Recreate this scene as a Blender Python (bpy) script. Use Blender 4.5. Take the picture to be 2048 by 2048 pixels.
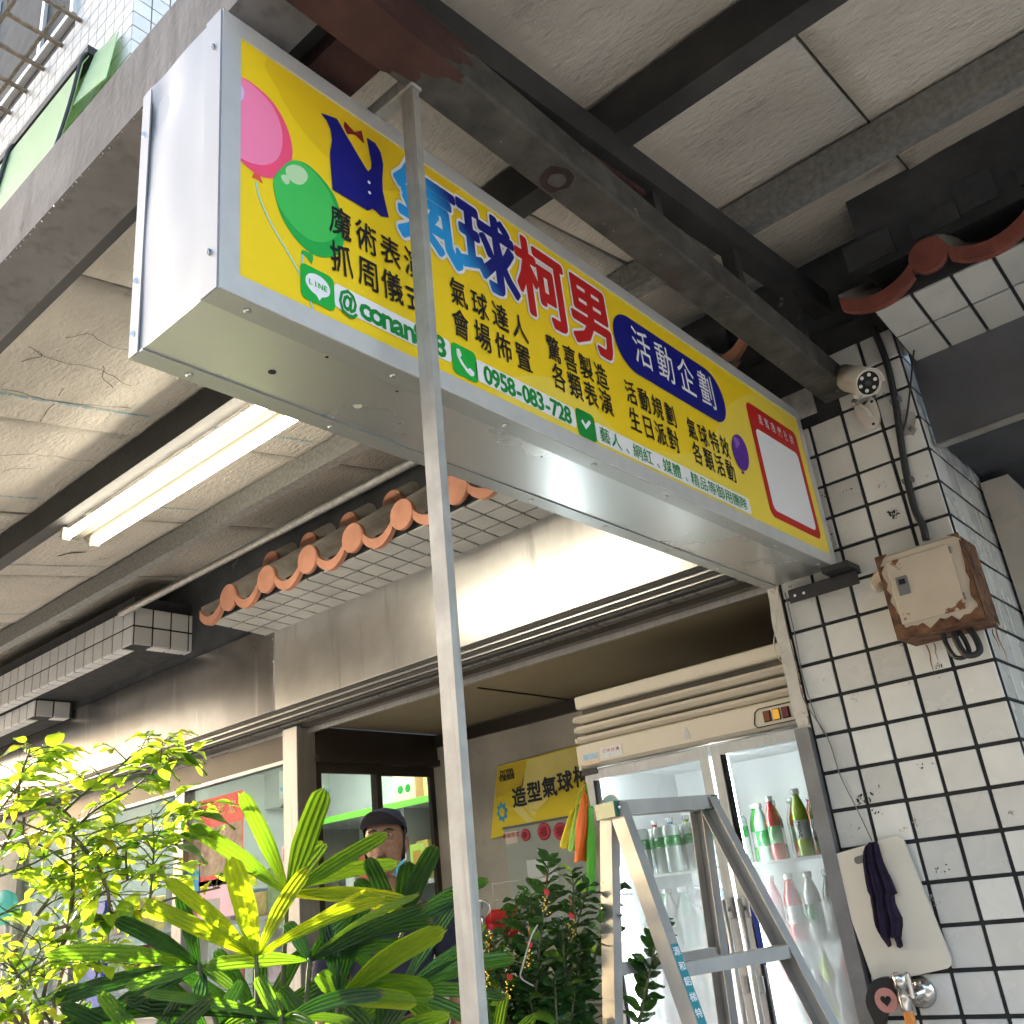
import bpy, bmesh, math, random
from mathutils import Vector, Matrix, noise
# ---------------------------------------------------------------- camera, sky, sun, exposure
for o in list(bpy.data.objects): bpy.data.objects.remove(o)
SC = bpy.context.scene
COL = SC.collection
CR = ((0.7492685787258256, 0.6534717761887917, -0.10756967350906599),
      (-0.32803497227565437, 0.22509920704871578, -0.9174548511780568),
      (-0.5753170029629683, 0.722706707254544, 0.3830213589227145))   # camera axes: right, down, forward
FPX = 1865.64
CAM = Vector((0, 0, 1.23))
cam = bpy.data.cameras.new('camera'); cam_o = bpy.data.objects.new('camera', cam); COL.objects.link(cam_o)
cam.sensor_width = 36; cam.sensor_fit = 'HORIZONTAL'; cam.lens = FPX / 2048 * 36
cam.clip_start = 0.05; cam.clip_end = 2000
RX, DN, FW = (Vector(r).normalized() for r in CR)
RX = (RX - FW * RX.dot(FW)).normalized(); UP = FW.cross(RX) * -1
M = Matrix((RX, UP, -FW)).transposed().to_4x4(); M.translation = CAM
cam_o.matrix_world = M
SC.camera = cam_o
SC.render.resolution_x = SC.render.resolution_y = 1024
SUN_TO = Vector((-1.0, 0.02, 0.28)).normalized()
wd = bpy.data.worlds.new('World'); SC.world = wd; wd.use_nodes = True
wn = wd.node_tree; bg = wn.nodes['Background']
sky = wn.nodes.new('ShaderNodeTexSky'); sky.sky_type = 'NISHITA'; sky.sun_disc = False
sky.sun_elevation = math.asin(SUN_TO.z); sky.sun_rotation = math.atan2(SUN_TO.x, SUN_TO.y)
sky.air_density = 1.0; sky.dust_density = 4.0; sky.ozone_density = 0.4
wn.links.new(sky.outputs[0], bg.inputs[0]); bg.inputs[1].default_value = 0.15
sun = bpy.data.lights.new('sun', 'SUN'); sun.energy = 2.8; sun.angle = math.radians(0.6); sun.color = (1.0, 0.95, 0.86)
sun_o = bpy.data.objects.new('sun', sun); COL.objects.link(sun_o)
sun_o.rotation_euler = SUN_TO.to_track_quat('Z', 'Y').to_euler(); sun_o.location = (-8, -4, 9)
SC.view_settings.view_transform = 'Standard'; SC.view_settings.look = 'None'
SC.view_settings.exposure = 3.0; SC.view_settings.gamma = 1
SC.render.engine = 'CYCLES'
SC.cycles.max_bounces = 8; SC.cycles.diffuse_bounces = 4; SC.cycles.glossy_bounces = 4
SC.cycles.transmission_bounces = 8; SC.cycles.transparent_max_bounces = 12
SC.cycles.caustics_reflective = False; SC.cycles.caustics_refractive = False
SC.cycles.use_denoising = True; SC.cycles.adaptive_threshold = .025
SC.cycles.sample_clamp_indirect = 6.0
R = random.Random(7)

def px(u, v, ax, val):
    """the point of a known wall, floor or face (axis = value) that a sight line through (u, v) meets"""
    d = RX * ((u - 1024) / FPX) + DN * ((v - 1024) / FPX) + FW
    i = 'xyz'.index(ax)
    return CAM + d * ((val - CAM[i]) / d[i])
def pd(u, v, dist):
    return CAM + (RX * ((u - 1024) / FPX) + DN * ((v - 1024) / FPX) + FW) * dist

# ---------------------------------------------------------------- materials
def mat(name, col, rough=.6, metal=0., var=.12, vs=6., bump=0., bs=60., col2=None, spots=None, spot_s=14., spot_t=.62,
        rnd=0., streak=None, emit=None, estr=0., trans=None, coat=0., stretch=(1, 1, 1), spec=None, spread=.08):
    m = bpy.data.materials.new(name); m.use_nodes = True
    nt = m.node_tree; N = nt.nodes; L = nt.links
    b = N['Principled BSDF']
    tc = N.new('ShaderNodeTexCoord'); oi = N.new('ShaderNodeObjectInfo')
    add = N.new('ShaderNodeVectorMath'); add.operation = 'MULTIPLY_ADD'
    cmb = N.new('ShaderNodeCombineXYZ')
    for i in range(3): L.new(oi.outputs['Random'], cmb.inputs[i])
    L.new(cmb.outputs[0], add.inputs[0]); add.inputs[1].default_value = (37, 53, 71)
    mp = N.new('ShaderNodeMapping'); mp.inputs['Scale'].default_value = stretch
    L.new(tc.outputs['Object'], add.inputs[2]); L.new(add.outputs[0], mp.inputs[0])
    vec = mp.outputs[0]
    def noise_(scale, det=5, ro=.55):
        n = N.new('ShaderNodeTexNoise'); n.inputs['Scale'].default_value = scale
        n.inputs['Detail'].default_value = det; n.inputs['Roughness'].default_value = ro
        L.new(vec, n.inputs['Vector']); return n.outputs['Fac']
    def mix(fac, a, bb, t='MIX'):
        x = N.new('ShaderNodeMix'); x.data_type = 'RGBA'; x.blend_type = t
        if isinstance(fac, (int, float)): x.inputs[0].default_value = fac
        else: L.new(fac, x.inputs[0])
        for i, q in ((6, a), (7, bb)):
            if isinstance(q, tuple): x.inputs[i].default_value = (*q, 1)
            else: L.new(q, x.inputs[i])
        return x.outputs[2]
    def ramp(fac, lo, hi):
        r = N.new('ShaderNodeMapRange'); r.inputs[1].default_value = lo; r.inputs[2].default_value = hi
        L.new(fac, r.inputs[0]); return r.outputs[0]
    c = tuple(col)
    dk = tuple(x * (1 - var) for x in c) if col2 is None else tuple(col2)
    n1 = noise_(vs)
    cur = mix(ramp(n1, .35, .68), c, dk)
    if rnd:
        r2 = ramp(oi.outputs['Random'], 0, 1)
        cur = mix(r2, cur, mix(1.0, cur, tuple([1 - rnd] * 3), 'MULTIPLY'))
    if streak:
        sm = N.new('ShaderNodeMapping'); sm.inputs['Scale'].default_value = streak[1]
        L.new(add.outputs[0], sm.inputs[0])
        sn = N.new('ShaderNodeTexNoise'); sn.inputs['Scale'].default_value = 1.0; sn.inputs['Detail'].default_value = 4
        L.new(sm.outputs[0], sn.inputs['Vector'])
        cur = mix(ramp(sn.outputs['Fac'], streak[2], streak[2] + .2), cur, tuple(streak[0]))
    if spots:
        cur = mix(ramp(noise_(spot_s, 6, .65), spot_t, spot_t + spread), cur, tuple(spots))
    L.new(cur, b.inputs['Base Color'])
    rr = N.new('ShaderNodeMapRange'); rr.inputs[3].default_value = max(.02, rough - .1 * rough); rr.inputs[4].default_value = min(1, rough * 1.25)
    L.new(n1, rr.inputs[0]); L.new(rr.outputs[0], b.inputs['Roughness'])
    b.inputs['Metallic'].default_value = metal
    if coat: b.inputs['Coat Weight'].default_value = coat
    if spec is not None: b.inputs['Specular IOR Level'].default_value = spec
    if bump:
        bp = N.new('ShaderNodeBump'); bp.inputs['Strength'].default_value = min(1, bump); bp.inputs['Distance'].default_value = .01 * max(1, bump)
        L.new(noise_(bs, 7, .6), bp.inputs['Height']); L.new(bp.outputs[0], b.inputs['Normal'])
    if emit:
        b.inputs['Emission Color'].default_value = (*emit, 1); b.inputs['Emission Strength'].default_value = estr
    if trans:
        t = N.new('ShaderNodeBsdfTranslucent'); t.inputs[0].default_value = (*trans[0], 1)
        ms = N.new('ShaderNodeMixShader'); ms.inputs[0].default_value = trans[1]
        out = N['Material Output']
        L.new(b.outputs[0], ms.inputs[1]); L.new(t.outputs[0], ms.inputs[2]); L.new(ms.outputs[0], out.inputs[0])
    return m
def schlick(nt, f0=.035):
    N, L = nt.nodes, nt.links
    lw = N.new('ShaderNodeLayerWeight'); lw.inputs[0].default_value = .5
    pw = N.new('ShaderNodeMath'); pw.operation = 'POWER'; pw.inputs[1].default_value = 5; L.new(lw.outputs['Facing'], pw.inputs[0])
    ma = N.new('ShaderNodeMath'); ma.operation = 'MULTIPLY_ADD'; ma.inputs[1].default_value = 1 - f0; ma.inputs[2].default_value = f0; L.new(pw.outputs[0], ma.inputs[0])
    return ma.outputs[0]
def glass(name, tint=(.9, .95, .95), rough=.02, mixf=.12):
    m = bpy.data.materials.new(name); m.use_nodes = True; nt = m.node_tree; N = nt.nodes; L = nt.links
    N.remove(N['Principled BSDF'])
    tr = N.new('ShaderNodeBsdfTransparent'); tr.inputs[0].default_value = (*tint, 1)
    gl = N.new('ShaderNodeBsdfGlossy'); gl.inputs['Roughness'].default_value = rough
    fr = schlick(nt)
    ms = N.new('ShaderNodeMixShader')
    L.new(fr, ms.inputs[0]); L.new(tr.outputs[0], ms.inputs[1]); L.new(gl.outputs[0], ms.inputs[2])
    L.new(ms.outputs[0], N['Material Output'].inputs[0]); return m

MT = {}
MT['concrete_floor'] = mat('concrete_floor', (.45, .43, .40), .8, bump=.2, bs=30)
MT['asphalt'] = mat('asphalt', (.07, .07, .07), .9, bump=.4, bs=200)
MT['white_tile'] = mat('white_tile', (.74, .74, .71), .25, var=.12, vs=7, spots=(.30, .27, .22), spot_s=22, spot_t=.68, rnd=.26, bump=.02, bs=12, spread=.03)
MT['upper_tile'] = mat('upper_tile', (.62, .60, .57), .4, var=.08, rnd=.16, vs=8)
MT['dark_grout'] = mat('dark_grout', (.026, .027, .029), .9, var=.4, vs=20)
MT['pale_grout'] = mat('pale_grout', (.12, .11, .11), .9)
MT['board'] = mat('board', (.64, .595, .525), .92, var=.28, vs=1.6, bump=1.9, bs=30, spots=(.26, .22, .17), spot_s=3.2, spot_t=.64, stretch=(1, 1.9, 1), rnd=.18, spread=.12)
MT['galv'] = mat('galv', (.29, .29, .28), .5, .55, var=.4, vs=55, bump=.08, bs=90)
MT['dark_steel'] = mat('dark_steel', (.026, .026, .028), .6, .3, var=.45, vs=9, col2=(.052, .050, .048), bump=.2, bs=60, spots=(.2, .19, .17), spot_s=10, spot_t=.72)
MT['chord'] = mat('chord', (.036, .035, .032), .75, .1, var=.4, vs=13, col2=(.095, .090, .08), bump=1.0, bs=38, spots=(.26, .25, .22), spot_s=24, spot_t=.67, spread=.03, streak=((.085, .035, .028), (4, 4, 4), .60))
MT['rust_steel'] = mat('rust_steel', (.075, .030, .026), .75, .1, var=.5, vs=10, bump=.4, bs=50, spots=(.22, .2, .18), spot_s=14, spot_t=.68)
MT['fascia'] = mat('fascia', (.22, .212, .21), .8, var=.35, vs=4, streak=((.12, .115, .115), (30, 30, 3), .5), bump=.25, bs=70, spots=(.05, .05, .05), spot_s=6, spot_t=.64)
MT['black_pipe'] = mat('black_pipe', (.03, .03, .032), .35, var=.4, vs=8)
MT['post'] = mat('post', (.40, .39, .36), .5, .35, var=.3, vs=14, bump=.06, bs=80, streak=((.26, .25, .23), (60, 60, 4), .55))
MT['sign_white'] = mat('sign_white', (.31, .31, .312), .32, var=.05, vs=4, bump=.03, bs=5, spots=(.45, .46, .48), spot_s=30, spot_t=.72)
MT['sign_frame'] = mat('sign_frame', (.64, .64, .645), .38, .35, var=.08, vs=20)
MT['sign_under'] = mat('sign_under', (.60, .605, .60), .26, .85, var=.06, vs=3, bump=.015, bs=3)
MT['sign_strip'] = mat('sign_strip', (.42, .43, .42), .35, .8, var=.1)
MT['screw'] = mat('screw', (.5, .5, .5), .3, 1)
MT['hole'] = mat('hole', (.01, .01, .01), .9)
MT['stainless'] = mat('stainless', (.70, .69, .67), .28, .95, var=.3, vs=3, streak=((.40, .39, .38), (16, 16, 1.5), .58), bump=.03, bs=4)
MT['stainless_dark_refl'] = mat('stainless_dark_refl', (.30, .29, .285), .24, .95, var=.35, vs=2.5, streak=((.46, .44, .42), (14, 14, 1.2), .60), bump=.04, bs=4, spots=(.16, .155, .15), spot_s=3, spot_t=.58, spread=.2)  # dark surroundings mirrored by the left panels, put into the base colour
MT['stainless_post'] = mat('stainless_post', (.50, .48, .46), .32, .9, var=.15, streak=((.38, .36, .34), (50, 50, 2), .5))
MT['track_dark'] = mat('track_dark', (.03, .03, .032), .5, .3)
MT['track_light'] = mat('track_light', (.33, .32, .30), .4, .7, streak=((.10, .09, .09), (45, 3, 3), .5))
MT['alcove_ceiling'] = mat('alcove_ceiling', (.24, .20, .13), .55, var=.12, vs=2)
MT['plaster'] = mat('plaster', (.50, .46, .40), .85, var=.3, vs=3, bump=.2, bs=25, spots=(.28, .26, .24), spot_s=5, spot_t=.6, spread=.2)
MT['dark_concrete'] = mat('dark_concrete', (.06, .063, .070), .85, var=.5, vs=5, bump=.4, bs=30, spots=(.25, .25, .26), spot_s=9, spot_t=.66)
MT['brown_alu'] = mat('brown_alu', (.055, .045, .038), .4, .5)
MT['glass'] = glass('glass')
MT['room_wall'] = mat('room_wall', (.66, .70, .66), .7, var=.05)
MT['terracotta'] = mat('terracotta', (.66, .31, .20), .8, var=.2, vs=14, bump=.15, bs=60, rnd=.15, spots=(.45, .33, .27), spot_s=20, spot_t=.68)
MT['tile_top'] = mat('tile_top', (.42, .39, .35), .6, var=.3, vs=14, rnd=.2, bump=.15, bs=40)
MT['terracotta_shaded'] = mat('terracotta_shaded', (.20, .055, .04), .85, var=.35, vs=14, rnd=.15, bump=.15, bs=60)  # copy of terracotta with the shade of the right-hand eave in its colour
MT['rubber_black'] = mat('rubber_black', (.02, .02, .022), .55)
MT['cable_grey'] = mat('cable_grey', (.16, .16, .16), .6)
MT['lamp_white'] = mat('lamp_white', (.50, .48, .40), .4)
MT['tube'] = mat('tube', (.9, .9, .9), .3, emit=(1.0, .90, .70), estr=4.6)
MT['room_tube'] = mat('room_tube', (.9, .9, .9), .3, emit=(.95, 1.0, .93), estr=9.0)
MT['fridge_led'] = mat('fridge_led', (.9, .9, .9), .3, emit=(.93, .98, 1.0), estr=4.2)

# ---------------------------------------------------------------- mesh helpers
class MB:
    def __init__(s): s.v = []; s.f = []; s.mi = []; s.cur = 0; s.sm = []
    def m(s, i): s.cur = i; return s
    def add(s, vs, fs, smooth=False):
        n = len(s.v); s.v += [tuple(p) for p in vs]
        for f in fs: s.f.append([n + i for i in f]); s.mi.append(s.cur); s.sm.append(smooth)
        return s
    def box(s, a, b):
        x0, x1 = sorted((a[0], b[0])); y0, y1 = sorted((a[1], b[1])); z0, z1 = sorted((a[2], b[2]))
        return s.add([(x0, y0, z0), (x1, y0, z0), (x1, y1, z0), (x0, y1, z0), (x0, y0, z1), (x1, y0, z1), (x1, y1, z1), (x0, y1, z1)],
                     [(0, 3, 2, 1), (4, 5, 6, 7), (0, 1, 5, 4), (1, 2, 6, 5), (2, 3, 7, 6), (3, 0, 4, 7)])
    def bbox(s, a, b, bev=.003):
        """box with chamfered edges"""
        bm = bmesh.new(); bmesh.ops.create_cube(bm, size=1)
        d = [abs(b[i] - a[i]) for i in range(3)]; c = [(a[i] + b[i]) / 2 for i in range(3)]
        for v in bm.verts: v.co = Vector((v.co.x * d[0] + c[0], v.co.y * d[1] + c[1], v.co.z * d[2] + c[2]))
        bmesh.ops.bevel(bm, geom=bm.edges[:], offset=min(bev, min(d) * .4), segments=1, affect='EDGES')
        s.bm(bm); return s
    def bm(s, bm, smooth=False):
        bm.verts.index_update()
        s.add([v.co.copy() for v in bm.verts], [[v.index for v in f.verts] for f in bm.faces], smooth); bm.free(); return s
    def obox(s, o, ax, ay, az):
        """box from a corner and three edge vectors"""
        o = Vector(o); ax, ay, az = Vector(ax), Vector(ay), Vector(az)
        if ax.cross(ay).dot(az) < 0: ax, ay = ay, ax
        P = [o, o + ax, o + ax + ay, o + ay]; P += [p + az for p in P]
        return s.add(P, [(0, 3, 2, 1), (4, 5, 6, 7), (0, 1, 5, 4), (1, 2, 6, 5), (2, 3, 7, 6), (3, 0, 4, 7)])
    def bar(s, a, b, w, h, up=(0, 0, 1)):
        a, b = Vector(a), Vector(b); d = (b - a).normalized(); u = Vector(up)
        sd = d.cross(u)
        if sd.length < 1e-4: sd = d.cross(Vector((1, 0, 0)))
        sd.normalize(); u = sd.cross(d).normalized()
        return s.obox(a - sd * w / 2 - u * h / 2, sd * w, u * h, b - a)
    def tube(s, pts, r, n=8, closed=True, smooth=True):
        pts = [Vector(p) for p in pts]; rs = r if isinstance(r, (list, tuple)) else [r] * len(pts)
        base = len(s.v); ref = None
        for i, p in enumerate(pts):
            d = (pts[min(i + 1, len(pts) - 1)] - pts[max(i - 1, 0)])
            d = d.normalized() if d.length > 1e-9 else Vector((0, 0, 1))
            if ref is None: ref = d.orthogonal().normalized()
            ref = (ref - d * ref.dot(d)); ref = ref.normalized() if ref.length > 1e-6 else d.orthogonal().normalized()
            q = d.cross(ref)
            for k in range(n):
                a = 2 * math.pi * k / n; s.v.append(tuple(p + (ref * math.cos(a) + q * math.sin(a)) * rs[i]))
        for i in range(len(pts) - 1):
            for k in range(n):
                s.f.append([base + i * n + k, base + i * n + (k + 1) % n, base + (i + 1) * n + (k + 1) % n, base + (i + 1) * n + k])
                s.mi.append(s.cur); s.sm.append(smooth)
        if closed:
            s.f.append([base + k for k in range(n)][::-1]); s.f.append([base + (len(pts) - 1) * n + k for k in range(n)])
            s.mi += [s.cur] * 2; s.sm += [False] * 2
        return s
    def lathe(s, o, axis, prof, n=20, smooth=True):
        o = Vector(o); d = Vector(axis).normalized(); r0 = d.orthogonal().normalized(); q = d.cross(r0); base = len(s.v)
        for t, r in prof:
            for k in range(n):
                a = 2 * math.pi * k / n; s.v.append(tuple(o + d * t + (r0 * math.cos(a) + q * math.sin(a)) * r))
        for i in range(len(prof) - 1):
            for k in range(n):
                s.f.append([base + i * n + k, base + i * n + (k + 1) % n, base + (i + 1) * n + (k + 1) % n, base + (i + 1) * n + k]); s.mi.append(s.cur); s.sm.append(smooth)
        s.f.append([base + k for k in range(n)][::-1]); s.f.append([base + (len(prof) - 1) * n + k for k in range(n)]); s.mi += [s.cur] * 2; s.sm += [False] * 2
        return s
    def prism(s, poly, ext):
        """flat outline pushed along a vector, filled"""
        ext = Vector(ext); bm = bmesh.new(); vs = [bm.verts.new(p) for p in poly]
        es = [bm.edges.new((vs[i], vs[(i + 1) % len(vs)])) for i in range(len(vs))]
        r = bmesh.ops.triangle_fill(bm, edges=es, use_beauty=True)
        fs = [g for g in r['geom'] if isinstance(g, bmesh.types.BMFace)]
        ex = bmesh.ops.extrude_face_region(bm, geom=fs)
        bmesh.ops.translate(bm, verts=[g for g in ex['geom'] if isinstance(g, bmesh.types.BMVert)], vec=ext)
        bmesh.ops.recalc_face_normals(bm, faces=bm.faces[:])
        return s.bm(bm)
    def sphere(s, c, r, n=12, m=8, sc=(1, 1, 1)):
        c = Vector(c); base = len(s.v)
        for i in range(m + 1):
            t = math.pi * i / m
            for k in range(n):
                a = 2 * math.pi * k / n
                s.v.append(tuple(c + Vector((math.sin(t) * math.cos(a) * sc[0], math.sin(t) * math.sin(a) * sc[1], math.cos(t) * sc[2])) * r))
        for i in range(m):
            for k in range(n):
                s.f.append([base + i * n + k, base + (i + 1) * n + k, base + (i + 1) * n + (k + 1) % n, base + i * n + (k + 1) % n]); s.mi.append(s.cur); s.sm.append(True)
        return s
    def mesh(s, name):
        me = bpy.data.meshes.new(name); me.from_pydata(s.v, [], s.f); me.validate(verbose=False)
        if len(me.polygons) == len(s.mi):
            me.polygons.foreach_set('material_index', s.mi); me.polygons.foreach_set('use_smooth', s.sm)
        me.update(); return me
    def obj(s, name, m, parent=None, label=None):
        me = s.mesh(name)
        for q in (m if isinstance(m, (list, tuple)) else [m]): me.materials.append(MT[q] if isinstance(q, str) else q)
        return put(name, me, parent, label)
def put(name, me, parent=None, label=None, loc=None, rot=None, scale=None):
    o = bpy.data.objects.new(name, me); COL.objects.link(o)
    if loc is not None: o.location = loc
    if rot is not None: o.rotation_euler = rot
    if scale is not None: o.scale = scale
    if parent is not None:
        o.parent = parent; o.matrix_parent_inverse = inv_world(parent)
    if label: o['label'] = label
    return o
def inv_world(p):
    m = Matrix.Identity(4); q = p
    while q is not None:
        loc = Matrix.LocRotScale(q.location, q.rotation_euler, q.scale)
        m = (q.matrix_parent_inverse @ loc) @ m if q.parent else loc @ m
        q = q.parent
    return m.inverted()
def thing(name, label, cat, loc, group=None, kind=None):
    o = bpy.data.objects.new(name, None); COL.objects.link(o); o.location = loc; o.empty_display_size = .1
    return tag(o, label, cat, group, kind)
def tag(o, label, cat, group=None, kind=None):
    if label: o['label'] = label
    if cat: o['category'] = cat
    if group: o['group'] = group
    if kind: o['kind'] = kind
    return o
def struct(o): o['kind'] = 'structure'; return o
def lerp(a, b, t): return a + (b - a) * t
def bez(p, n=10):
    """smooth curve through points"""
    p = [Vector(q) for q in p]; out = []
    for i in range(len(p) - 1):
        p0 = p[max(i - 1, 0)]; p1 = p[i]; p2 = p[i + 1]; p3 = p[min(i + 2, len(p) - 1)]
        for k in range(n):
            t = k / n
            out.append(.5 * ((2 * p1) + (p2 - p0) * t + (2 * p0 - 5 * p1 + 4 * p2 - p3) * t * t + (3 * p1 - p0 - 3 * p2 + p3) * t ** 3))
    out.append(p[-1]); return out

# ---------------------------------------------------------------- ground
b = MB().add([(-150, -150, 0), (150, -150, 0), (150, 150, 0), (-150, 150, 0)], [(0, 1, 2, 3)])
struct(b.obj('ground', 'concrete_floor'))
b = MB().add([(-150, -9, .004), (150, -9, .004), (150, -.5, .004), (-150, -.5, .004)], [(0, 1, 2, 3)])
struct(b.obj('road', 'asphalt'))
# houses across the street (behind the camera): they bound the sky and show in the glass
opp = thing('opposite_houses', 'row of plain concrete houses across the street, behind the viewer', 'building', (0, -12, 0))
MT['opp_wall'] = mat('opp_wall', (.45, .44, .42), .85, var=.3, vs=1.2)
MT['opp_glass'] = mat('opp_glass', (.05, .06, .07), .2)
for k in range(18):
    x = -120 + k * 9; h = 6.5 + (k * 37 % 4)
    MB().box((x, -20, 0), (x + 8.8, -11.5, h)).obj('wall', 'opp_wall', opp)
    for i in range(3):
        for j in range(1): MB().box((x + .8 + i * 2.6, -11.52, 4.2 + j * 3), (x + 2.6 + i * 2.6, -11.499, 5.8 + j * 3)).obj('window', 'opp_glass', opp)
    MB().box((x + .6, -11.6, .05), (x + 8.2, -11.499, 2.9)).obj('shutter', 'galv', opp)
# ================================================================ canopy
def rz(y): return 3.2 + .17 * (y - 2.85)
canopy = thing('canopy', 'rough board canopy on dark steel purlins, sloping down over the shop front', 'canopy', (-2, 1.7, 2.9))
seams = [-6.55, -5.68, -4.73, -3.83, -2.95, -2.05, -1.2, -.39, .5, 1.4, 2.3]
def sagf(x, y, i, t): return .007 * noise.noise(Vector((x * 1.7, y * 1.6, i * 3.1))) - .012 * (abs(t - .5) * 2) ** 8 * (.5 + .9 * noise.noise(Vector((y * 1.8, i * 7.7, 2))))
for i in range(len(seams) - 1):
    xa, xb = seams[i] + .004, seams[i + 1] - .004
    b = MB(); ys = [.64 + (2.9 - .64) * k / 26 for k in range(27)]; n = 12
    for j, y in enumerate(ys):
        for k in range(n + 1):
            x = lerp(xa, xb, k / n)
            b.v.append((x, y, rz(y) + sagf(x, y, i, k / n)))
    for j in range(26):
        for k in range(n):
            q = j * (n + 1) + k; b.f.append([q, q + n + 1, q + n + 2, q + 1]); b.mi.append(0); b.sm.append(True)
    lo = len(b.v); b.v += [(x, y, z + .03) for (x, y, z) in b.v[:lo]]
    for j in range(26):
        for k in range(n):
            q = lo + j * (n + 1) + k; b.f.append([q, q + 1, q + n + 2, q + n + 1]); b.mi.append(0); b.sm.append(False)
    for j in range(26):
        for k, s in ((0, 1), (n, -1)):
            q = j * (n + 1) + k; w = [q, q + lo, q + lo + n + 1, q + n + 1]; b.f.append(w[::s]); b.mi.append(0); b.sm.append(False)
    for k in range(n):
        for j, s in ((0, -1), (26, 1)):
            q = j * (n + 1) + k; w = [q, q + lo, q + lo + 1, q + 1]; b.f.append(w[::s]); b.mi.append(0); b.sm.append(False)
    b.obj('board', 'board', canopy)
def under(x, y):
    for i in range(len(seams) - 1):
        if seams[i] <= x < seams[i + 1]: return rz(y) + sagf(x, y, i, (x - seams[i]) / (seams[i + 1] - seams[i]))
    return rz(y)
def roofpt(u, v):
    d = RX * ((u - 1024) / FPX) + DN * ((v - 1024) / FPX) + FW
    t = (3.2 - .17 * 2.85 - CAM.z) / (d.z - .17 * d.y); return CAM + d * t
MT['crack'] = mat('crack', (.05, .04, .032), .95); MT['blue_mark'] = mat('blue_mark', (.16, .30, .36), .9, spots=(.5, .45, .38), spot_s=60, spot_t=.5)
def ceiling_line(pts, w, m, name, wob=0., dz=-.0022):
    P = bez([Vector((q.x, q.y, 0)) for q in pts], 10); b = MB(); n = len(P)
    for i, q in enumerate(P):
        d = (P[min(i + 1, n - 1)] - P[max(i - 1, 0)]).normalized(); s = Vector((-d.y, d.x, 0)); o = s * wob * noise.noise(Vector((q.x * 22, q.y * 22, 1.5)))
        ww = w * (.55 + .9 * abs(noise.noise(Vector((q.x * 14, q.y * 14, 4))))) if wob else w
        for k in (-1, 1): e = q + o + s * k * ww / 2; b.v.append((e.x, e.y, under(e.x, e.y) + dz))
    for i in range(n - 1): b.f.append([2 * i, 2 * i + 1, 2 * i + 3, 2 * i + 2]); b.mi.append(0); b.sm.append(False)
    return b.obj(name, m, canopy)
for pts in (((60, 690), (110, 720), (190, 735), (262, 770)), ((130, 672), (180, 668), (230, 690), (262, 700)), ((205, 730), (207, 752), (225, 775)), ((0, 776), (50, 785), (110, 800), (160, 806), (262, 815)), ((110, 805), (92, 820), (78, 838)), ((0, 910), (70, 908), (130, 915), (185, 922)), ((0, 945), (28, 935), (65, 938)), ((120, 790), (128, 775)), ((40, 720), (80, 712), (75, 700))):
    ceiling_line([roofpt(*q) for q in pts], .0035, 'crack', 'crack', .012)
for x, y0, y1 in ((-2.79, .82, 1.50), (-3.66, .82, 1.50), (-2.79, 1.62, 2.22), (-3.66, 1.62, 2.22), (-4.56, 1.62, 2.22), (-5.5, 1.62, 2.22)):
    ceiling_line([Vector((x + .004 * math.sin(y0 * 9 + k), lerp(y0, y1, k / 6), 0)) for k in range(7)], .013, 'blue_mark', 'printed_line')
q = roofpt(145, 1105); ceiling_line([q + Vector((-.05, -.05, 0)), q, q + Vector((.02, .06, 0))], .02, 'crack', 'crack', .01)
for xa, xb in ((-7.45, -6.56), (-8.35, -7.46), (-9.25, -8.36)):     # unseen bay added to keep sky glare off the steel fascia
    MB().obox((xa, 1.56, rz(1.56)), (xb - xa, 0, 0), (0, 1.34, 1.34 * .17), (0, 0, .03)).obj('board', 'board', canopy)
MB().obox((-9.25, 1.56, rz(1.56) + .034), (2.69, 0, 0), (0, 1.44, 1.44 * .17), (0, 0, .02)).obj('deck', 'fascia', canopy)  # cover of the added glare-blocking bay
# metal deck that covers the boards from above
MB().obox((-6.56, .70, rz(.70) + .034), (8.9, 0, 0), (0, 2.3, 2.3 * .17), (0, 0, .02)).obj('deck', 'fascia', canopy)
def cpurlin(y, w, h, m):
    b = MB()
    x0, x1 = -6.54, 2.3; zt = rz(y) - .014; t = .004
    b.box((x0, y, zt - h), (x1, y + t, zt)).box((x0, y + t, zt - h), (x1, y + w, zt - h + t)).box((x0, y + t, zt - t), (x1, y + w, zt))
    b.box((x0, y + w - t, zt - h + t), (x1, y + w, zt - h + .02))
    return b.obj('purlin', m, canopy)
cpurlin(1.53, .06, .118, 'dark_steel'); cpurlin(2.25, .055, .10, 'galv')
# fascia box at the street edge
b = MB().box((-6.56, .63, 2.65), (2.35, .752, 2.654)).box((-6.56, .63, 2.654), (2.35, .634, 2.83)).box((-6.56, .748, 2.654), (2.35, .752, 2.78))
b.obj('fascia', ['fascia'], canopy, 'weathered grey street-side fascia channel')
MB().box((-6.56, .754, 2.695), (2.35, .80, 2.80)).obj('edge_angle', 'track_dark', canopy)
pz = rz(.92) - .052
MB().tube([(-1.62, .90, pz), (2.2, .90, pz)], .042, 16).obj('round_rail', 'black_pipe', canopy)
# drips along the fascia edge
b = MB()
for k in range(60):
    x = -2.6 + k * .026 + R.uniform(-.012, .012); y = .632 + R.uniform(0, .004)
    b.sphere((x, y, 2.649), R.uniform(.0012, .0028), 6, 4, (1, 1, 1.4))
o = b.obj('drip', 'screw', canopy); o['kind'] = 'stuff'
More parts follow.
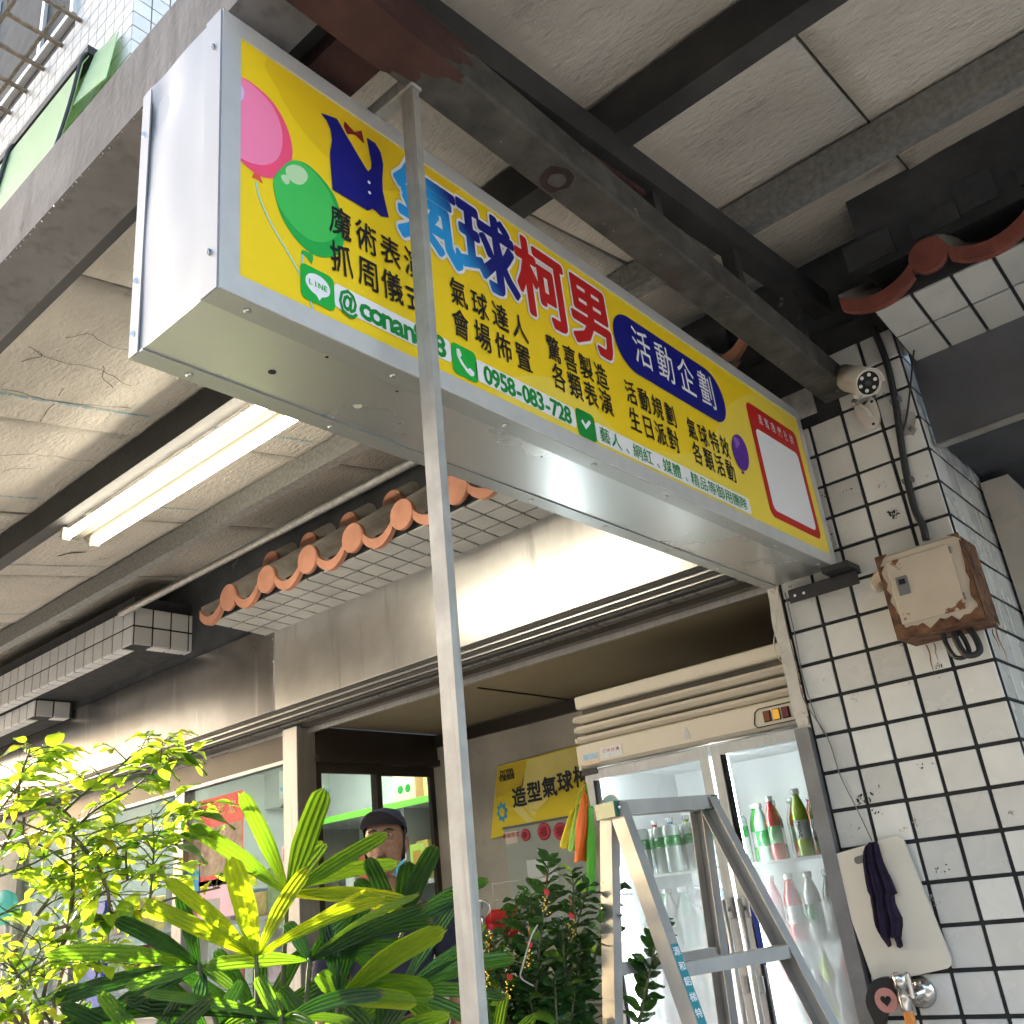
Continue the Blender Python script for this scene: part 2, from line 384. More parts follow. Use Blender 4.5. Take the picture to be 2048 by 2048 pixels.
# truss: lower and upper chord with webs
def uz(y): return 2.69 + .135 * (y - .94)
b = MB(); n = 30
b.bbox((-.872, .60, 2.611), (-.778, 2.80, 2.70), .006); b.obj('lower_chord', 'chord', canopy, 'heavy square steel beam with rust patches')
b = MB().obox((-.845, .55, uz(.55)), (.062, 0, 0), (0, 2.3, 2.3 * .135), (0, 0, .085)); b.obj('upper_chord', 'dark_steel', canopy)
for y in (1.70, 2.13, 2.55):
    MB().box((-.838, y, 2.70), (-.800, y + .035, uz(y))).obj('web', 'dark_steel', canopy)
MB().bar((-.82, .95, 2.70), (-.82, 1.68, uz(1.68)), .02, .03).obj('web', 'rust_steel', canopy)
def ragged_ring(cx, cy, r, seed):
    return [(cx + r * (1 + .25 * noise.noise(Vector((math.cos(a * .3) * 1.5, math.sin(a * .3) * 1.5, seed)))) * math.cos(a * .3), cy + r * (1 + .25 * noise.noise(Vector((math.cos(a * .3) * 1.5, math.sin(a * .3) * 1.5, seed)))) * math.sin(a * .3)) for a in range(21)]
MT['rust_ring'] = mat('rust_ring', (.035, .018, .016), .9, var=.4, vs=30, bump=.5, bs=60)
MB().prism([(x, y, 2.6108) for x, y in ragged_ring(-.828, 1.32, .036, 3)], (0, 0, -.0015)).obj('weld_patch', 'rust_ring', canopy)
MB().prism([(x, y, 2.6092) for x, y in ragged_ring(-.828, 1.32, .020, 5)], (0, 0, -.001)).obj('weld_patch', 'chord', canopy)
# rusty bracket plate hanging beside the chord near the street edge
b = MB().box((-1.02, .80, 2.66), (-.874, .808, 2.78)).box((-1.02, .808, 2.66), (-.874, .90, 2.668)).box((-1.02, .808, 2.668), (-1.012, .90, 2.78))
b.obj('bracket_plate', 'rust_steel', canopy)
rr = random.Random(11)
b = MB().prism([(-.873, .60, 2.6106), (-.777, .60, 2.6106)] + [(lerp(-.777, -.873, k / 12), .99 - .10 * (k / 12) + rr.uniform(-.03, .03), 2.6106) for k in range(13)], (0, 0, -.001))
b.prism([(-.7775, .60, 2.611), (-.7775, .60, 2.699)] + [(-.7775, .96 + .05 * (1 - k / 8) + rr.uniform(-.03, .03), lerp(2.699, 2.611, k / 8)) for k in range(9)], (.001, 0, 0)); b.obj('rust_scale', 'rust_steel', canopy)
# ================================================================ steel post under the chord
post = thing('steel_post', 'thin grey square steel post standing in front of the yellow sign', 'post', (-.905, .93, 0))
MB().obox((-.925, .922, .012), (.030, 0, 0), (0, .016, 0), (.040, .008, 2.592)).obj('tube', 'post', post)
MB().bbox((-1.0, .925, 2.606), (-.850, .952, 2.640), .003).obj('top_arm', 'post', post)
MB().box((-.96, .88, .004), (-.85, .985, .012)).obj('base_plate', 'post', post)
# ================================================================ upper storeys seen past the canopy edge
UY = 1.9; UXC = px(265, 40, 'y', UY).x
upper = thing('upper_building', 'pale tiled upper storeys with a caged window above the street edge', 'building', (-8, 4, 3.4))
b = MB().box((-16, UY + .012, 3.45), (UXC - .012, 6.5, 12)); b.obj('wall', 'pale_grout', upper)
p1 = px(150, 180, 'y', UY); p2 = px(166, 158, 'y', UY)
TP = .118
tme = MB().bbox((0, 0, 0), (TP - .007, .011, TP - .007), .002).mesh('tile'); tme.materials.append(MT['upper_tile'])
wx0, wx1, wz0, wz1 = -6.9, px(150, 15, 'y', UY).x, px(60, 165, 'y', UY).z + .12, 8.6
cnt = 0; far = MB()
cands = []
for i in range(-2, 60):
    for j in range(0, 60):
        x = UXC - (i + 1) * TP; z = 4.9 + j * TP
        if i < 0 or (wx0 - .05 < x < wx1 - .01 and z > wz0 - .14): continue
        c = Vector((x + TP / 2, UY, z + TP / 2)) - CAM
        d = c.dot(FW)
        if d < .1: continue
        u = 1024 + FPX * c.dot(RX) / d; v = 1024 + FPX * c.dot(DN) / d
        if -40 < u < 420 and -60 < v < 520: cands.append((c.length, x, z))
cands.sort()
for q, (l, x, z) in enumerate(cands):
    if q < 290: put('tile', tme, upper, loc=(x, UY, z))
    else: far.box((x, UY, z), (x + TP - .007, UY + .011, z + TP - .007))
if far.f: far.obj('far_tile', 'upper_tile', upper)['kind'] = 'stuff'
tms = MB().bbox((0, 0, 0), (.011, TP - .007, TP - .007), .002).mesh('tile'); tms.materials.append(MT['upper_tile'])
for i in range(5):
    for j in range(9, 24):
        put('tile', tms, upper, loc=(UXC - .011, UY + .004 + i * TP, 4.9 + j * TP))
# window with frame and cage
w = MB().box((wx0, UY - .01, wz0), (wx1, UY + .011, wz1)); w.obj('window', mat('dark_window', (.05, .055, .06), .6, spec=.15), upper)
for (x0, x1, z0, z1) in ((wx0, wx1, wz0 - .05, wz0), (wx1, wx1 + .05, wz0 - .05, wz1), (wx0 - .05, wx0, wz0 - .05, wz1), (wx0 + .55, wx0 + .61, wz0, wz1), (wx1 - .5, wx1 - .45, wz0, wz1)):
    MB().box((x0, UY - .035, z0), (x1, UY + .010, z1)).obj('window_frame', 'sign_frame', upper)
cage = thing('window_cage', 'rusty steel burglar cage over the upper window, top left', 'window cage', (-5.4, UY - .2, wz0 - .1))
MTr = MT['cage'] = mat('cage', (.30, .24, .18), .7, .2, var=.5, vs=20)
cz = wz0 - .17; cy = UY - .37
for y in (cy, UY - .13): MB().tube([(-7.1, y, cz), (wx1 + .16, y, cz)], .014, 8).obj('rail', 'cage', cage)
for k in range(9):
    x = wx1 + .13 - k * .27
    MB().box((x - .014, cy, cz - .03), (x + .014, UY - .002, cz - .012)).obj('floor_bar', 'cage', cage)
    MB().tube([(x, cy, cz - .01), (x, cy, cz + 1.5)], .009, 6).obj('upright', 'cage', cage)
for k in range(1, 5): MB().tube([(-7.1, cy, cz + .3 * k), (wx1 + .16, cy, cz + .3 * k)], .010, 6).obj('rail', 'cage', cage)
for k in range(10):   # louvre blades left of the window
    z = wz0 + .1 + k * .1
    MB().obox((-7.6, UY - .07, z), (.5, 0, 0), (0, .06, .05), (0, 0, .008)).obj('louvre', 'cage', upper)
# green plastic awnings
MT['awning'] = mat('awning', (.52, .66, .42), .45, var=.08, vs=3, trans=((.55, .78, .40), .45))
a0 = px(197, 113, 'y', UY)
awz = a0.z; ax = a0.x
for k in range(4):
    xa = ax - 1.05 * k - .02; xb = xa - 1.01
    aw = thing('awning', ['pale green plastic awning nearest the sign, at the corner of the tiled wall', 'second pale green awning panel from the corner', 'third pale green awning panel from the corner', 'pale green awning panel farthest left'][k], 'awning', (xa, UY - .1, awz - .4), 'green awnings on the upper storey')
    prof = [(UY - .05, awz - .01), (UY - .085, awz - .10), (UY - .13, awz - .5), (UY - .20, awz - .95), (UY - .30, awz - 1.35)]
    b = MB(); t = .006
    for i in range(len(prof) - 1):
        (ya, za), (yb, zb) = prof[i], prof[i + 1]
        b.obox((xb, ya, za), (xa - xb, 0, 0), (0, yb - ya, zb - za), (0, t, 0))
    b.obj('panel', 'awning', aw)
    for x in (xa + .004, xb - .012):
        b = MB().tube(bez([(x, y - .012, z) for y, z in prof], 4), .011, 6); b.obj('rib', 'rubber_black', aw)
    MB().box((xb - .02, UY - .07, awz - .015), (xa + .02, UY - .004, awz + .05)).obj('top_rail', 'rubber_black', aw)
    if k == 0:
        MB().prism([(xa + .03, UY - .02, awz + .0), (xa + .32, UY - .02, awz - .06), (xa + .42, UY - .12, awz - .6), (xa + .02, UY - .12, awz - .5)], (0, -.006, 0)).obj('end_flap', 'awning', aw)
# ================================================================ strip lamp under the first purlin
lamp = thing('strip_lamp', 'lit twin-tube fluorescent strip lamp under the canopy purlin', 'lamp', (-2.85, 1.64, 2.8))
b = MB(); lx0, lx1 = -3.66, -2.14
sec = [(1.588, 2.818), (1.612, 2.848), (1.688, 2.848), (1.712, 2.818), (1.706, 2.815), (1.684, 2.838), (1.616, 2.838), (1.594, 2.815)]
b.prism([(lx0, y, z) for y, z in sec], (lx1 - lx0, 0, 0)); MT['lamp_enamel'] = mat('lamp_enamel', (.16, .15, .115), .5); b.obj('reflector', 'lamp_enamel', lamp)
MB().bbox((lx0, 1.615, 2.815), (lx1, 1.67, 2.838), .004).obj('housing', 'lamp_enamel', lamp)
for y in (1.590, 1.712):
    MB().tube([(lx0 + .07, y, 2.800), (lx1 - .07, y, 2.800)], .0175, 14).obj('tube', 'tube', lamp)
    for x in (lx0 + .045, lx1 - .07): MB().bbox((x, y - .018, 2.780), (x + .025, y + .018, 2.838), .004).obj('socket', 'lamp_white', lamp)
MB().tube(bez([(lx0, 1.64, 2.84), (lx0 - .03, 1.62, 2.86), (lx0 - .02, 1.60, 2.93), (lx0 - .02, 1.59, 2.97)], 5), .004, 6).obj('wire', 'lamp_white', lamp)
for x in (lx0 + .2, lx1 - .2): MB().box((x, 1.60, 2.846), (x + .03, 1.66, 2.868)).obj('hanger', 'lamp_white', lamp)
# ================================================================ projecting lightbox sign
SX = -.952; SB = -1.19; SY0, SY1 = .602, 2.752; SZ0, SZ1 = 2.06, 2.605
sign = thing('lightbox_sign', 'long yellow projecting lightbox sign with balloons and Chinese lettering', 'sign', (-1.07, 1.68, SZ0))
FW_ = .033
MT['print_yellow'] = mat('print_yellow', (.88, .62, .014), .42, var=.05, vs=2, spec=.4, bump=.012, bs=8)
def pm(n, c, **k): MT[n] = mat(n, c, .42, var=.03, spec=.4, **k); return n
# body shell
b = MB().box((SB + .004, SY0 + .004, SZ0 + .0045), (SX - .012, SY1, SZ1)); b.obj('body', 'sign_white', sign)
# underside sheet and its two folded edge strips
MB().box((SB + .001, SY0 + .001, SZ0 + .002), (SX - .002, SY1, SZ0 + .0045)).obj('underside', 'sign_under', sign)
for x0, x1 in ((SB - .001, SB + .036), (SX - .040, SX - .001)):
    MB().box((x0, SY0 - .001, SZ0 - .001), (x1, SY1, SZ0 + .0018)).obj('edge_strip', 'sign_strip', sign)
# end cap: slightly dented sheet, corner angles
b = MB(); nx, nz = 24, 40
for j in range(nz + 1):
    for i in range(nx + 1):
        x = lerp(SB, SX - .002, i / nx); z = lerp(SZ0 + .002, SZ1, j / nz)
        d = .005 * math.exp(-((x - SB - .05) / .05) ** 2 - ((z - SZ1 + .07) / .05) ** 2) - .003 * math.exp(-((x - SB - .02) / .02) ** 2 - ((z - SZ1 + .02) / .03) ** 2) + .0025 * noise.noise(Vector((x * 9, z * 5, 1)))
        b.v.append((x, SY0 + d, z))
for j in range(nz):
    for i in range(nx):
        q = j * (nx + 1) + i; b.f.append([q, q + 1, q + nx + 2, q + nx + 1]); b.mi.append(0); b.sm.append(True)
b.obj('end_panel', 'sign_white', sign)
MB().box((SB - .002, SY0 - .003, SZ0), (SB + .024, SY0 - .0005, SZ1 - .006)).box((SB - .002, SY0 - .0005, SZ0), (SB, SY0 + .03, SZ1 - .006)).obj('corner_angle', 'sign_white', sign)
MB().box((SX - .042, SY0 - .003, SZ0), (SX - .001, SY0 - .0005, SZ1)).obj('corner_angle', 'sign_white', sign)
# face frame, mitred
fo = [(SY0, SZ0), (SY1, SZ0), (SY1, SZ1), (SY0, SZ1)]; fi = [(SY0 + FW_, SZ0 + .036), (SY1 - .03, SZ0 + .036), (SY1 - .03, SZ1 - .036), (SY0 + FW_, SZ1 - .036)]
for k in range(4):
    a, c, d, e = fo[k], fo[(k + 1) % 4], fi[(k + 1) % 4], fi[k]
    g = .0006
    MB().prism([(SX - .011, *a), (SX - .011, *c), (SX - .011, *d), (SX - .011, *e)], (.013, 0, 0)).obj('frame', 'sign_frame', sign)
MB().box((SX - .010, SY0 + FW_ - .004, SZ0 + .032), (SX - .002, SY1 - .028, SZ1 - .032)).obj('face_panel', 'print_yellow', sign)
# screws
scr = MB().lathe((0, 0, 0), (0, 0, -1), [(0, .0062), (.0015, .0058), (.0028, .0032)], 10).box((-.004, -.0008, -.0032), (.004, .0008, -.0026)).mesh('screw'); scr.materials.append(MT['screw'])
for k in range(8):
    y = SY0 + .09 + k * .285
    put('screw', scr, sign, loc=(SB + .017, y, SZ0 - .001), rot=(0, 0, k)); put('screw', scr, sign, loc=(SX - .02, y - .03, SZ0 - .001), rot=(0, 0, k * 2))
for x, z in ((SB + .011, SZ1 - .10), (SB + .011, SZ0 + .14), (SX - .02, SZ1 - .07), (SX - .02, SZ0 + .07), (SB + .011, SZ0 + .04)):
    put('screw', scr, sign, loc=(x, SY0 - .003, z), rot=(-math.pi / 2, 0, x * 50))
b = MB()
for x, y, r in ((-1.09, .79, .007), (-1.0, .83, .003), (-1.01, .99, .0025), (-1.02, 1.4, .002)): b.lathe((x, y, SZ0 + .0018), (0, 0, -1), [(0, r), (.0006, r)], 10)
b.obj('drill_hole', 'hole', sign)
MB().lathe((-1.09, .97, SZ0 + .0018), (0, 0, -1), [(0, .008), (.0006, .008)], 14).obj('sticker', 'lamp_white', sign)

# ---- printed artwork; levels lie a fraction of a millimetre above each other
LV = .0005
def sf(u, v): p = px(u, v, 'x', SX); return (p.y, p.z)
YA, YB, ZA, ZB = SY0 + FW_, SY1 - .03, SZ0 + .036, SZ1 - .036
def clip(poly):
    """clip an outline to the visible face panel"""
    def half(ps, f, cut):
        out = []
        for i in range(len(ps)):
            a, c = ps[i], ps[(i + 1) % len(ps)]
            fa, fc = f(a), f(c)
            if fa: out.append(a)
            if fa != fc: out.append(cut(a, c))
        return out
    def cy(val): return lambda a, c: (val, a[1] + (c[1] - a[1]) * (val - a[0]) / (c[0] - a[0]))
    def cz(val): return lambda a, c: (a[0] + (c[0] - a[0]) * (val - a[1]) / (c[1] - a[1]), val)
    poly = half(poly, lambda p: p[0] >= YA, cy(YA)); poly = half(poly, lambda p: p[0] <= YB, cy(YB))
    poly = half(poly, lambda p: p[1] >= ZA, cz(ZA)); return half(poly, lambda p: p[1] <= ZB, cz(ZB))
def flat(name, poly, m, lev, parent=sign, label=None, cl=True):
    x = SX - .002 + LV * lev
    if cl: poly = clip(poly)
    return MB().prism([(x, y, z) for y, z in poly], (LV * .5, 0, 0)).obj(name, m, parent, label)
def smooth2(pts, n=6):
    q = [Vector((*p, 0)) for p in pts]; N = len(q); out = []
    for i in range(N):
        p0, p1, p2, p3 = q[(i - 1) % N], q[i], q[(i + 1) % N], q[(i + 2) % N]
        for k in range(n):
            t = k / n; r = .5 * ((2 * p1) + (p2 - p0) * t + (2 * p0 - 5 * p1 + 4 * p2 - p3) * t * t + (3 * p1 - p0 - 3 * p2 + p3) * t ** 3)
            out.append((r.x, r.y))
    return out
def rrect(y0, z0, y1, z1, r, n=6):
    out = []
    for cy, cz, a0 in ((y1 - r, z1 - r, 0), (y0 + r, z1 - r, 90), (y0 + r, z0 + r, 180), (y1 - r, z0 + r, 270)):
        for k in range(n + 1):
            a = math.radians(a0 + 90 * k / n); out.append((cy + r * math.cos(a), cz + r * math.sin(a)))
    return out
def crop1(*p): return [sf(440 + x * .207, 60 + y * .207) for x, y in p]
pm('print_gold', (.78, .52, .012)); pm('print_pale', (.86, .66, .07))
flat('printed_swoosh', smooth2(crop1((450, 280), (560, 560), (760, 900), (1010, 1190), (1330, 1420), (1750, 1560), (2400, 1500), (2600, 900), (1500, 500), (900, 250)), 5), 'print_gold', .3)
flat('printed_wave', smooth2([sf(u, v) for u, v in ((1000, 800), (1130, 760), (1260, 880), (1400, 900), (1470, 800), (1560, 800), (1700, 900), (1700, 1150), (1400, 1050))], 5), 'print_pale', .3)
pm('pink', (.95, .24, .43)); pm('hot_pink', (.90, .085, .20)); pm('lilac', (.72, .56, .85)); pm('print_green', (.055, .52, .10)); pm('print_green_dark', (.015, .40, .07))
pm('print_mint', (.50, .72, .42)); pm('navy', (.004, .006, .20)); pm('maroon', (.20, .008, .014)); pm('ink', (.012, .012, .014)); pm('red', (.50, .012, .012)); pm('print_white', (.80, .80, .84))
pm('sky_blue', (.25, .62, .70)); pm('coral', (.78, .10, .06)); pm('purple', (.10, .02, .30)); pm('purple_light', (.28, .12, .55)); pm('line_green', (.01, .40, .05)); pm('text_green', (.005, .24, .04))
flat('balloon_print', smooth2(crop1((60, 420), (160, 425), (330, 520), (520, 700), (650, 930), (705, 1150), (680, 1310), (600, 1400), (500, 1428), (380, 1400), (260, 1310), (160, 1210), (60, 1100), (-60, 800))), 'hot_pink', 1, label='pink printed balloon')
flat('balloon_print', smooth2(crop1((60, 430), (160, 430), (330, 540), (500, 720), (590, 920), (605, 1100), (560, 1240), (450, 1300), (330, 1290), (230, 1250), (150, 1180), (60, 1000), (-40, 700))), 'pink', 2)
flat('balloon_shine', smooth2(crop1((80, 470), (160, 485), (220, 550), (236, 630), (200, 690), (140, 700), (80, 660))), 'lilac', 3)
flat('balloon_knot', crop1((335, 1375), (385, 1395), (418, 1478), (365, 1440), (312, 1418)), 'coral', 2)
flat('balloon_print', smooth2(crop1((520, 1450), (600, 1330), (700, 1260), (840, 1290), (1000, 1440), (1120, 1620), (1190, 1850), (1200, 2050), (1130, 2170), (980, 2190), (830, 2110), (680, 1940), (570, 1720))), 'print_green_dark', 1.5, label='green printed balloon')
flat('balloon_print', smooth2(crop1((520, 1450), (600, 1330), (700, 1260), (830, 1300), (980, 1450), (1080, 1620), (1140, 1800), (1140, 1960), (1050, 2040), (900, 2040), (740, 1930), (600, 1750), (540, 1600))), 'print_green', 2.5)
flat('balloon_shine', smooth2(crop1((640, 1330), (720, 1300), (810, 1340), (850, 1420), (800, 1488), (720, 1480), (650, 1410))), 'print_mint', 3.5)
flat('balloon_shine', smooth2(crop1((590, 1410), (640, 1400), (672, 1450), (660, 1488), (620, 1475))), 'print_mint', 3.5)
flat('balloon_knot', crop1((800, 2120), (900, 2160), (905, 2210), (890, 2260), (840, 2190), (785, 2150)), 'print_green_dark', 2)
def strip2(name, pts, w, m, lev):
    p = [sf(*q) for q in pts]; q = [(v.x, v.y) for v in bez([Vector((*a, 0)) for a in p], 8)]; L_, R_ = [], []
    for i in range(len(q)):
        a, c = q[max(0, i - 1)], q[min(len(q) - 1, i + 1)]; d = Vector((c[0] - a[0], c[1] - a[1])).normalized(); nrm = Vector((-d.y, d.x)) * w / 2
        L_.append((q[i][0] + nrm.x, q[i][1] + nrm.y)); R_.append((q[i][0] - nrm.x, q[i][1] - nrm.y))
    b = MB(); x = SX - .002 + LV * lev
    b.add([(x, *p_) for p_ in L_ + R_], [(i, i + 1, len(L_) + i + 1, len(L_) + i) for i in range(len(L_) - 1)]); return b.obj(name, m, sign)
strip2('balloon_string', ((513, 362), (520, 395), (545, 450), (580, 510), (608, 560)), .0028, 'sky_blue', 2)
strip2('balloon_string', ((608, 500), (605, 530), (612, 575), (625, 612), (629, 622)), .0028, 'sky_blue', 2)
# waistcoat with bow tie
vest = [(975, 800), (1130, 855), (1220, 1010), (1330, 1200), (1432, 1368), (1460, 1340), (1466, 1280), (1440, 1150), (1420, 1040), (1500, 1090), (1555, 1180), (1580, 1300), (1570, 1440), (1575, 1560), (1632, 1810), (1560, 1800), (1500, 1740), (1475, 1725), (1430, 1745), (1360, 1700), (1090, 1540), (1070, 1300), (1065, 1180), (1085, 1060), (1070, 960), (1030, 870)]
flat('waistcoat_print', crop1(*vest), 'navy', 3)
flat('bow_tie_print', crop1((1205, 880), (1300, 985), (1370, 970), (1395, 1095), (1310, 1010), (1230, 1000), (1200, 930)), 'maroon', 3)
for c in ((1440, 1472), (1445, 1572)):
    y, z = crop1(c)[0]; flat('button_print', [(y + .0035 * math.cos(a * .7), z + .0035 * math.sin(a * .7)) for a in range(9)], 'print_white', 4)

# ---- lettering
_tc = {}
def glyph(ch):
    if ch in _tc: return _tc[ch]
    cu = bpy.data.curves.new('t', 'FONT'); cu.body = ch; cu.size = 1; cu.fill_mode = 'FRONT'; cu.resolution_u = 2
    o = bpy.data.objects.new('t', cu); COL.objects.link(o)
    dg = bpy.context.evaluated_depsgraph_get(); me = bpy.data.meshes.new_from_object(o.evaluated_get(dg))
    vs = [v.co.copy() for v in me.vertices]; fs = [list(p.vertices) for p in me.polygons]
    bpy.data.objects.remove(o); bpy.data.curves.remove(cu); bpy.data.meshes.remove(me)
    _tc[ch] = (vs, fs); return _tc[ch]
def write(body, frame, m, parent, h, w=None, start=None, end=None, bold=.012, name='lettering', shear=0., jitter=0., label=None, brush=0., serif=0.):
    """letters on a plane; frame = (origin, right, up); start/end are first and last character centres in plane coordinates; strokes are thickened by layered offsets"""
    o, rx, ry = (Vector(q) for q in frame); b = MB(); n = len(body)
    nrm = rx.cross(ry)
    nb = 1 if bold <= 0 else (8 if bold < .03 else 14)
    for i, ch in enumerate(body):
        if ch == ' ': continue
        vs, fs = glyph(ch)
        if not vs: continue
        x0 = min(v.x for v in vs); x1 = max(v.x for v in vs)
        t = i / (n - 1) if n > 1 else 0
        c = (lerp(start[0], end[0], t), lerp(start[1], end[1], t))
        cj = ord(ch) > 0x2000
        k = .92 if cj else .72
        sy = h / k; sx = (w or h) / k; cx = (x0 + x1) / 2; cy = .38 if cj else .36
        a = R.uniform(-jitter, jitter); ca, sa = math.cos(a), math.sin(a)
        for e in range(nb):
            an = 2 * math.pi * e / nb + .3; ox = bold * math.cos(an) * (1 + serif) if nb > 1 else 0; oy = bold * math.sin(an) * (1 - serif) if nb > 1 else 0
            P = []
            for v in vs:
                q = Vector(((v.x + ox - cx) * sx, (v.y + oy - cy) * sy))
                if brush:
                    q.x += brush * h * noise.noise(Vector((v.x * 3 + i * 9, v.y * 3, .5))); q.y += brush * h * noise.noise(Vector((v.x * 3, v.y * 3 + i * 5, 7.5)))
                q = Vector((q.x * ca - q.y * sa + shear * q.y, q.x * sa + q.y * ca))
                P.append(o + rx * (c[0] + q.x) + ry * (c[1] + q.y) + nrm * (e * .000022))
            b.add(P, fs)
    return b.obj(name, m, parent, label)
def sfr(lev): return ((SX - .002 + LV * lev, 0, 0), (0, 1, 0), (0, 0, 1))
def sline(body, a, c, h, m='ink', lev=4, bold=.013, w=None, jitter=.05, brush=.05, **k):
    A, Cc = sf(*a), sf(*c); zz = (A[1] + Cc[1]) / 2
    return write(body, sfr(lev), m, sign, h, w or h * .74, start=(A[0], zz), end=(Cc[0], zz), bold=bold, jitter=jitter, brush=brush, **k)
hh = .061
sline('魔術表演', (681.5, 449), (827, 525), hh); sline('抓周儀式', (683, 514), (832, 601), hh)
sline('氣球達人', (917, 585), (1040, 656), hh); sline('會場佈置', (922, 648), (1047, 716), hh)
sline('驚喜製造', (1107, 696), (1203, 754), hh); sline('各類表演', (1118, 755), (1212, 804), hh)
sline('活動規劃', (1262, 786), (1340, 828), hh); sline('生日派對', (1270, 839), (1347, 881), hh)
sline('氣球特效', (1384, 857), (1450, 895), hh); sline('各類活動', (1395, 907), (1461, 941), hh)
# big title with white outline
MT['title_blue'] = tb = mat('title_blue', (.02, .30, .75), .42, var=0)
nt = tb.node_tree; tcn = nt.nodes.new('ShaderNodeTexCoord'); sp = nt.nodes.new('ShaderNodeSeparateXYZ'); ma = nt.nodes.new('ShaderNodeMath'); ma.operation = 'MULTIPLY_ADD'
nt.links.new(tcn.outputs['Object'], sp.inputs[0])
mw = nt.nodes.new('ShaderNodeMath'); mw.operation = 'PINGPONG'; mw.inputs[1].default_value = .30
nt.links.new(sp.outputs['Y'], ma.inputs[0]); ma.inputs[1].default_value = 1.2; nt.links.new(sp.outputs['Z'], ma.inputs[2])
vr = nt.nodes.new('ShaderNodeValToRGB'); vr.color_ramp.elements[0].color = (.02, .33, .80, 1); vr.color_ramp.elements[1].color = (.004, .008, .20, 1); vr.color_ramp.elements[0].position = .35; vr.color_ramp.elements[1].position = .62
mr = nt.nodes.new('ShaderNodeMapRange'); nt.links.new(ma.outputs[0], mr.inputs[0])
nt.links.new(mr.outputs[0], vr.inputs[0]); nt.links.new(vr.outputs[0], nt.nodes['Principled BSDF'].inputs['Base Color'])
tA, tB = sf(857, 430), sf(1176, 625); ths = .195
ty = [sf(855, 0)[0], 0, 0, 0]
t1, t2, t3, t4 = sf(857, 428), sf(977, 503), sf(1084, 570), sf(1178, 622)
zt = sum(t[1] for t in (t1, t2, t3, t4)) / 4
mr.inputs[1].default_value = 1.2 * t1[0] + zt - .10; mr.inputs[2].default_value = 1.2 * t2[0] + zt + .10
for ch, t, m in (('氣', t1, 'title_blue'), ('球', t2, 'title_blue'), ('柯', t3, 'red'), ('男', t4, 'red')):
    write(ch, sfr(4), 'print_white', sign, ths, .165, start=(t[0], zt), end=(t[0], zt), bold=.064, name='letter_outline')
    write(ch, sfr(5), m, sign, ths, .165, start=(t[0], zt), end=(t[0], zt), bold=.031)
# navy capsule
c0, c1 = sf(1232, 690), sf(1446, 790)
cz_ = sf(1338, 736)[1]; ch_ = .082
flat('capsule', rrect(c0[0], cz_ - ch_, c1[0], cz_ + ch_, ch_ * .98, 10), 'navy', 3)
sline('活動企劃', (1283, 694), (1413, 781), .108, 'print_white', 5, .004, jitter=0, brush=0)
# contact row
rz_ = .0235
def pill(u0, v0, u1, v1, m='print_white', lev=3):
    a, c = sf(u0, v0), sf(u1, v1); z = (a[1] + c[1]) / 2
    flat('pill', rrect(a[0], z - rz_, c[0], z + rz_, .009, 4), m, lev); return z
z1 = pill(669, 590, 902, 703)
def serif(body, a, c, h, z, m='text_green', wf=.8):
    A, Cc = sf(*a), sf(*c)
    write(body, sfr(5), m, sign, h, h * wf, start=(A[0], z), end=(Cc[0], z), bold=.028)
serif('@', (696, 603), (696, 603), .040, z1, wf=.7)
serif('conan888', (730, 620), (880, 694), .044, z1 + .003, wf=1.0)
z2 = pill(952, 735, 1152, 840)
serif('0958-083-728', (975, 743), (1135, 828), .040, z2, wf=.9)
z3 = pill(1190, 857, 1502, 1018)
A, Cc = sf(1210, 872), sf(1488, 1010)
write('藝人、網紅、媒體、精品等御用團隊', sfr(5), 'text_green', sign, .036, .038, start=(A[0], z3), end=(Cc[0], z3), bold=.006, jitter=.03, brush=.03)
def icon(u, v, m='line_green'):
    y, z = sf(u, v); s = .033
    flat('icon', rrect(y - s, z - s, y + s, z + s, .011, 5), m, 3); return y, z
iy, iz = icon(636, 574)
flat('speech_bubble', [(iy + .024 * math.cos(a * math.pi / 14), iz + .003 + .020 * math.sin(a * math.pi / 14)) for a in range(28)], 'print_white', 4)
flat('speech_bubble', [(iy - .007, iz - .013), (iy + .008, iz - .015), (iy + .002, iz - .025)], 'print_white', 4.2)
write('LINE', sfr(5), 'line_green', sign, .0105, .010, start=(iy - .0145, iz + .003), end=(iy + .0145, iz + .003), bold=.03)
iy, iz = icon(930, 725)
hs = [(-.020, .022), (-.012, .024), (-.007, .012), (-.012, .006), (-.002, -.006), (.006, -.012), (.012, -.007), (.023, -.013), (.021, -.021), (.013, -.024), (.002, -.019), (-.012, -.006), (-.020, .008)]
flat('handset_print', [(iy + a, iz + c) for a, c in hs], 'print_white', 4)
iy, iz = icon(1173, 850, 'text_green')
flat('tick_print', [(iy + a, iz + c) for a, c in ((-.018, .004), (-.012, .010), (-.004, .000), (.013, .016), (.018, .010), (-.004, -.012))], 'print_white', 4)
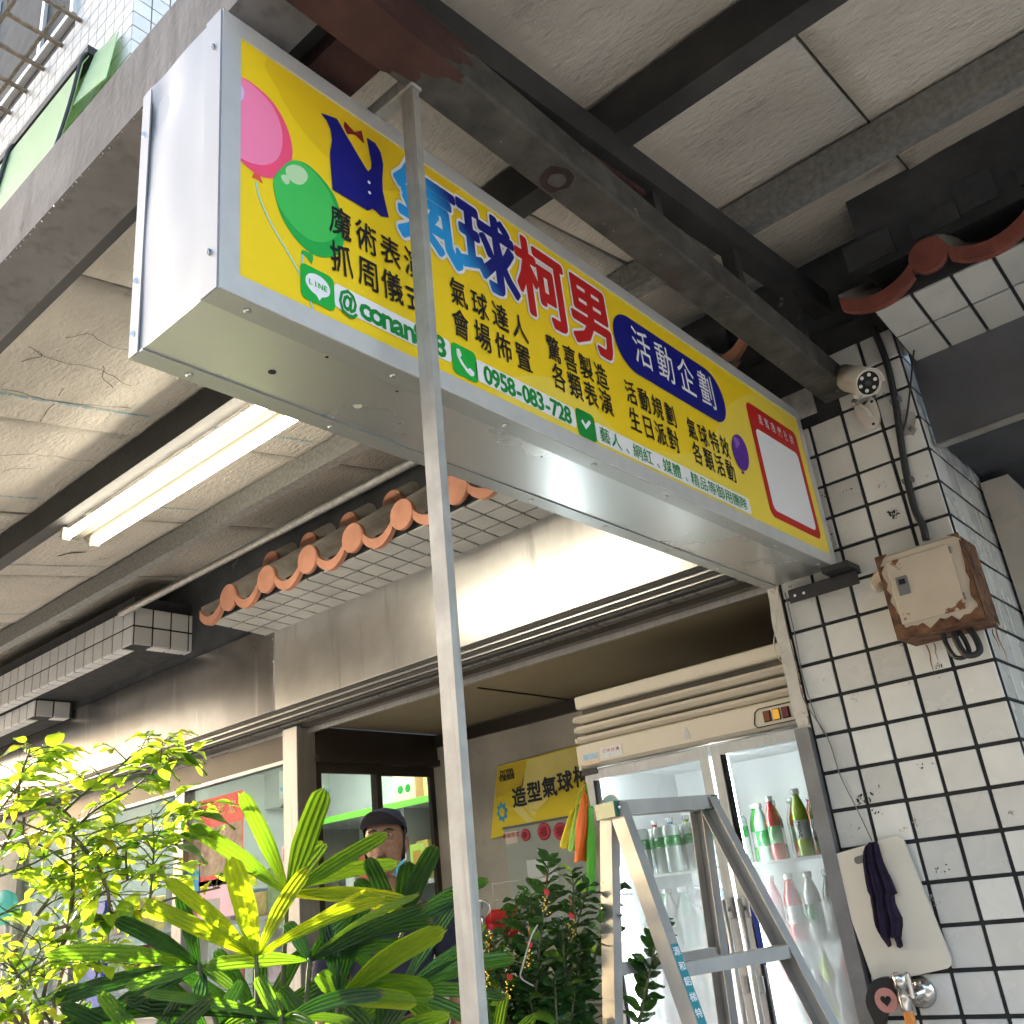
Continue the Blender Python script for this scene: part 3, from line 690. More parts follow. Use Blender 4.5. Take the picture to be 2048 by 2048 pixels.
# purple balloon
pc = sf(1481, 905)
flat('balloon_print', [(pc[0] + .047 * math.cos(a * math.pi / 18) + .012 * math.sin(a * math.pi / 18), pc[1] + .058 * math.sin(a * math.pi / 18)) for a in range(36)], 'purple', 5, label='purple printed balloon')
flat('balloon_shine', [(pc[0] - .012 + .016 * math.cos(a * math.pi / 9), pc[1] + .030 + .013 * math.sin(a * math.pi / 9)) for a in range(18)], 'purple_light', 6)
flat('balloon_shine', [(pc[0] - .020 + .006 * math.cos(a * math.pi / 9), pc[1] + .012 + .006 * math.sin(a * math.pi / 9)) for a in range(18)], 'purple_light', 6)
flat('balloon_knot', [(pc[0] - .014, pc[1] - .056), (pc[0] - .024, pc[1] - .070), (pc[0] - .006, pc[1] - .068)], 'purple', 5)
# red follow-us card; its code is left blank
q = [sf(1150 + x * .3106, 550 + y * .3106) for x, y in ((1120, 850), (1445, 1010), (1555, 1690), (1250, 1540))]
ry0 = (q[0][0] + q[3][0]) / 2; ry1 = (q[1][0] + q[2][0]) / 2; rz0 = (q[2][1] + q[3][1]) / 2; rz1 = (q[0][1] + q[1][1]) / 2
flat('red_card', rrect(ry0, rz0, ry1, rz1, .026, 6), 'red', 3)
flat('card_field', rrect(ry0 + .026, rz0 + .024, ry1 - .026, rz1 - .082, .02, 5), 'print_white', 4)
sline('追蹤我們社群', (1520, 838), (1583, 880), .034, 'print_white', 5, .0)
# black mounting angle at the pillar end
b = MB().box((-1.125, 2.755, 1.995), (-.90, 2.760, 2.035)).box((-1.125, 2.760, 2.035), (-.90, 2.798, 2.039))
b.obj('mounting_angle', 'rubber_black', sign)
b = MB().obox((-.985, 2.70, 2.0405), (.085, 0, 0), (0, .095, 0), (0, 0, .018)); b.obj('mounting_angle', 'rubber_black', sign)
b = MB()
for x in (-1.105, -1.075): b.lathe((x, 2.7545, 2.015), (0, -1, 0), [(0, .0045), (.0004, .0045)], 10)
b.obj('bolt_hole', 'print_white', sign)
# ================================================================ tiled pillar
PXL, PXR, PY = -1.167, -.610, 2.80
PT = .1115; ZT = .1083; ZB0 = 1.913
pillar = thing('tiled_pillar', 'white square-tiled pillar with dark joints at the right of the shop', 'pillar', (-.89, 3.2, 0))
MB().box((PXL - .004, PY + .006, 0), (PXR + .0, 3.92, 2.86)).obj('core', 'dark_grout', pillar)
G = .0108
ptile = MB().bbox((G / 2, -.001, G / 2), (PT - G / 2, .007, ZT - G / 2), .0016).mesh('tile'); ptile.materials.append(MT['white_tile'])
stile = MB().bbox((-.007, .003, G / 2), (.0015, PT - .003, ZT - G / 2), .0012).mesh('tile'); stile.materials.append(MT['white_tile'])
broken = {(0, 22), (0, 21), (1, 22)}
for j in range(-1, 24):
    z = ZB0 + (j - 16) * ZT
    if z < .02: continue
    for i in range(5):
        if (i, j) in broken or (j > 21 and i < 3): continue
        put('tile', ptile, pillar, loc=(PXL + i * PT, PY + R.uniform(0, .0012), z), rot=(R.uniform(-.006, .006), R.uniform(-.006, .006), R.uniform(-.006, .006)))
    for i in range(5):
        put('tile', stile, pillar, loc=(PXR + .0005 + R.uniform(-.0008, .0005), PY + .009 + i * PT, z + R.uniform(-.0006, .0006)))
MT['mortar'] = mat('mortar', (.42, .40, .37), .9, var=.4, vs=18, bump=.8, bs=40, spots=(.06, .06, .06), spot_s=18, spot_t=.58)
b = MB()   # bare mortar where tiles fell off under the beam
for (x0, z0, x1, z1) in ((PXL, 2.46, PXL + .13, 2.60), (PXL + .02, 2.60, PXL + .26, 2.70)):
    b.obox((x0, PY + .0025, z0), (x1 - x0, 0, .0), (0, .004, 0), (0, 0, z1 - z0))
b.obj('bare_mortar', 'mortar', pillar)
MT['jamb'] = mat('jamb', (.24, .24, .245), .5, .5, var=.3, vs=8, spots=(.5, .45, .4), spot_s=9, spot_t=.66)
b = MB().box((-1.214, 2.775, 0), (-1.1695, 2.83, 1.62)); b.obj('jamb_strip', 'jamb', pillar, 'grey metal shutter jamb on the pillar edge')
MT['peeling'] = mat('peeling', (.62, .60, .56), .8, var=.2, vs=12, bump=.6, bs=30, spots=(.30, .19, .12), spot_s=9, spot_t=.60)
b = MB(); pts = []
for k in range(26):
    z = 1.62 + k * .026; pts.append((z, -1.214 + .010 * noise.noise(Vector((z * 9, 3, 1))) + .004))
for k in range(25):
    b.add([(pts[k][1], 2.79, pts[k][0]), (-1.1695, 2.79, pts[k][0]), (-1.1695, 2.79, pts[k + 1][0]), (pts[k + 1][1], 2.79, pts[k + 1][0]),
           (pts[k][1], 2.83, pts[k][0]), (pts[k + 1][1], 2.83, pts[k + 1][0])], [(0, 1, 2, 3), (0, 3, 5, 4)])
b.obj('peeling_edge', 'peeling', pillar)
# stains and chips: thin dark scabs of old adhesive on the tiles
def scab(u, v, r, n, m, seed, sx=1., name='scab'):
    rr = random.Random(seed); c = px(u, v, 'y', PY - .0016); b = MB()
    for k in range(n):
        x = c.x + rr.gauss(0, r * sx); z = c.z + rr.gauss(0, r); a = rr.uniform(0, 3); w = rr.uniform(.002, .009) * (r / .012); h = w * rr.uniform(.2, .6)
        pl = [(x + math.cos(a) * w * math.cos(t) - math.sin(a) * h * math.sin(t) * rr.uniform(.5, 1.2), PY - .0016, z + math.sin(a) * w * math.cos(t) + math.cos(a) * h * math.sin(t)) for t in [q * math.pi / 4 for q in range(8)]]
        b.add(pl, [list(range(8))[::-1]])
    o = b.obj(name, m, pillar); o['kind'] = 'stuff'
MT['scab_dark'] = mat('scab_dark', (.05, .045, .04), .9); MT['scab_grey'] = mat('scab_grey', (.26, .25, .24), .9); MT['scab_tan'] = mat('scab_tan', (.45, .37, .22), .9)
for q, (u, v, r, n, m) in enumerate(((1785, 1025, .009, 26, 'scab_dark'), (1697, 980, .006, 9, 'scab_dark'), (1765, 972, .006, 6, 'scab_grey'), (1650, 990, .007, 8, 'scab_dark'), (1662, 1070, .006, 7, 'scab_dark'), (1668, 1085, .007, 6, 'scab_dark'),
        (1725, 1598, .010, 22, 'scab_dark'), (1755, 1622, .008, 8, 'scab_dark'), (1708, 1400, .006, 8, 'scab_grey'), (1880, 1332, .009, 8, 'scab_dark'), (1805, 1660, .007, 8, 'scab_tan'), (1840, 1530, .006, 4, 'scab_dark'), (1830, 1645, .008, 8, 'scab_grey'),
        (1760, 1580, .006, 4, 'scab_dark'), (1815, 1370, .005, 5, 'scab_grey'), (1865, 1800, .012, 6, 'scab_grey'), (1880, 1750, .01, 5, 'scab_dark'), (1900, 1740, .008, 4, 'scab_dark'), (1700, 1660, .01, 4, 'scab_grey'), (1750, 790, .012, 9, 'scab_grey'))):
    scab(u, v, r, n, m, q)
# cement patch near the conduit
c = px(1815, 845, 'y', PY - .002)
MB().prism([(c.x + .026 * (1 + .3 * math.sin(a * 2.3)) * math.cos(a * .45), PY - .002, c.z + .045 * (1 + .2 * math.sin(a * 3.1)) * math.sin(a * .45)) for a in range(14)], (0, -.003, 0)).obj('cement_patch', 'mortar', pillar)
# ================================================================ conduit on the pillar
con = thing('conduit', 'black cable conduit running down the pillar to the rusty box', 'conduit', (-.70, 2.78, 2.0))
cp = [px(u, v, 'y', 2.782) for u, v in ((1745, 655), (1772, 720), (1790, 800), (1800, 870), (1815, 960), (1830, 1020), (1845, 1050), (1852, 1080))]
MB().tube(bez(cp, 4), .0105, 10).obj('pipe', 'rubber_black', con)
for k in (2, 4): MB().box(tuple(cp[k] + Vector((-.016, -.006, -.006))), tuple(cp[k] + Vector((.016, .016, .006)))).obj('clip', 'cable_grey', con)
cp2 = [px(u, v, 'y', 2.79) for u, v in ((1828, 700), (1822, 760), (1818, 800), (1812, 840), (1803, 868))]
MB().tube(bez(cp2, 4), .003, 6).obj('thin_cable', 'rubber_black', con)
# ================================================================ bullet camera
MT['cctv'] = mat('cctv', (.70, .66, .60), .4, var=.06)
cctv = thing('security_camera', 'white bullet security camera with ring of lights on the pillar', 'camera', (-.74, 2.75, 2.5))
c1_ = px(1739, 766, 'y', 2.62); ax = Vector((.42, -.78, -.34)).normalized()
ax = (px(1739, 766, 'y', 2.62) - px(1690, 757, 'y', 2.72)).normalized()
L_ = .155; back = c1_ - ax * L_
MB().lathe(back, ax, [(-.004, .030), (0, .036), (.02, .040), (.10, .040), (L_ - .004, .0405), (L_, .038), (L_ - .004, .036), (L_ - .012, .0355)], 28).obj('body', 'cctv', cctv)
MB().lathe(c1_ - ax * .0118, ax, [(0, .0354), (.001, .0354)], 28).obj('front_glass', 'hole', cctv)
r0 = ax.orthogonal().normalized(); r1 = ax.cross(r0)
for k in range(6):
    a = math.pi * 2 * k / 6 + .4; MB().lathe(c1_ - ax * .0107 + (r0 * math.cos(a) + r1 * math.sin(a)) * .024, ax, [(0, .0058), (.002, .0055), (.0022, .003)], 12).obj('light', 'cctv', cctv)
MB().lathe(c1_ - ax * .0107, ax, [(0, .012), (.003, .011), (.004, .004)], 16).obj('lens', 'rubber_black', cctv)
# sun shield
b = MB(); n = 14
for j in range(2):
    for k in range(n + 1):
        a = -1.5 + 3.0 * k / n; upv = (Vector((0, 0, 1)) - ax * ax.z).normalized(); sv = ax.cross(upv)
        for rr_ in (.043, .0455): b.v.append(tuple(back + ax * (-.01 if j == 0 else L_ + .006) + (upv * math.cos(a) + sv * math.sin(a)) * rr_))
for k in range(n):
    q0 = k * 2; q1 = (n + 1) * 2 + k * 2
    for f in ([q0, q0 + 2, q1 + 2, q1], [q0 + 1, q1 + 1, q1 + 3, q0 + 3], [q0, q0 + 1, q0 + 3, q0 + 2], [q1, q1 + 2, q1 + 3, q1 + 1]): b.f.append(f); b.mi.append(0); b.sm.append(True)
b.obj('sun_shield', 'cctv', cctv)
j0 = back + ax * .07 - Vector((0, 0, .040)); bs = px(1737, 828, 'y', PY - .012); j1 = bs + Vector((-.022, -.02, .046))
MB().tube([j0 + Vector((0, 0, .006)), j0 - Vector((0, 0, .012))], .022, 14).obj('foot', 'cctv', cctv)
MB().tube([j0 - Vector((0, 0, .01)), j1], .008, 10).sphere(j1, .0125, 12, 8).obj('ball_joint', 'screw', cctv)
b = MB().prism([(bs.x + x, bs.y, bs.z + z) for x, z in smooth2([(-.034, .05), (-.005, .035), (.022, .052), (.030, .03), (.030, -.02), (.016, -.048), (-.012, -.050), (-.026, -.02), (-.036, .02)], 4)], (0, .0105, 0)); b.obj('wall_plate', 'cctv', cctv)
b = MB()
for x, z in ((.020, .036), (.006, -.038)): b.lathe((bs.x + x, bs.y, bs.z + z), (0, -1, 0), [(0, .005), (.0006, .005)], 10)
b.obj('screw_hole', 'hole', cctv)
MB().tube(bez([j1 + Vector((.0, .01, 0)), bs + Vector((.0, -.012, .01)), bs + Vector((.008, -.008, -.02))], 6), .007, 8).obj('arm', 'cctv', cctv)
# ================================================================ rusty electric box
MT['box_paint'] = mat('box_paint', (.52, .45, .36), .65, var=.14, vs=7, bump=.12, bs=50, spots=(.15, .055, .02), spot_s=11, spot_t=.63, spread=.03)
MT['box_rust'] = mat('box_rust', (.06, .020, .010), .9, var=.6, vs=26, col2=(.20, .10, .05), bump=.9, bs=50, spots=(.02, .014, .012), spot_s=20, spot_t=.58)
ebox = thing('electric_box', 'rusty beige metal electric box on the tiled pillar', 'electric box', (-.70, 2.73, 1.77))
bx0, bx1, bz0, bz1, by = -.805, -.572, 1.782, 2.024, 2.655
MB().bbox((bx0, by, bz0), (bx1, PY - .003, bz1), .006).obj('case', 'box_paint', ebox)
b = MB()
def flake(b, pts):
    b.add(pts, [list(range(len(pts)))])
rr = random.Random(5)
def ragged(n, f): return [f(k / (n - 1)) for k in range(n)]
pl = [(bx0 - .001, by - 0.0015, bz0 - .001)] + ragged(16, lambda t: (lerp(bx0, bx1, t), by - 0.0015, bz0 + .008 + .022 * rr.random() + .03 * max(0, t - .75) * 2 + (.03 if t < .08 else 0))) + [(bx1 + .001, by - 0.0015, bz0 - .001)]
b.prism(pl, (0, .001, 0))
pl = [(bx0 - .001, by - 0.0027, bz0 + .02)] + ragged(12, lambda t: (bx0 + .006 + .014 * rr.random() + (.02 if t < .2 else 0), by - 0.0027, lerp(bz0 + .02, bz1 - .03, t))) + [(bx0 - .001, by - 0.0027, bz1 - .03)]
b.prism(pl, (0, .001, 0))
pl = [(bx1 + .001, by - 0.0039, bz0 + .02)] + ragged(10, lambda t: (bx1 - .004 - .016 * rr.random() * (1 - t), by - 0.0039, lerp(bz0 + .02, bz1 - .02, t))) + [(bx1 + .001, by - 0.0039, bz1 - .02)]
b.prism(pl, (0, .001, 0))
b.prism([(bx0 - .001, by - 0.0051, bz1 + .001), (bx0 + .035, by - 0.0051, bz1 + .001), (bx0 + .022, by - 0.0051, bz1 - .010), (bx0 + .008, by - 0.0051, bz1 - .030), (bx0 - .001, by - 0.0051, bz1 - .036)], (0, .001, 0))
b.prism([(bx1 - .03, by - 0.0063, bz1 + .001), (bx1 + .001, by - 0.0063, bz1 + .001), (bx1 + .001, by - 0.0063, bz1 - .018), (bx1 - .012, by - 0.0063, bz1 - .008)], (0, .001, 0))
b.obj('rust_patch', 'box_rust', ebox)
b = MB().box((bx0 + .002, by + .002, bz0 - .002), (bx1 - .002, PY - .004, bz0 - .0002)).box((bx1 + .0003, by + .004, bz0), (bx1 + .002, PY - .004, bz1 - .01)); b.obj('rust_skin', 'box_rust', ebox)
MB().bbox((bx0 + .024, by - .006, bz0 + .036), (bx1 - .034, by - .0005, bz1 - .022), .002).obj('door', 'box_paint', ebox)
d = MB().bbox((bx0 + .04, by - .009, bz0 + .115), (bx0 + .072, by - .006, bz0 + .168), .002).obj('latch', mat('latch', (.16, .17, .17), .5, .3), ebox)
MB().bbox((bx0 + .047, by - .0105, bz0 + .145), (bx0 + .065, by - .009, bz0 + .160), .001).obj('keyhole', 'hole', d)
for z in (bz0 + .06, bz1 - .05): MB().tube([(bx1 - .032, by - .006, z), (bx1 - .032, by - .006, z + .018)], .003, 6).obj('hinge', 'cable_grey', ebox)
for k, (x, dx) in enumerate(((-.70, .05), (-.672, -.03))):
    MB().tube(bez([(x, 2.72, bz0), (x, 2.715, bz0 - .03), (x + .018, 2.70, bz0 - .075), (x + .05, 2.71, bz0 - .072), (x + .047, 2.725, bz0 - .03), (x + .035, 2.73, bz0)], 6), .009 if k else .0065, 8).obj('cable', 'rubber_black', ebox)
MB().tube(bez([(bx0, 2.73, 2.0), (bx0 - .02, 2.73, 1.998), (bx0 - .045, 2.74, 1.98), (bx0 - .05, 2.78, 1.97)], 6), .014, 10).obj('elbow', 'box_paint', ebox)
MT['rust_run'] = mat('rust_run', (.32, .16, .06), .8, var=.4, vs=30)
for x, ln, w in ((bx1 - .012, .10, .004), (bx1 - .022, .06, .003), (bx0 + .03, .09, .004), (bx0 + .05, .05, .003)):
    b = MB(); n = 9
    for k in range(n + 1):
        t = k / n; ww = w * (1 - t) ** .6 * (1 + .5 * noise.noise(Vector((x * 50, t * 4, 2)))) + .0004; cx_ = x + .006 * noise.noise(Vector((x * 9, t * 2, 1)))
        b.v += [(cx_ - ww / 2, PY - .0019, bz0 - .004 - ln * t), (cx_ + ww / 2, PY - .0019, bz0 - .004 - ln * t)]
    for k in range(n): b.f.append([2 * k, 2 * k + 2, 2 * k + 3, 2 * k + 1]); b.mi.append(0); b.sm.append(False)
    b.obj('rust_run', 'rust_run', pillar)
# ================================================================ board, cloth, tap
MT['cutting'] = mat('cutting', (.66, .62, .53), .45, var=.06, vs=5, spots=(.30, .27, .2), spot_s=40, spot_t=.74)
cq = [px(1448 + x * .3106, 1548 + y * .3106, 'y', 2.782) for x, y in ((690, 520), (1160, 390), (1465, 1240), (960, 1360))]
cc = sum(cq, Vector()) / 4
cb = thing('cutting_board', 'off-white plastic cutting board hung crooked on the tiles', 'cutting board', (cc.x, 2.785, cc.z))
rx_ = ((cq[1] - cq[0]) + (cq[2] - cq[3])); wv = rx_.length / 4; rx_.normalize(); ry_ = ((cq[0] - cq[3]) + (cq[1] - cq[2])); hv = ry_.length / 4; ry_ = Vector((-rx_.z, 0, rx_.x))
def lb(a, c_, y=2.776): p = cc + rx_ * a + ry_ * c_; return (p.x, y, p.z)
MB().prism([lb(a, c_) for a, c_ in rrect(-wv, -hv, wv, hv, .022, 5)], (0, .012, 0)).obj('slab', 'cutting', cb)
hole = rrect(-.030, hv - .042, .032, hv - .022, .0095, 5)
MB().prism([lb(a - .012, c_, 2.7755) for a, c_ in hole], (0, .0004, 0)).obj('hand_hole', mat('hole_grey', (.16, .16, .15), .8), cb)
wire = thing('hanging_wire', 'thin wire hanging down the pillar to the cutting board', 'wire', (-1.1, 2.79, 1.6))
MB().tube(bez([px(u, v, 'y', 2.788) for u, v in ((1558, 1180), (1575, 1260), (1592, 1330), (1608, 1400), (1655, 1475), (1680, 1550), (1715, 1620), (1744, 1682))], 5), .0018, 6).obj('strand', 'cable_grey', wire)
MB().tube(bez([px(u, v, 'y', 2.79) for u, v in ((1570, 1185), (1590, 1270), (1605, 1350), (1630, 1430), (1648, 1468))], 5), .0018, 6).obj('strand', 'cable_grey', wire)
MB().tube(bez([px(u, v, 'y', 2.77) for u, v in ((1557, 1185), (1552, 1250), (1548, 1290), (1560, 1320), (1580, 1333))], 5), .0016, 6).obj('strand', 'lamp_white', wire)
MT['cloth'] = mat('cloth', (.022, .008, .045), .95, var=.5, vs=40, bump=1.0, bs=350)
tp = px(1744, 1684, 'y', 2.765)
def c7(x, y): p_ = px(1448 + x * .3106, 1548 + y * .3106, 'y', 2.765); return p_
crow = [(438, 940, 982), (460, 912, 992), (500, 898, 1002), (560, 896, 1020), (620, 902, 1046), (690, 912, 1076), (755, 926, 1106), (785, 944, 1090), (830, 946, 1096), (880, 952, 1118), (930, 957, 1142), (980, 968, 1144), (1020, 985, 1138), (1052, 1010, 1136)]
cl = MB(); n = 26; ys_ = []
for side in (0, 1):
    for i, (yy, l_, r_) in enumerate(crow):
        for k in range(n + 1):
            t = k / n; q = c7(lerp(l_, r_, t), yy + 9 * noise.noise(Vector((t * 5, i * .4, 3))))
            fold = .007 * math.sin(t * 15 + i * .22) + .005 * math.sin(t * 31 + i * .35 + 1) + .006 * noise.noise(Vector((t * 4, i * .35, 1)))
            bulge = .022 * math.sin(math.pi * t) ** .6
            cl.v.append((q.x, 2.770 - bulge - fold if side == 0 else 2.772, q.z))
m_ = len(crow) * (n + 1)
for side in (0, 1):
    for i in range(len(crow) - 1):
        for k in range(n):
            q = side * m_ + i * (n + 1) + k; f = [q, q + n + 1, q + n + 2, q + 1]; cl.f.append(f if side == 0 else f[::-1]); cl.mi.append(0); cl.sm.append(True)
for i in range(len(crow) - 1):
    for k in (0, n):
        q = i * (n + 1) + k; cl.f.append([q, q + m_, q + m_ + n + 1, q + n + 1]); cl.mi.append(0); cl.sm.append(True)
for pts in (((1012, 1040), (1062, 1040), (1078, 1104), (1066, 1114), (1045, 1085)), ((1095, 1040), (1136, 1040), (1152, 1108), (1140, 1120), (1122, 1112), (1112, 1075)), ((1040, 640), (1066, 650), (1116, 768), (1085, 786), (1052, 740))):
    cl.prism([(c7(*q).x, 2.756, c7(*q).z) for q in pts], (0, .012, 0))
tag(cl.obj('cloth', 'cloth'), 'dark purple cloth hanging over the cutting board', 'cloth')
MT['chrome'] = mat('chrome', (.62, .60, .56), .15, 1, var=.1); MT['hose'] = mat('hose', (.62, .22, .03), .5, var=.15)
tap = thing('water_tap', 'chrome wall tap with orange hose below the cutting board', 'tap', (-1.03, 2.75, .9))
tw = px(1842, 1984, 'y', PY - .001); tw.x += .0
MB().lathe(tw, (0, -1, 0), [(0, .040), (.008, .038), (.016, .022), (.02, .014), (.06, .012)], 24).obj('flange', 'chrome', tap)
hd = Vector((tw.x - .010, 2.70, tw.z + .005))
MB().tube([(tw.x, 2.75, tw.z), hd], .013, 12).obj('pipe', 'chrome', tap)
MB().lathe(hd - Vector((0, 0, .045)), (0, 0, 1), [(0, .010), (.012, .015), (.04, .017), (.06, .015), (.062, .019), (.094, .019), (.096, .016)], 16).obj('valve', 'chrome', tap)
MB().bbox((hd.x + .016, hd.y - .008, hd.z - .01), (hd.x + .028, hd.y + .008, hd.z + .055), .004).obj('lever', 'chrome', tap)
MB().tube(bez([hd - Vector((0, 0, .03)), hd - Vector((.0, .005, .08)), hd - Vector((.03, .03, .15)), hd - Vector((.06, .05, .25)), hd - Vector((.07, .05, .5)), hd - Vector((.06, .0, .69))], 6), .0135, 12).obj('hose', 'hose', tap)
MT['pouch_black'] = mat('pouch_black', (.018, .018, .018), .8, bump=.3, bs=80); MT['pouch_pink'] = mat('pouch_pink', (.50, .23, .20), .7)
hq = px(1772, 2001, 'y', 2.72)
pou = thing('heart_pouch', 'black and pink pouch with a heart hanging beside the tap', 'pouch', tuple(hq))
pl = [(-.042, -.055), (-.052, .0), (-.025, .045), (.01, .055), (.036, .045), (.04, .02), (.02, -.015), (-.005, -.03), (-.02, -.06), (-.03, -.085), (-.05, -.09)]
MB().prism([(hq.x + a, hq.y - .01, hq.z + c_) for a, c_ in smooth2(pl, 4)], (0, .03, 0)).obj('body', 'pouch_black', pou)
MB().lathe((hq.x + .006, hq.y - .0105, hq.z + .002), (0, -1, 0), [(0, .030), (.004, .030)], 24).obj('disc', 'pouch_pink', pou)
ht = [(16 * math.sin(t) ** 3, 13 * math.cos(t) - 5 * math.cos(2 * t) - 2 * math.cos(3 * t) - math.cos(4 * t)) for t in [k * math.pi / 14 for k in range(28)]]
MB().prism([(hq.x + .006 + a * .0009, hq.y - .0149, hq.z + .002 + c_ * .0009) for a, c_ in ht], (0, -.001, 0)).obj('heart', 'hole', pou)
MB().tube(bez([(hq.x + .02, hq.y, hq.z + .045), (hq.x + .035, 2.75, hq.z + .06), (tw.x, 2.77, tw.z + .01)], 5), .004, 6).obj('loop', 'pouch_pink', pou)
# ================================================================ eaves with roof tiles (left of and right of the pillar)
def barrel(pitch, r, ln, drop, pan_only=False):
    """one roof tile: raised barrel with closed round front and a hollow pan beside it; front at y=0, sloping up towards +y"""
    b = MB(); prof = []
    n = 10
    for k in range(n + 1):
        a = math.pi * (1 - k / n) if not pan_only else math.pi * .12 * (1 - k / n); prof.append((r * math.cos(a), r * math.sin(a) * 1.15))
    w = pitch - 2 * r
    for k in range(1, n + 1):
        t = k / n; prof.append((r + w * t, -.87 * r * math.sin(math.pi * t) ** .8))
    th = .014; m_ = len(prof)
    def P(x, z, y, off): return (x, y, z + off + y * drop)
    top_f = [P(x, z, 0, 0) for x, z in prof]; bot_f = [P(x, z - th, .0, 0) for x, z in prof]
    rb = r * 1.55; profb = []
    for k in range(n + 1):
        a = math.pi * (1 - k / n) if not pan_only else math.pi * .12 * (1 - k / n); profb.append((rb * math.cos(a), rb * math.sin(a) * 1.1))
    wb = pitch - 2 * rb
    for k in range(1, n + 1): profb.append((rb + wb * k / n, -.030 * math.sin(math.pi * k / n) ** .8))
    top_b = [P(x, z, ln, 0) for x, z in profb]; bot_b = [P(x, z - th, ln, 0) for x, z in profb]
    b.v += top_f + bot_f + top_b + bot_b
    for k in range(m_ - 1):
        for f, mi in (([k, k + 1, m_ + k + 1, m_ + k][::-1], 1), ([k, 2 * m_ + k, 2 * m_ + k + 1, k + 1][::-1], 0), ([m_ + k, m_ + k + 1, 3 * m_ + k + 1, 3 * m_ + k][::-1], 1)):
            b.f.append(f); b.mi.append(mi); b.sm.append(False)
    # thick front lip hanging below the pan
    b.cur = 1
    for k in range(n, m_ - 1):
        (x0, z0), (x1, z1) = prof[k], prof[k + 1]
        b.add([(x0, -.012, z0 + .006), (x1, -.012, z1 + .006), (x1, -.012, z1 - .038), (x0, -.012, z0 - .038), (x0, .012, z0 - .038), (x1, .012, z1 - .038), (x0, .012, z0 + .008), (x1, .012, z1 + .008)],
              [(3, 2, 1, 0), (3, 4, 5, 2), (0, 1, 7, 6)])
    if pan_only: b.f = [f for f, i in zip(b.f, range(len(b.f)))]
    # round cap
    if not pan_only: b.lathe((0, -.016, .004), (0, 1, 0), [(0, r * 1.02), (.004, r * 1.06), (.022, r * 1.06)], 24)
    return b
def eave(name, label, x0, n, first, tiles_from, tiles_to, z_edge, terr, rows=3, r=.063):
    e = thing(name, label, 'eave', ((tiles_from + tiles_to) / 2, 2.7, 2.66))
    for row in range(2):
        me = barrel(.312, r, .27 if row == 0 else .34, .58).mesh('roof_tile'); me.materials.append(MT['tile_top']); me.materials.append(MT[terr])
        for k in range(n):
            put('roof_tile', me, e, loc=(first + .312 * k + (.0 if row == 0 else .0), 2.50 + row * .25, z_edge + .018 + row * .225), rot=(0, 0, R.uniform(-.02, .02)))
    me = barrel(.312, r, .34, .58, True).mesh('edge_tile'); me.materials.append(MT['tile_top']); me.materials.append(MT[terr])
    put('edge_tile', me, e, loc=(first - .312, 2.50, z_edge + .018))
    # slab under the tiles and its tiled underside
    A = Vector((0, 2.525, z_edge - .050)); B = Vector((0, 2.862, 2.655)); d = (B - A); ln = d.length; dn = d.normalized()
    up = Vector((0, -dn.z, dn.y))
    if up.z < 0: up = -up
    MB().obox((tiles_from, A.y + up.y * .006, A.z + up.z * .006), (tiles_to - tiles_from, 0, 0), d, up * .05).obj('slab', 'dark_grout', e)
    p = ln / rows
    tm = MB().bbox((.005, .005, -.001), (.106, p - .005, .007), .0012).mesh('tile'); tm.materials.append(MT['soffit_tile'])
    ang = math.atan2(dn.z, dn.y)
    for i in range(int((tiles_to - tiles_from) / .111)):
        for j in range(rows):
            put('tile', tm, e, loc=(tiles_from + i * .111, A.y + dn.y * p * j, A.z + dn.z * p * j), rot=(ang, 0, 0))
    return e
MT['soffit_tile'] = mat('soffit_tile', (.50, .50, .47), .35, var=.12, rnd=.15, vs=9, spots=(.3, .28, .24), spot_s=18, spot_t=.68)
eave('tiled_eave', 'terracotta roof-tile eave lit above the shop front, left of the pillar', -4.0, 9, -3.81, -4.02, -1.45, 2.725, 'terracotta')
eave('tiled_eave', 'roof-tile eave at upper right, its shade put into a dark red', -.6, 5, -.395 - .0, -.585, 1.9, 2.745, 'terracotta_shaded', 2, .050)
# ================================================================ shop front
shop = thing('shop_front', 'stainless shop front with glazed room on the left and open alcove', 'shop front', (-3.8, 3.2, 0))
BY = 2.85; BZ = 2.245
for x0, x1, lab in ((-9.2, -6.9, None), (-6.895, -3.944, 'stainless fascia panel with dark reflections painted in'), (-3.938, -1.175, 'bright stainless fascia panel')):
    MB().bbox((x0, BY, BZ), (x1, BY + .03, 2.70), .0012).obj('fascia_panel', 'stainless' if x1 > -2 else 'stainless_dark_refl', shop, lab)
MB().box((-9.2, BY + .012, 2.70), (-1.175, BY + .25, 3.18)).obj('lintel', 'dark_concrete', shop)
for z in (2.62, 2.50): MB().lathe((-3.95, BY - .0005, z), (0, -1, 0), [(0, .006), (.002, .004)], 8).obj('rivet', 'screw', shop)
MB().box((-4.2, BY + .0305, BZ), (-3.7, BY + .036, 2.70)).obj('seam_light_block', 'dark_concrete', shop)  # strip added behind the seam to stop room light leaking through
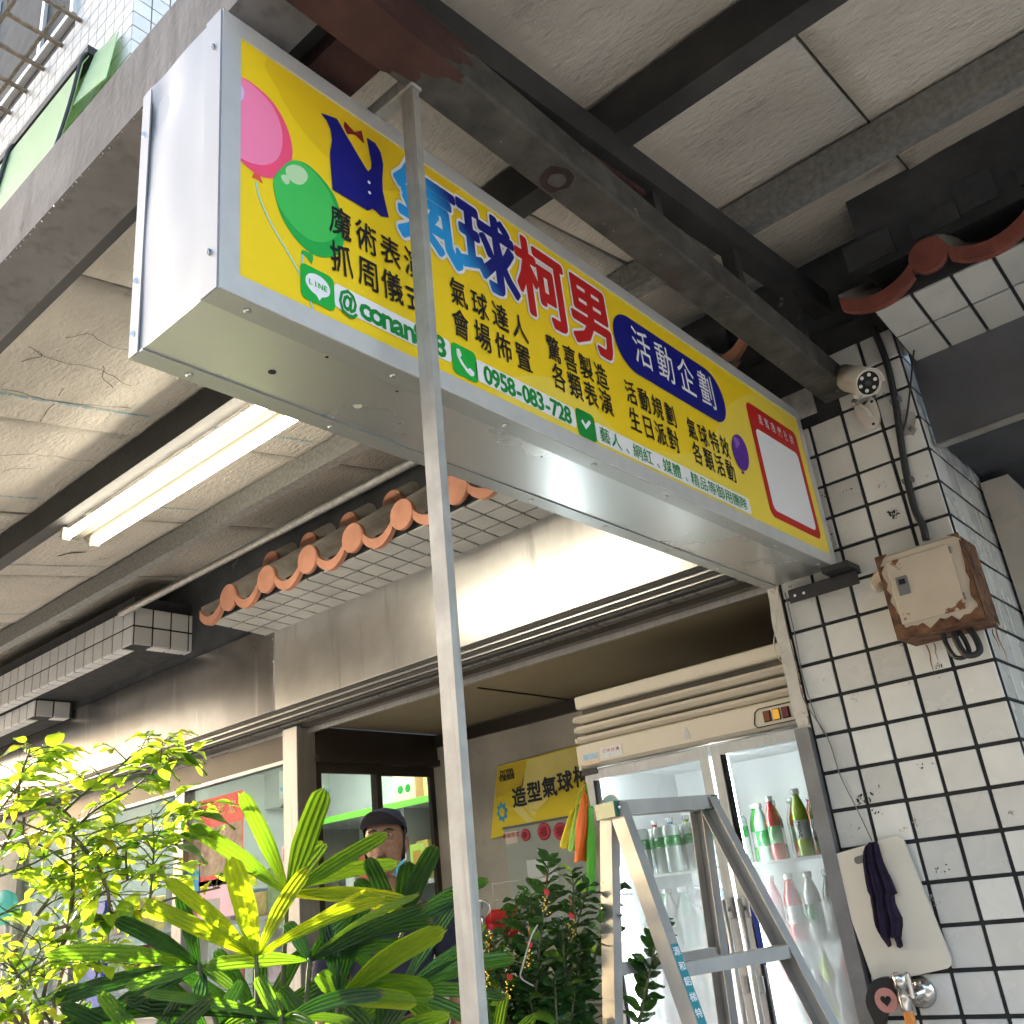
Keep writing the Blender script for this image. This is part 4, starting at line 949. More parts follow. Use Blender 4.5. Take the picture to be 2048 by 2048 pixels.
# roller-shutter track under the fascia
for k, (y, z0, z1, m) in enumerate(((BY + .002, BZ - .018, BZ - .002, 'track_dark'), (BY + .012, BZ - .028, BZ - .018, 'stainless'), (BY + .018, BZ - .044, BZ - .029, 'track_dark'), (BY + .026, BZ - .052, BZ - .044, 'stainless'), (BY + .034, BZ - .066, BZ - .053, 'track_dark'))):
    MB().box((-9.2, y, z0), (-1.18, y + .09, z1)).obj('track', m, shop)
MB().box((-9.2, BY + .065, BZ - .074), (-1.18, BY + .15, BZ - .067)).obj('brush_strip', 'track_light', shop)
MB().box((-9.2, BY + .15, BZ - .12), (-1.18, BY + .17, BZ - .06)).obj('track', 'stainless_post', shop)
# header over the glazing, posts
FY = 2.93
xp1 = px(565, 1500, 'y', FY).x; xp2 = px(640, 1460, 'y', FY).x + .01
MB().box((-9.2, FY + .03, 2.0), (xp1 - .001, FY + .09, 2.14)).obj('header', 'brown_alu', shop)
MB().box((-9.2, FY + .015, 1.995), (xp1 - .001, FY + .029, 2.012)).obj('header_trim', 'stainless_post', shop)
MB().bbox((xp1, FY, 0), (xp1 + .115, FY + .12, 2.16), .003).obj('post', 'stainless_post', shop)
xq = px(340, 1700, 'y', FY).x
for x in (xq, xq - 1.25, xq - 2.4): MB().bbox((x, FY + .02, 0), (x + .10, FY + .09, 1.999), .003).obj('post', 'stainless_post', shop)
PXW = xp1 + .115
for x0, x1 in ((xq + .101, xp1 - .001), (xq - 1.149, xq - .001), (xq - 2.299, xq - 1.251)):
    MB().box((x0, FY + .055, .90), (x1, FY + .061, 1.999)).obj('pane', 'glass', shop)
    MB().box((x0, FY + .03, .86), (x1, FY + .085, .899)).obj('sill', 'stainless_post', shop)
    MB().box((x0, FY + .04, 0), (x1, FY + .08, .859)).obj('panel', 'plaster', shop)
# partition running back beside the alcove
BW = 3.92; IX = PXW
MB().box((IX - .11, FY + .121, 2.02), (IX, BW, 2.16)).obj('partition_header', 'brown_alu', shop)
MB().box((IX - .05, FY + .121, 1.985), (IX + .018, BW, 2.019)).obj('partition_trim', 'brown_alu', shop)
def win(y0, y1, xo):
    f = MB(); z0, z1 = .95, 1.984; t = .035
    f.box((xo - .012, y0, z0), (xo + .012, y0 + t, z1)).box((xo - .012, y1 - t, z0), (xo + .012, y1, z1)).box((xo - .012, y0 + t, z1 - .05), (xo + .012, y1 - t, z1)).box((xo - .012, y0 + t, z0), (xo + .012, y1 - t, z0 + .05))
    o = f.obj('sash', 'brown_alu', shop); MB().box((xo - .003, y0 + t, z0 + .05), (xo + .003, y1 - t, z1 - .05)).obj('pane', 'glass', o)
win(FY + .122, 3.49, IX - .02); win(3.46, BW - .001, IX - .05)
MB().box((IX - .08, FY + .121, 0), (IX - .01, BW, .949)).obj('panel', 'plaster', shop)
# alcove: ceiling, back wall, right return
MB().box((IX + .002, FY + .08, 2.165), (-1.175, 4.2, 2.20)).obj('alcove_ceiling', 'alcove_ceiling', shop)
MB().box((IX + .002, FY + .03, 2.150), (-1.175, FY + .079, 2.20)).obj('ceiling_edge', 'brown_alu', shop)
MB().box((-2.9, FY + .3, 2.159), (-2.89, 4.19, 2.1645)).obj('ceiling_seam', 'brown_alu', shop)
MB().box((IX - .05, BW + .001, 0), (-1.175, BW + .1, 2.164)).obj('back_wall', 'plaster', shop)
MB().box((IX, BW - .02, 2.09), (-2.2, BW, 2.155)).obj('cornice', 'brown_alu', shop)
# glazed room
room_x0 = -6.9; RY1 = 5.4
MB().box((room_x0 - .1, FY + .1, 0), (room_x0, RY1 + .1, 2.6)).obj('room_wall', 'room_wall', shop)
MB().box((room_x0, RY1, 0), (IX, RY1 + .1, 2.6)).obj('room_wall', 'room_wall', shop)
MB().box((IX - .06, BW + .101, 0), (IX, RY1, 2.6)).obj('room_wall', 'room_wall', shop)
MB().box((room_x0, FY + .10, 2.45), (IX - .061, RY1, 2.5)).obj('room_ceiling', 'room_wall', shop)
MB().box((room_x0 - .1, FY + .1, 2.141), (IX - .12, FY + .16, 2.449)).obj('upstand', 'plaster', shop)
MB().box((room_x0 - .1, FY + .1, 2.601), (IX, RY1 + .1, 2.65)).obj('room_roof', 'dark_concrete', shop)
MB().box((IX - .11, FY + .161, 2.161), (IX - .062, RY1, 2.449)).obj('upstand', 'plaster', shop)
MB().box((IX - .05, BW + .101, 2.201), (-1.18, 4.25, 3.18)).obj('bulkhead', 'dark_concrete', shop)
MB().box((-9.2, FY + .02, 0), (room_x0 - .101, FY + .3, 2.14)).obj('side_wall', 'plaster', shop)
MB().box((-9.2, 4.3, 2.66), (2.4, 4.4, 3.4)).obj('rear_wall', 'dark_concrete', shop)
# room lamps
for k, y in enumerate((3.7, 4.6)):
    rl = thing('ceiling_lamp', ['lit ceiling tube inside the glazed room, nearer the street', 'lit ceiling tube at the back of the glazed room'][k], 'lamp', (-5.3, y, 2.4), 'lamps in the glazed room')
    MB().bbox((-6.0, y - .05, 2.415), (-4.7, y + .05, 2.449), .005).obj('housing', 'lamp_white', rl)
    for dy in (-.025, .025): MB().tube([(-5.97, y + dy, 2.40), (-4.73, y + dy, 2.40)], .014, 10).obj('tube', 'room_tube', rl)
# ================================================================ tiled beams at left
def clad(name, label, x0, x1, y0, y1, z0, z1):
    t = thing(name, label, 'beam', (x1 - 1, (y0 + y1) / 2, z0))
    g = .011
    MB().box((x0, y0 + .008, z0 + .008), (x1 - .008, y1, z1)).obj('core', 'dark_grout', t)
    P_ = .111
    tf = MB().bbox((-P_ + g / 2, 0, g / 2), (-g / 2, .0078, P_ - g / 2), .0014).mesh('tile'); tf.materials.append(MT['beam_tile'])
    te = MB().bbox((-.0078, g / 2, g / 2), (0, P_ - g / 2, P_ - g / 2), .0014).mesh('tile'); te.materials.append(MT['beam_tile'])
    tb_ = MB().bbox((-P_ + g / 2, .004, 0), (-g / 2, .075, .0078), .0014).mesh('tile'); tb_.materials.append(MT['beam_tile'])
    tb2 = MB().bbox((-.075, g / 2, 0), (-.004, P_ - g / 2, .0078), .0014).mesh('tile'); tb2.materials.append(MT['beam_tile'])
    nr = int((z1 - z0) / P_ + .4); nc = min(27, int((x1 - x0) / P_)); ne = int((y1 - y0) / P_)
    for i in range(nc):
        for j in range(nr): put('tile', tf, t, loc=(x1 - .001 - i * P_, y0, z0 + j * P_))
        if i > 0: put('tile', tb_, t, loc=(x1 - .001 - i * P_, y0 + .0005, z0))
    for i in range(ne):
        for j in range(nr): put('tile', te, t, loc=(x1, y0 + .0085 + i * P_, z0 + j * P_))
        if i > 0: put('tile', tb2, t, loc=(x1 - .0005, y0 + .0085 + i * P_, z0))
    return t
MT['beam_tile'] = mat('beam_tile', (.66, .66, .66), .28, var=.07, rnd=.12, vs=8, spots=(.4, .38, .35), spot_s=20, spot_t=.72)
clad('tiled_beam', 'long white-tiled beam end jutting in front of the shop, far left', -9.2, -4.745, 2.50, 2.95, 2.748, 3.03)
clad('tiled_beam', 'lower dark-jointed tiled stub below the long beam at far left', -9.0, px(143, 1438, 'y', 2.84).x, 2.60, 2.845, 2.64, 2.84)
cpipe = MB().tube([(-4.80, 2.455, 2.93), (-1.35, 2.455, 2.93)], .019, 10)
tag(cpipe.obj('grey_conduit', 'galv'), 'thin grey conduit pipe running above the roof-tile eave', 'pipe')
# ================================================================ right of the pillar
right = thing('neighbour_front', 'dark shutter housing and bare wall right of the tiled pillar', 'shop front', (.6, 3.4, 0))
MB().bbox((PXR + .012, 2.85, 2.368), (2.4, 2.88, 2.69), .003).obj('shutter_panel', mat('shutter_panel', (.20, .205, .23), .38, .8, var=.3, vs=4), right)
MB().box((PXR + .012, 2.846, 2.362), (2.4, 2.884, 2.3675)).obj('panel_lip', 'stainless', right)
MB().box((PXR - 1.0, 2.885, 2.865), (2.4, 3.2, 3.2)).obj('lintel', 'dark_concrete', right)
MB().box((PXR + .02, 2.62, 2.88), (2.4, 2.884, 3.16)).obj('old_beam', 'dark_concrete', right)
MB().box((PXR + .01, 3.921, 0), (2.6, 4.1, 2.6)).obj('bare_wall', 'plaster', right)
MB().box((PXR + .012, 3.30, 0), (PXR + .10, 3.92, 2.36)).obj('wall_return', 'plaster', right)
MB().box((PXR + .012, 2.95, 2.40), (2.4, 3.92, 2.45)).obj('soffit', 'dark_concrete', right)
for k in range(14):   # old broken tiles on the beam face
    x = -.62 + k * .16 + R.uniform(-.03, .03)
    MB().obox((x, 2.612, 2.905 + R.uniform(0, .02)), (R.uniform(.08, .15), 0, 0), (0, .007, 0), (0, 0, R.uniform(.06, .11))).obj('broken_tile', 'dark_concrete', right)
# ================================================================ drinks fridge
MT['fridge_white'] = mat('fridge_white', (.66, .61, .52), .4, var=.06, vs=3, spots=(.5, .45, .38), spot_s=8, spot_t=.68)
MT['fridge_in'] = mat('fridge_in', (.78, .80, .80), .5, var=.02)
MT['alu'] = mat('alu', (.55, .55, .55), .35, .8, var=.15, vs=10, streak=((.44, .44, .44), (80, 80, 3), .5))
fogm = bpy.data.materials.new('misted_glass'); fogm.use_nodes = True; nt = fogm.node_tree; N = nt.nodes; L = nt.links
N.remove(N['Principled BSDF'])
tr = N.new('ShaderNodeBsdfTransparent'); tr.inputs[0].default_value = (.95, .98, .98, 1)
tl = N.new('ShaderNodeBsdfTranslucent'); tl.inputs[0].default_value = (.92, .95, .97, 1); df = N.new('ShaderNodeBsdfDiffuse'); df.inputs[0].default_value = (.8, .83, .85, 1)
m1 = N.new('ShaderNodeMixShader'); m1.inputs[0].default_value = .35; L.new(tl.outputs[0], m1.inputs[1]); L.new(df.outputs[0], m1.inputs[2])
tcn = N.new('ShaderNodeTexCoord'); sp = N.new('ShaderNodeSeparateXYZ'); L.new(tcn.outputs['Object'], sp.inputs[0])
nz = N.new('ShaderNodeTexNoise'); nz.inputs['Scale'].default_value = 6; nz.inputs['Detail'].default_value = 5
mp = N.new('ShaderNodeMapping'); mp.inputs['Scale'].default_value = (1.5, 1, .7); L.new(tcn.outputs['Object'], mp.inputs[0]); L.new(mp.outputs[0], nz.inputs['Vector'])
mr = N.new('ShaderNodeMapRange'); mr.inputs[1].default_value = 1.40; mr.inputs[2].default_value = 1.05; mr.inputs[3].default_value = .0; mr.inputs[4].default_value = .40; L.new(sp.outputs['Z'], mr.inputs[0])
ad = N.new('ShaderNodeMath'); ad.operation = 'MULTIPLY_ADD'; ad.inputs[1].default_value = .5; ad.inputs[2].default_value = -.30; L.new(nz.outputs['Fac'], ad.inputs[0])
a2 = N.new('ShaderNodeMath'); a2.operation = 'ADD'; a2.use_clamp = True; L.new(mr.outputs[0], a2.inputs[0]); L.new(ad.outputs[0], a2.inputs[1])
m2 = N.new('ShaderNodeMixShader'); L.new(a2.outputs[0], m2.inputs[0]); L.new(tr.outputs[0], m2.inputs[1]); L.new(m1.outputs[0], m2.inputs[2])
gl = N.new('ShaderNodeBsdfGlossy'); gl.inputs['Roughness'].default_value = .03; fr = schlick(nt, .03)
m3 = N.new('ShaderNodeMixShader'); L.new(fr, m3.inputs[0]); L.new(m2.outputs[0], m3.inputs[1]); L.new(gl.outputs[0], m3.inputs[2]); L.new(m3.outputs[0], N['Material Output'].inputs[0])
MT['misted'] = fogm
X0, X1, FYF = -2.18, -1.10, 3.0; XM = -1.632
fr_ = thing('drinks_fridge', 'tall white two-door glass drinks fridge, lit inside', 'fridge', (-1.64, 3.3, 0))
b = MB().box((X0, FYF + .04, .08), (X0 + .03, 3.66, 1.90)).box((X1 - .03, FYF + .04, .08), (X1, 3.66, 1.90)).box((X0 + .03, 3.62, .08), (X1 - .03, 3.66, 1.90)).box((X0 + .03, FYF + .04, .08), (X1 - .03, 3.62, .16)).box((X0 + .03, FYF + .04, 1.655), (X1 - .03, 3.62, 1.90))
b.obj('cabinet', 'fridge_in', fr_)
MB().box((X0 + .031, 3.60, .161), (X1 - .031, 3.6195, 1.654)).obj('inner_back', 'fridge_in', fr_)
MB().bbox((X0 - .005, FYF - .005, 1.895), (X1 + .005, 3.66, 1.945), .006).obj('top_cap', 'fridge_white', fr_)
for z in (1.858, 1.818, 1.778):
    b = MB(); sec = [(FYF + .03, z - .018), (FYF + .004, z - .014), (FYF - .012, z - .002), (FYF - .004, z + .010), (FYF + .03, z + .012)]
    b.prism([(X0 - .012, y, zz) for y, zz in sec], (X1 - X0 + .02, 0, 0)); b.obj('grille_slat', 'fridge_white', fr_)
    MB().bbox((X0 - .024, FYF - .008, z - .012), (X0 - .0125, FYF + .02, z + .008), .003).obj('slat_cap', 'fridge_white', fr_)
MB().box((X0 + .001, FYF + .031, 1.755), (X1 - .001, FYF + .039, 1.894)).obj('grille_back', mat('grille_dark', (.18, .17, .15), .7), fr_)
b = MB(); b.prism([(X0 - .006, y, z) for y, z in ((FYF + .039, 1.665), (FYF - .004, 1.668), (FYF - .018, 1.680), (FYF - .018, 1.752), (FYF + .0, 1.760), (FYF + .039, 1.762))], (X1 - X0 + .012, 0, 0)); pan = b.obj('control_panel', 'fridge_white', fr_)
MB().bbox((X0 - .022, FYF - .01, 1.664), (X0 - .0065, FYF + .03, 1.755), .003).obj('panel_cap', 'fridge_white', fr_)
sx0, sx1 = -1.432, -1.13
pl = [(sx0 + .018, 1.738), (sx1, 1.738), (sx1, 1.678), (sx0 + .004, 1.678), (sx0 - .006, 1.690), (sx0 + .004, 1.728)]
bd = MB()
for k in range(len(pl)): 
    a, c = pl[k], pl[(k + 1) % len(pl)]; bd.bar((a[0], FYF - .0195, a[1]), (c[0], FYF - .0195, c[1]), .003, .004, (0, 1, 0))
bd.obj('switch_border', 'rubber_black', pan)
for k, (c, e) in enumerate((((.16, .045, .008), .5), ((.40, .20, .02), 4), ((.12, .012, .016), .5))):
    x = -1.398 + k * .034
    MB().bbox((x - .002, FYF - .0215, 1.690), (x + .026, FYF - .0182, 1.727), .001).obj('switch_frame', 'hole', pan)
    MB().bbox((x, FYF - .0255, 1.692), (x + .024, FYF - .0217, 1.725), .002).obj('switch', mat('switch%d' % k, c, .3, emit=c, estr=e * .04), pan)
for x0, z0, x1, z1, c in ((-2.165, 1.695, -2.10, 1.715, (.35, .55, .75)), (-2.165, 1.676, -2.095, 1.688, (.75, .55, .40)), (-2.085, 1.687, -1.985, 1.727, (.70, .74, .78))):
    MB().box((x0, FYF - .0195, z0), (x1, FYF - .0182, z1)).obj('sticker', mat('sticker', c, .5, var=.2, vs=60), pan)
write('三洋冷凍', ((0, FYF - .0198, 0), (1, 0, 0), (0, 0, 1)), 'red', pan, .013, .016, start=(-2.066, 1.714), end=(-2.004, 1.714), bold=.01)
MB().prism([(-1.715, FYF - .0195, 1.690), (-1.690, FYF - .0195, 1.692), (-1.694, FYF - .0195, 1.715), (-1.703, FYF - .0195, 1.736), (-1.712, FYF - .0195, 1.715)], (0, .001, 0)).obj('logo_plate', 'alu', pan)
def fdoor(x0, x1, hx, lab):
    z0, z1 = .10, 1.652; w = .034; y0, y1 = FYF - .012, FYF + .032
    d = None
    for q, (a, c) in enumerate((((x0, z1 - w), (x1, z1)), ((x0, z0), (x1, z0 + w)), ((x0, z0 + w), (x0 + w, z1 - w)), ((x1 - w, z0 + w), (x1, z1 - w)))):
        bb = MB().box((a[0], y0, a[1]), (c[0], y1, c[1]))
        if q == 0:
            for k in range(5): bb.box((x0, y0 - .0015, z1 - .006 - k * .006), (x1, y0 - .0001, z1 - .0035 - k * .006))
            d = bb.obj('door', 'alu', fr_, lab)
        else: bb.obj('frame', 'alu', d)
    for k in range(3):
        for (xa, xb) in ((x0 + w, x0 + w + .004), (x1 - w - .004, x1 - w)):
            if k == 0: MB().box((xa, y0 + .006, z0 + w), (xb, y1 - .004, z1 - w)).obj('gasket', 'hole', d)
    MB().box((x0 + w, FYF + .008, z0 + w), (x1 - w, FYF + .013, z1 - w)).obj('pane', 'misted', d)
    hb = MB().tube([(hx, y0 - .034, 1.16), (hx, y0 - .034, .62)], .009, 10)
    hb.tube([(hx, y0 - .034, 1.13), (hx, y0, 1.13)], .008, 8).tube([(hx, y0 - .034, .65), (hx, y0, .65)], .008, 8)
    hb.bbox((hx - .016, y0 - .012, 1.10), (hx + .016, y0, 1.165), .003).bbox((hx - .016, y0 - .012, .88), (hx + .016, y0, .93), .003)
    hb.obj('handle', 'alu', d)
    return d
dl = fdoor(X0 + .006, XM - .006, XM - .028, 'left glass door'); dr = fdoor(XM + .006, X1 - .006, XM + .03, 'right glass door')
for hx_, s in ((XM - .062, -1), (XM + .060, 1)):
    MB().bbox((hx_ - .010, FYF - .022, .96), (hx_ + .010, FYF - .0135, 1.17), .004).obj('blue_tag', mat('blue_tag', (.015, .06, .42), .4), dl if s < 0 else dr)
MB().bbox((X0 - .004, FYF - .018, 1.640), (X0 + .07, FYF - .0125, 1.662), .002).obj('hinge', 'rubber_black', fr_)
for x in (X0 + .045, XM - .02, XM + .02, X1 - .045):
    MB().box((x - .010, FYF + .055, .2), (x + .010, FYF + .066, 1.62)).obj('light_strip', 'fridge_led', fr_)
SHELF = [1.262, 1.010, .765, .52, .28]
for z in SHELF:
    b = MB().box((X0 + .035, FYF + .07, z - .008), (X1 - .035, FYF + .085, z)); 
    for k in range(26): b.box((X0 + .04 + k * .039, FYF + .085, z - .006), (X0 + .044 + k * .039, 3.59, z - .002))
    b.obj('shelf', 'fridge_in', fr_)
# rainbow sticker on the left door (its mascot is left out)
c = px(1220, 1604, 'y', FYF + .0072); st = None
for r, col in ((.040, (.70, .50, .36)), (.034, (.32, .58, .62))):
    MB().prism([(c.x + r * math.cos(a * math.pi / 16), FYF + .0072 - (.0004 if r < .04 else 0), c.z - .012 + r * math.sin(a * math.pi / 16)) for a in range(17)], (0, -.0003, 0)).obj('sticker', mat('stick', col, .5), fr_)
# bottles and cans
def liquid(name, c): MT[name] = mat(name, tuple(x * .6 for x in c), .12, var=.05, coat=.5, trans=(c, .15)); return name
for n_, c in (('red_drink', (.62, .035, .04)), ('lime_drink', (.42, .58, .02)), ('tea_drink', (.10, .09, .06)), ('green_drink', (.05, .45, .06)), ('pink_drink', (.70, .12, .22)), ('blue_drink', (.08, .30, .62)), ('orange_drink', (.80, .32, .03)), ('yellow_drink', (.80, .58, .05)), ('mint_drink', (.42, .72, .60)), ('milk_drink', (.75, .74, .72)), ('cap_white', (.8, .8, .8)), ('label_white', (.7, .7, .68)), ('label_green', (.03, .35, .08)), ('can_metal', (.55, .62, .58))): liquid(n_, c)
def bottle(x, y, z, h, r, m, lab, grp, cap='cap_white', labm=None, text=None):
    t = thing('drink_bottle', lab, 'bottle', (x, y, z), grp)
    k = h / .215; r = r * .86
    labm = labm or ('label_white' if (int(x * 1000) % 3) else 'label_green')
    MB().lathe((x, y, z), (0, 0, 1), [(0, r * .85), (.004, r), (.05 * k, r), (.055 * k, r * .96), (.115 * k, r * .96), (.12 * k, r), (.145 * k, r * .95), (.175 * k, r * .62), (.190 * k, r * .42), (.198 * k, r * .40)], 18).obj('body', m, t)
    MB().lathe((x, y, z + .198 * k), (0, 0, 1), [(0, r * .52), (.017 * k, r * .52), (.0182 * k, r * .45)], 14).obj('cap', cap, t)
    if labm:
        MB().lathe((x, y, z + .055 * k), (0, 0, 1), [(0, r * .97), (.058 * k, r * .97)], 18).obj('label', labm, t)
    if text:
        write(text, ((x, y - r * 1.02, z + .085 * k), (1, 0, 0), (0, 0, 1)), 'ink', t, .020, .018, start=(0, .018), end=(0, -.018), bold=.02)
def can(x, y, z, h, r, m, lab, grp, arc):
    t = thing('drink_can', lab, 'can', (x, y, z), grp)
    MB().lathe((x, y, z), (0, 0, 1), [(0, r * .8), (.008, r), (h - .012, r), (h - .003, r * .82), (h, r * .82)], 18).obj('body', m, t)
    MB().lathe((x, y, z + h * .55), (0, 0, 1), [(0, r * 1.004), (h * .22, r * 1.004)], 18).obj('band', arc, t)
ry = FYF + .13
s0 = SHELF[0]
bottle(-1.515, ry, s0, .205, .028, 'red_drink', 'red bottled drink with a white cap on the top fridge shelf', 'drinks in the fridge')
bottle(-1.452, ry + .05, s0, .19, .029, 'red_drink', 'dark red bottle half hidden beside the lime bottle in the fridge', 'drinks in the fridge', 'cap_white')
bottle(-1.415, ry, s0, .215, .031, 'lime_drink', 'lime yellow tea bottle in front on the top fridge shelf', 'drinks in the fridge', text='はちみ')
bottle(-1.385, ry + .07, s0, .215, .030, 'lime_drink', 'second lime yellow bottle just behind the first in the fridge', 'drinks in the fridge')
bottle(-1.347, ry + .004, s0, .215, .031, 'tea_drink', 'dark winter melon tea bottle with pale label in the fridge', 'drinks in the fridge', labm='label_white', text='冬瓜')
bottle(-1.300, ry + .068, s0, .215, .031, 'tea_drink', 'dark tea bottle with pale label next to the green bottle in the fridge', 'drinks in the fridge', labm='label_white', text='冬瓜')
bottle(-1.279, ry, s0, .21, .031, 'green_drink', 'bright green bottle at the pillar end of the top fridge shelf', 'drinks in the fridge')
bottle(-1.575, ry + .03, s0, .19, .03, 'mint_drink', 'pale mint bottle at the inner edge of the right fridge door', 'drinks in the fridge')
for k, m in enumerate(('pink_drink', 'red_drink', 'milk_drink', 'tea_drink', 'blue_drink', 'green_drink', 'orange_drink')):
    bottle(-1.570 + k * .068, ry, SHELF[1], .205, .032, m, '%s bottle behind misted glass on the second fridge shelf' % ('pink', 'deep red', 'milky white', 'brown', 'blue', 'leaf green', 'orange')[k], 'drinks in the fridge')
ORD = ['first', 'second', 'third', 'fourth', 'fifth', 'sixth', 'seventh', 'eighth', 'ninth', 'tenth', 'eleventh', 'twelfth', 'thirteenth', 'fourteenth']
for k in range(6):
    m = ('milk_drink', 'label_white', 'milk_drink', 'pink_drink', 'milk_drink', 'label_white')[k]
    bottle(-1.55 + k * .078, ry, SHELF[2], .16, .034, m, 'small pale bottle, %s from the left on the third shelf of the right fridge door' % ORD[k], 'pale drinks on the third fridge shelf')
for k in range(6):
    m = ('red_drink', 'orange_drink', 'pink_drink')[k % 3]
    bottle(-1.55 + k * .078, ry, SHELF[3], .2, .034, m, 'reddish bottle, %s from the left on the fourth shelf of the right fridge door' % ORD[k], 'reddish drinks low in the fridge')
for k in range(6):
    can(-2.06 + k * .068, ry + (k % 2) * .03, s0, .165, .032, 'can_metal', 'silver green can, %s from the left in the front row behind the left fridge door' % ORD[k], 'green cans in the fridge', 'label_green')
    can(-2.05 + k * .068, ry + .09 + (k % 2) * .03, s0, .165, .032, 'can_metal', 'silver green can, %s from the left in the second row behind the left fridge door' % ORD[k], 'green cans in the fridge', 'label_green')
for k in range(6):
    m = ('mint_drink', 'milk_drink', 'mint_drink', 'label_white', 'blue_drink', 'milk_drink')[k]
    bottle(-2.05 + k * .07, ry, SHELF[1], .2, .033, m, 'pale bottle, %s from the left on the second shelf of the left fridge door' % ORD[k], 'pale drinks behind the left fridge door')
for k in range(6):
    m = ('milk_drink', 'pink_drink', 'milk_drink', 'label_white', 'pink_drink', 'milk_drink')[k]
    bottle(-2.05 + k * .07, ry, SHELF[2], .2, .033, m, 'pinkish white bottle, %s from the left on the third shelf of the left fridge door' % ORD[k], 'pinkish drinks behind the left fridge door')
for k in range(6):
    m = 'orange_drink'
    bottle(-2.05 + k * .07, ry, SHELF[3], .2, .033, m, 'orange bottle, %s from the left on the fourth shelf of the left fridge door' % ORD[k], 'orange drinks behind the left fridge door')
rear = ['red_drink', 'lime_drink', 'orange_drink', 'green_drink', 'milk_drink', 'blue_drink', 'pink_drink', 'yellow_drink', 'tea_drink']
rc = ['red', 'lime', 'orange', 'green', 'white', 'blue', 'pink', 'yellow', 'brown']
for si in range(4):
    for k in range(14):
        x = -2.10 + k * .073
        if abs(x - XM) < .03: continue
        q = (k * 5 + si * 3) % 9
        bottle(x, ry + .17, SHELF[si], .2, .031, rear[q], '%s bottle, %s from the left in the rear row of the %s fridge shelf' % (rc[q], ORD[k], ('top', 'second', 'third', 'fourth')[si]), 'rear row of drinks in the fridge', labm='label_white' if q in (0, 3, 5) else None)
# ================================================================ step ladder
lad = thing('step_ladder', 'grey aluminium folding step ladder in front of the fridge', 'ladder', (-1.55, 2.45, 0))
cdir = Vector((.34, .94, 0)).normalized(); ddir = Vector((.94, -.34, 0)).normalized()
tl_ = px(1224, 1614, 'y', 2.30); LT = tl_.z
ctr = tl_ + cdir * .17; ctr.z = LT
MT['ladder'] = mat('ladder', (.40, .40, .395), .58, .45, var=.18, vs=8, streak=((.38, .38, .37), (40, 40, 3), .52), bump=.04, bs=40)
def leg(side, sp, foot, lab=None):
    a = ctr + cdir * side * .165 + ddir * sp * .022; f = ctr + cdir * side * .255 + ddir * foot; f.z = .012; a.z = LT - .004
    up = cdir; dd = (f - a).normalized(); w = dd.cross(up).normalized(); u = w.cross(dd).normalized()
    bb = MB(); W, D, t = .058, .028, .003
    o = a - w * W / 2 - u * D / 2 * 1
    s_ = u * side
    bb.obox(a - w * W / 2 + s_ * (D / 2 - t), w * W, s_ * t, f - a)
    bb.obox(a - w * W / 2 - s_ * (D / 2), w * t, s_ * (D - t), f - a); bb.obox(a + w * (W / 2 - t) - s_ * (D / 2), w * t, s_ * (D - t), f - a)
    l = bb.obj('leg', 'ladder', lad, lab)
    MB().obox(f - w * W / 2 * 1.1 - s_ * D / 2 * 1.1 - Vector((0, 0, .008)), w * W * 1.1, s_ * D * 1.1, dd * -.03).obj('foot', 'rubber_black', l)
    return a, f
SA, SB_ = -.22, .64
A1 = leg(-1, -1, SA); A3 = leg(1, -1, SA); B2 = leg(-1, 1, SB_); B4 = leg(1, 1, SB_)
for zr in (LT - .42, LT - .80, LT - 1.15):
    for (p, q), m in (((A1, A3), 0), ((B2, B4), 1)):
        t = (LT - zr) / LT; a = p[0].lerp(p[1], t); c = q[0].lerp(q[1], t); d_ = (c - a).normalized()
        MB().bar(a + d_ * .006, c - d_ * .006, .052 if m else .03, .032, (0, 0, 1)).obj('step' if m else 'rung', 'ladder', lad)
a = ctr + cdir * -.20 + Vector((0, 0, .010)); c = ctr + cdir * .20 + Vector((0, 0, .010))
MB().bar(ctr - cdir * .168 + ddir * .030 + Vector((0, 0, -.006)), ctr + cdir * .168 + ddir * .030 + Vector((0, 0, -.006)), .03, .038).obj('top_bar', 'ladder', lad)
MB().bar(ctr - cdir * .168 - ddir * .030 + Vector((0, 0, -.006)), ctr + cdir * .168 - ddir * .030 + Vector((0, 0, -.006)), .03, .038).obj('top_bar', 'ladder', lad)
MT['green_plastic'] = mat('green_plastic', (.01, .10, .06), .45)
for s in (-1, 1):
    p = ctr + cdir * s * .180
    g = MB().obox(p - cdir * .017 + ddir * -.047 + Vector((0, 0, -.030)), cdir * .024, ddir * .094, Vector((0, 0, .042))).obj('corner_block', 'green_plastic', lad)
    MB().lathe(p + ddir * .0505 + Vector((0, 0, -.006)), ddir, [(0, .008), (.003, .007), (.004, .003)], 10).obj('rivet', 'screw', g)
# teal label on the near leg
dd = (B2[1] - B2[0]).normalized(); w = dd.cross(cdir).normalized()
fo = B2[0] - cdir * .0145
MT['teal'] = mat('teal', (.02, .24, .28), .45)
lw = -w if w.dot(ddir) < 0 else w
nrm_ = (-cdir)
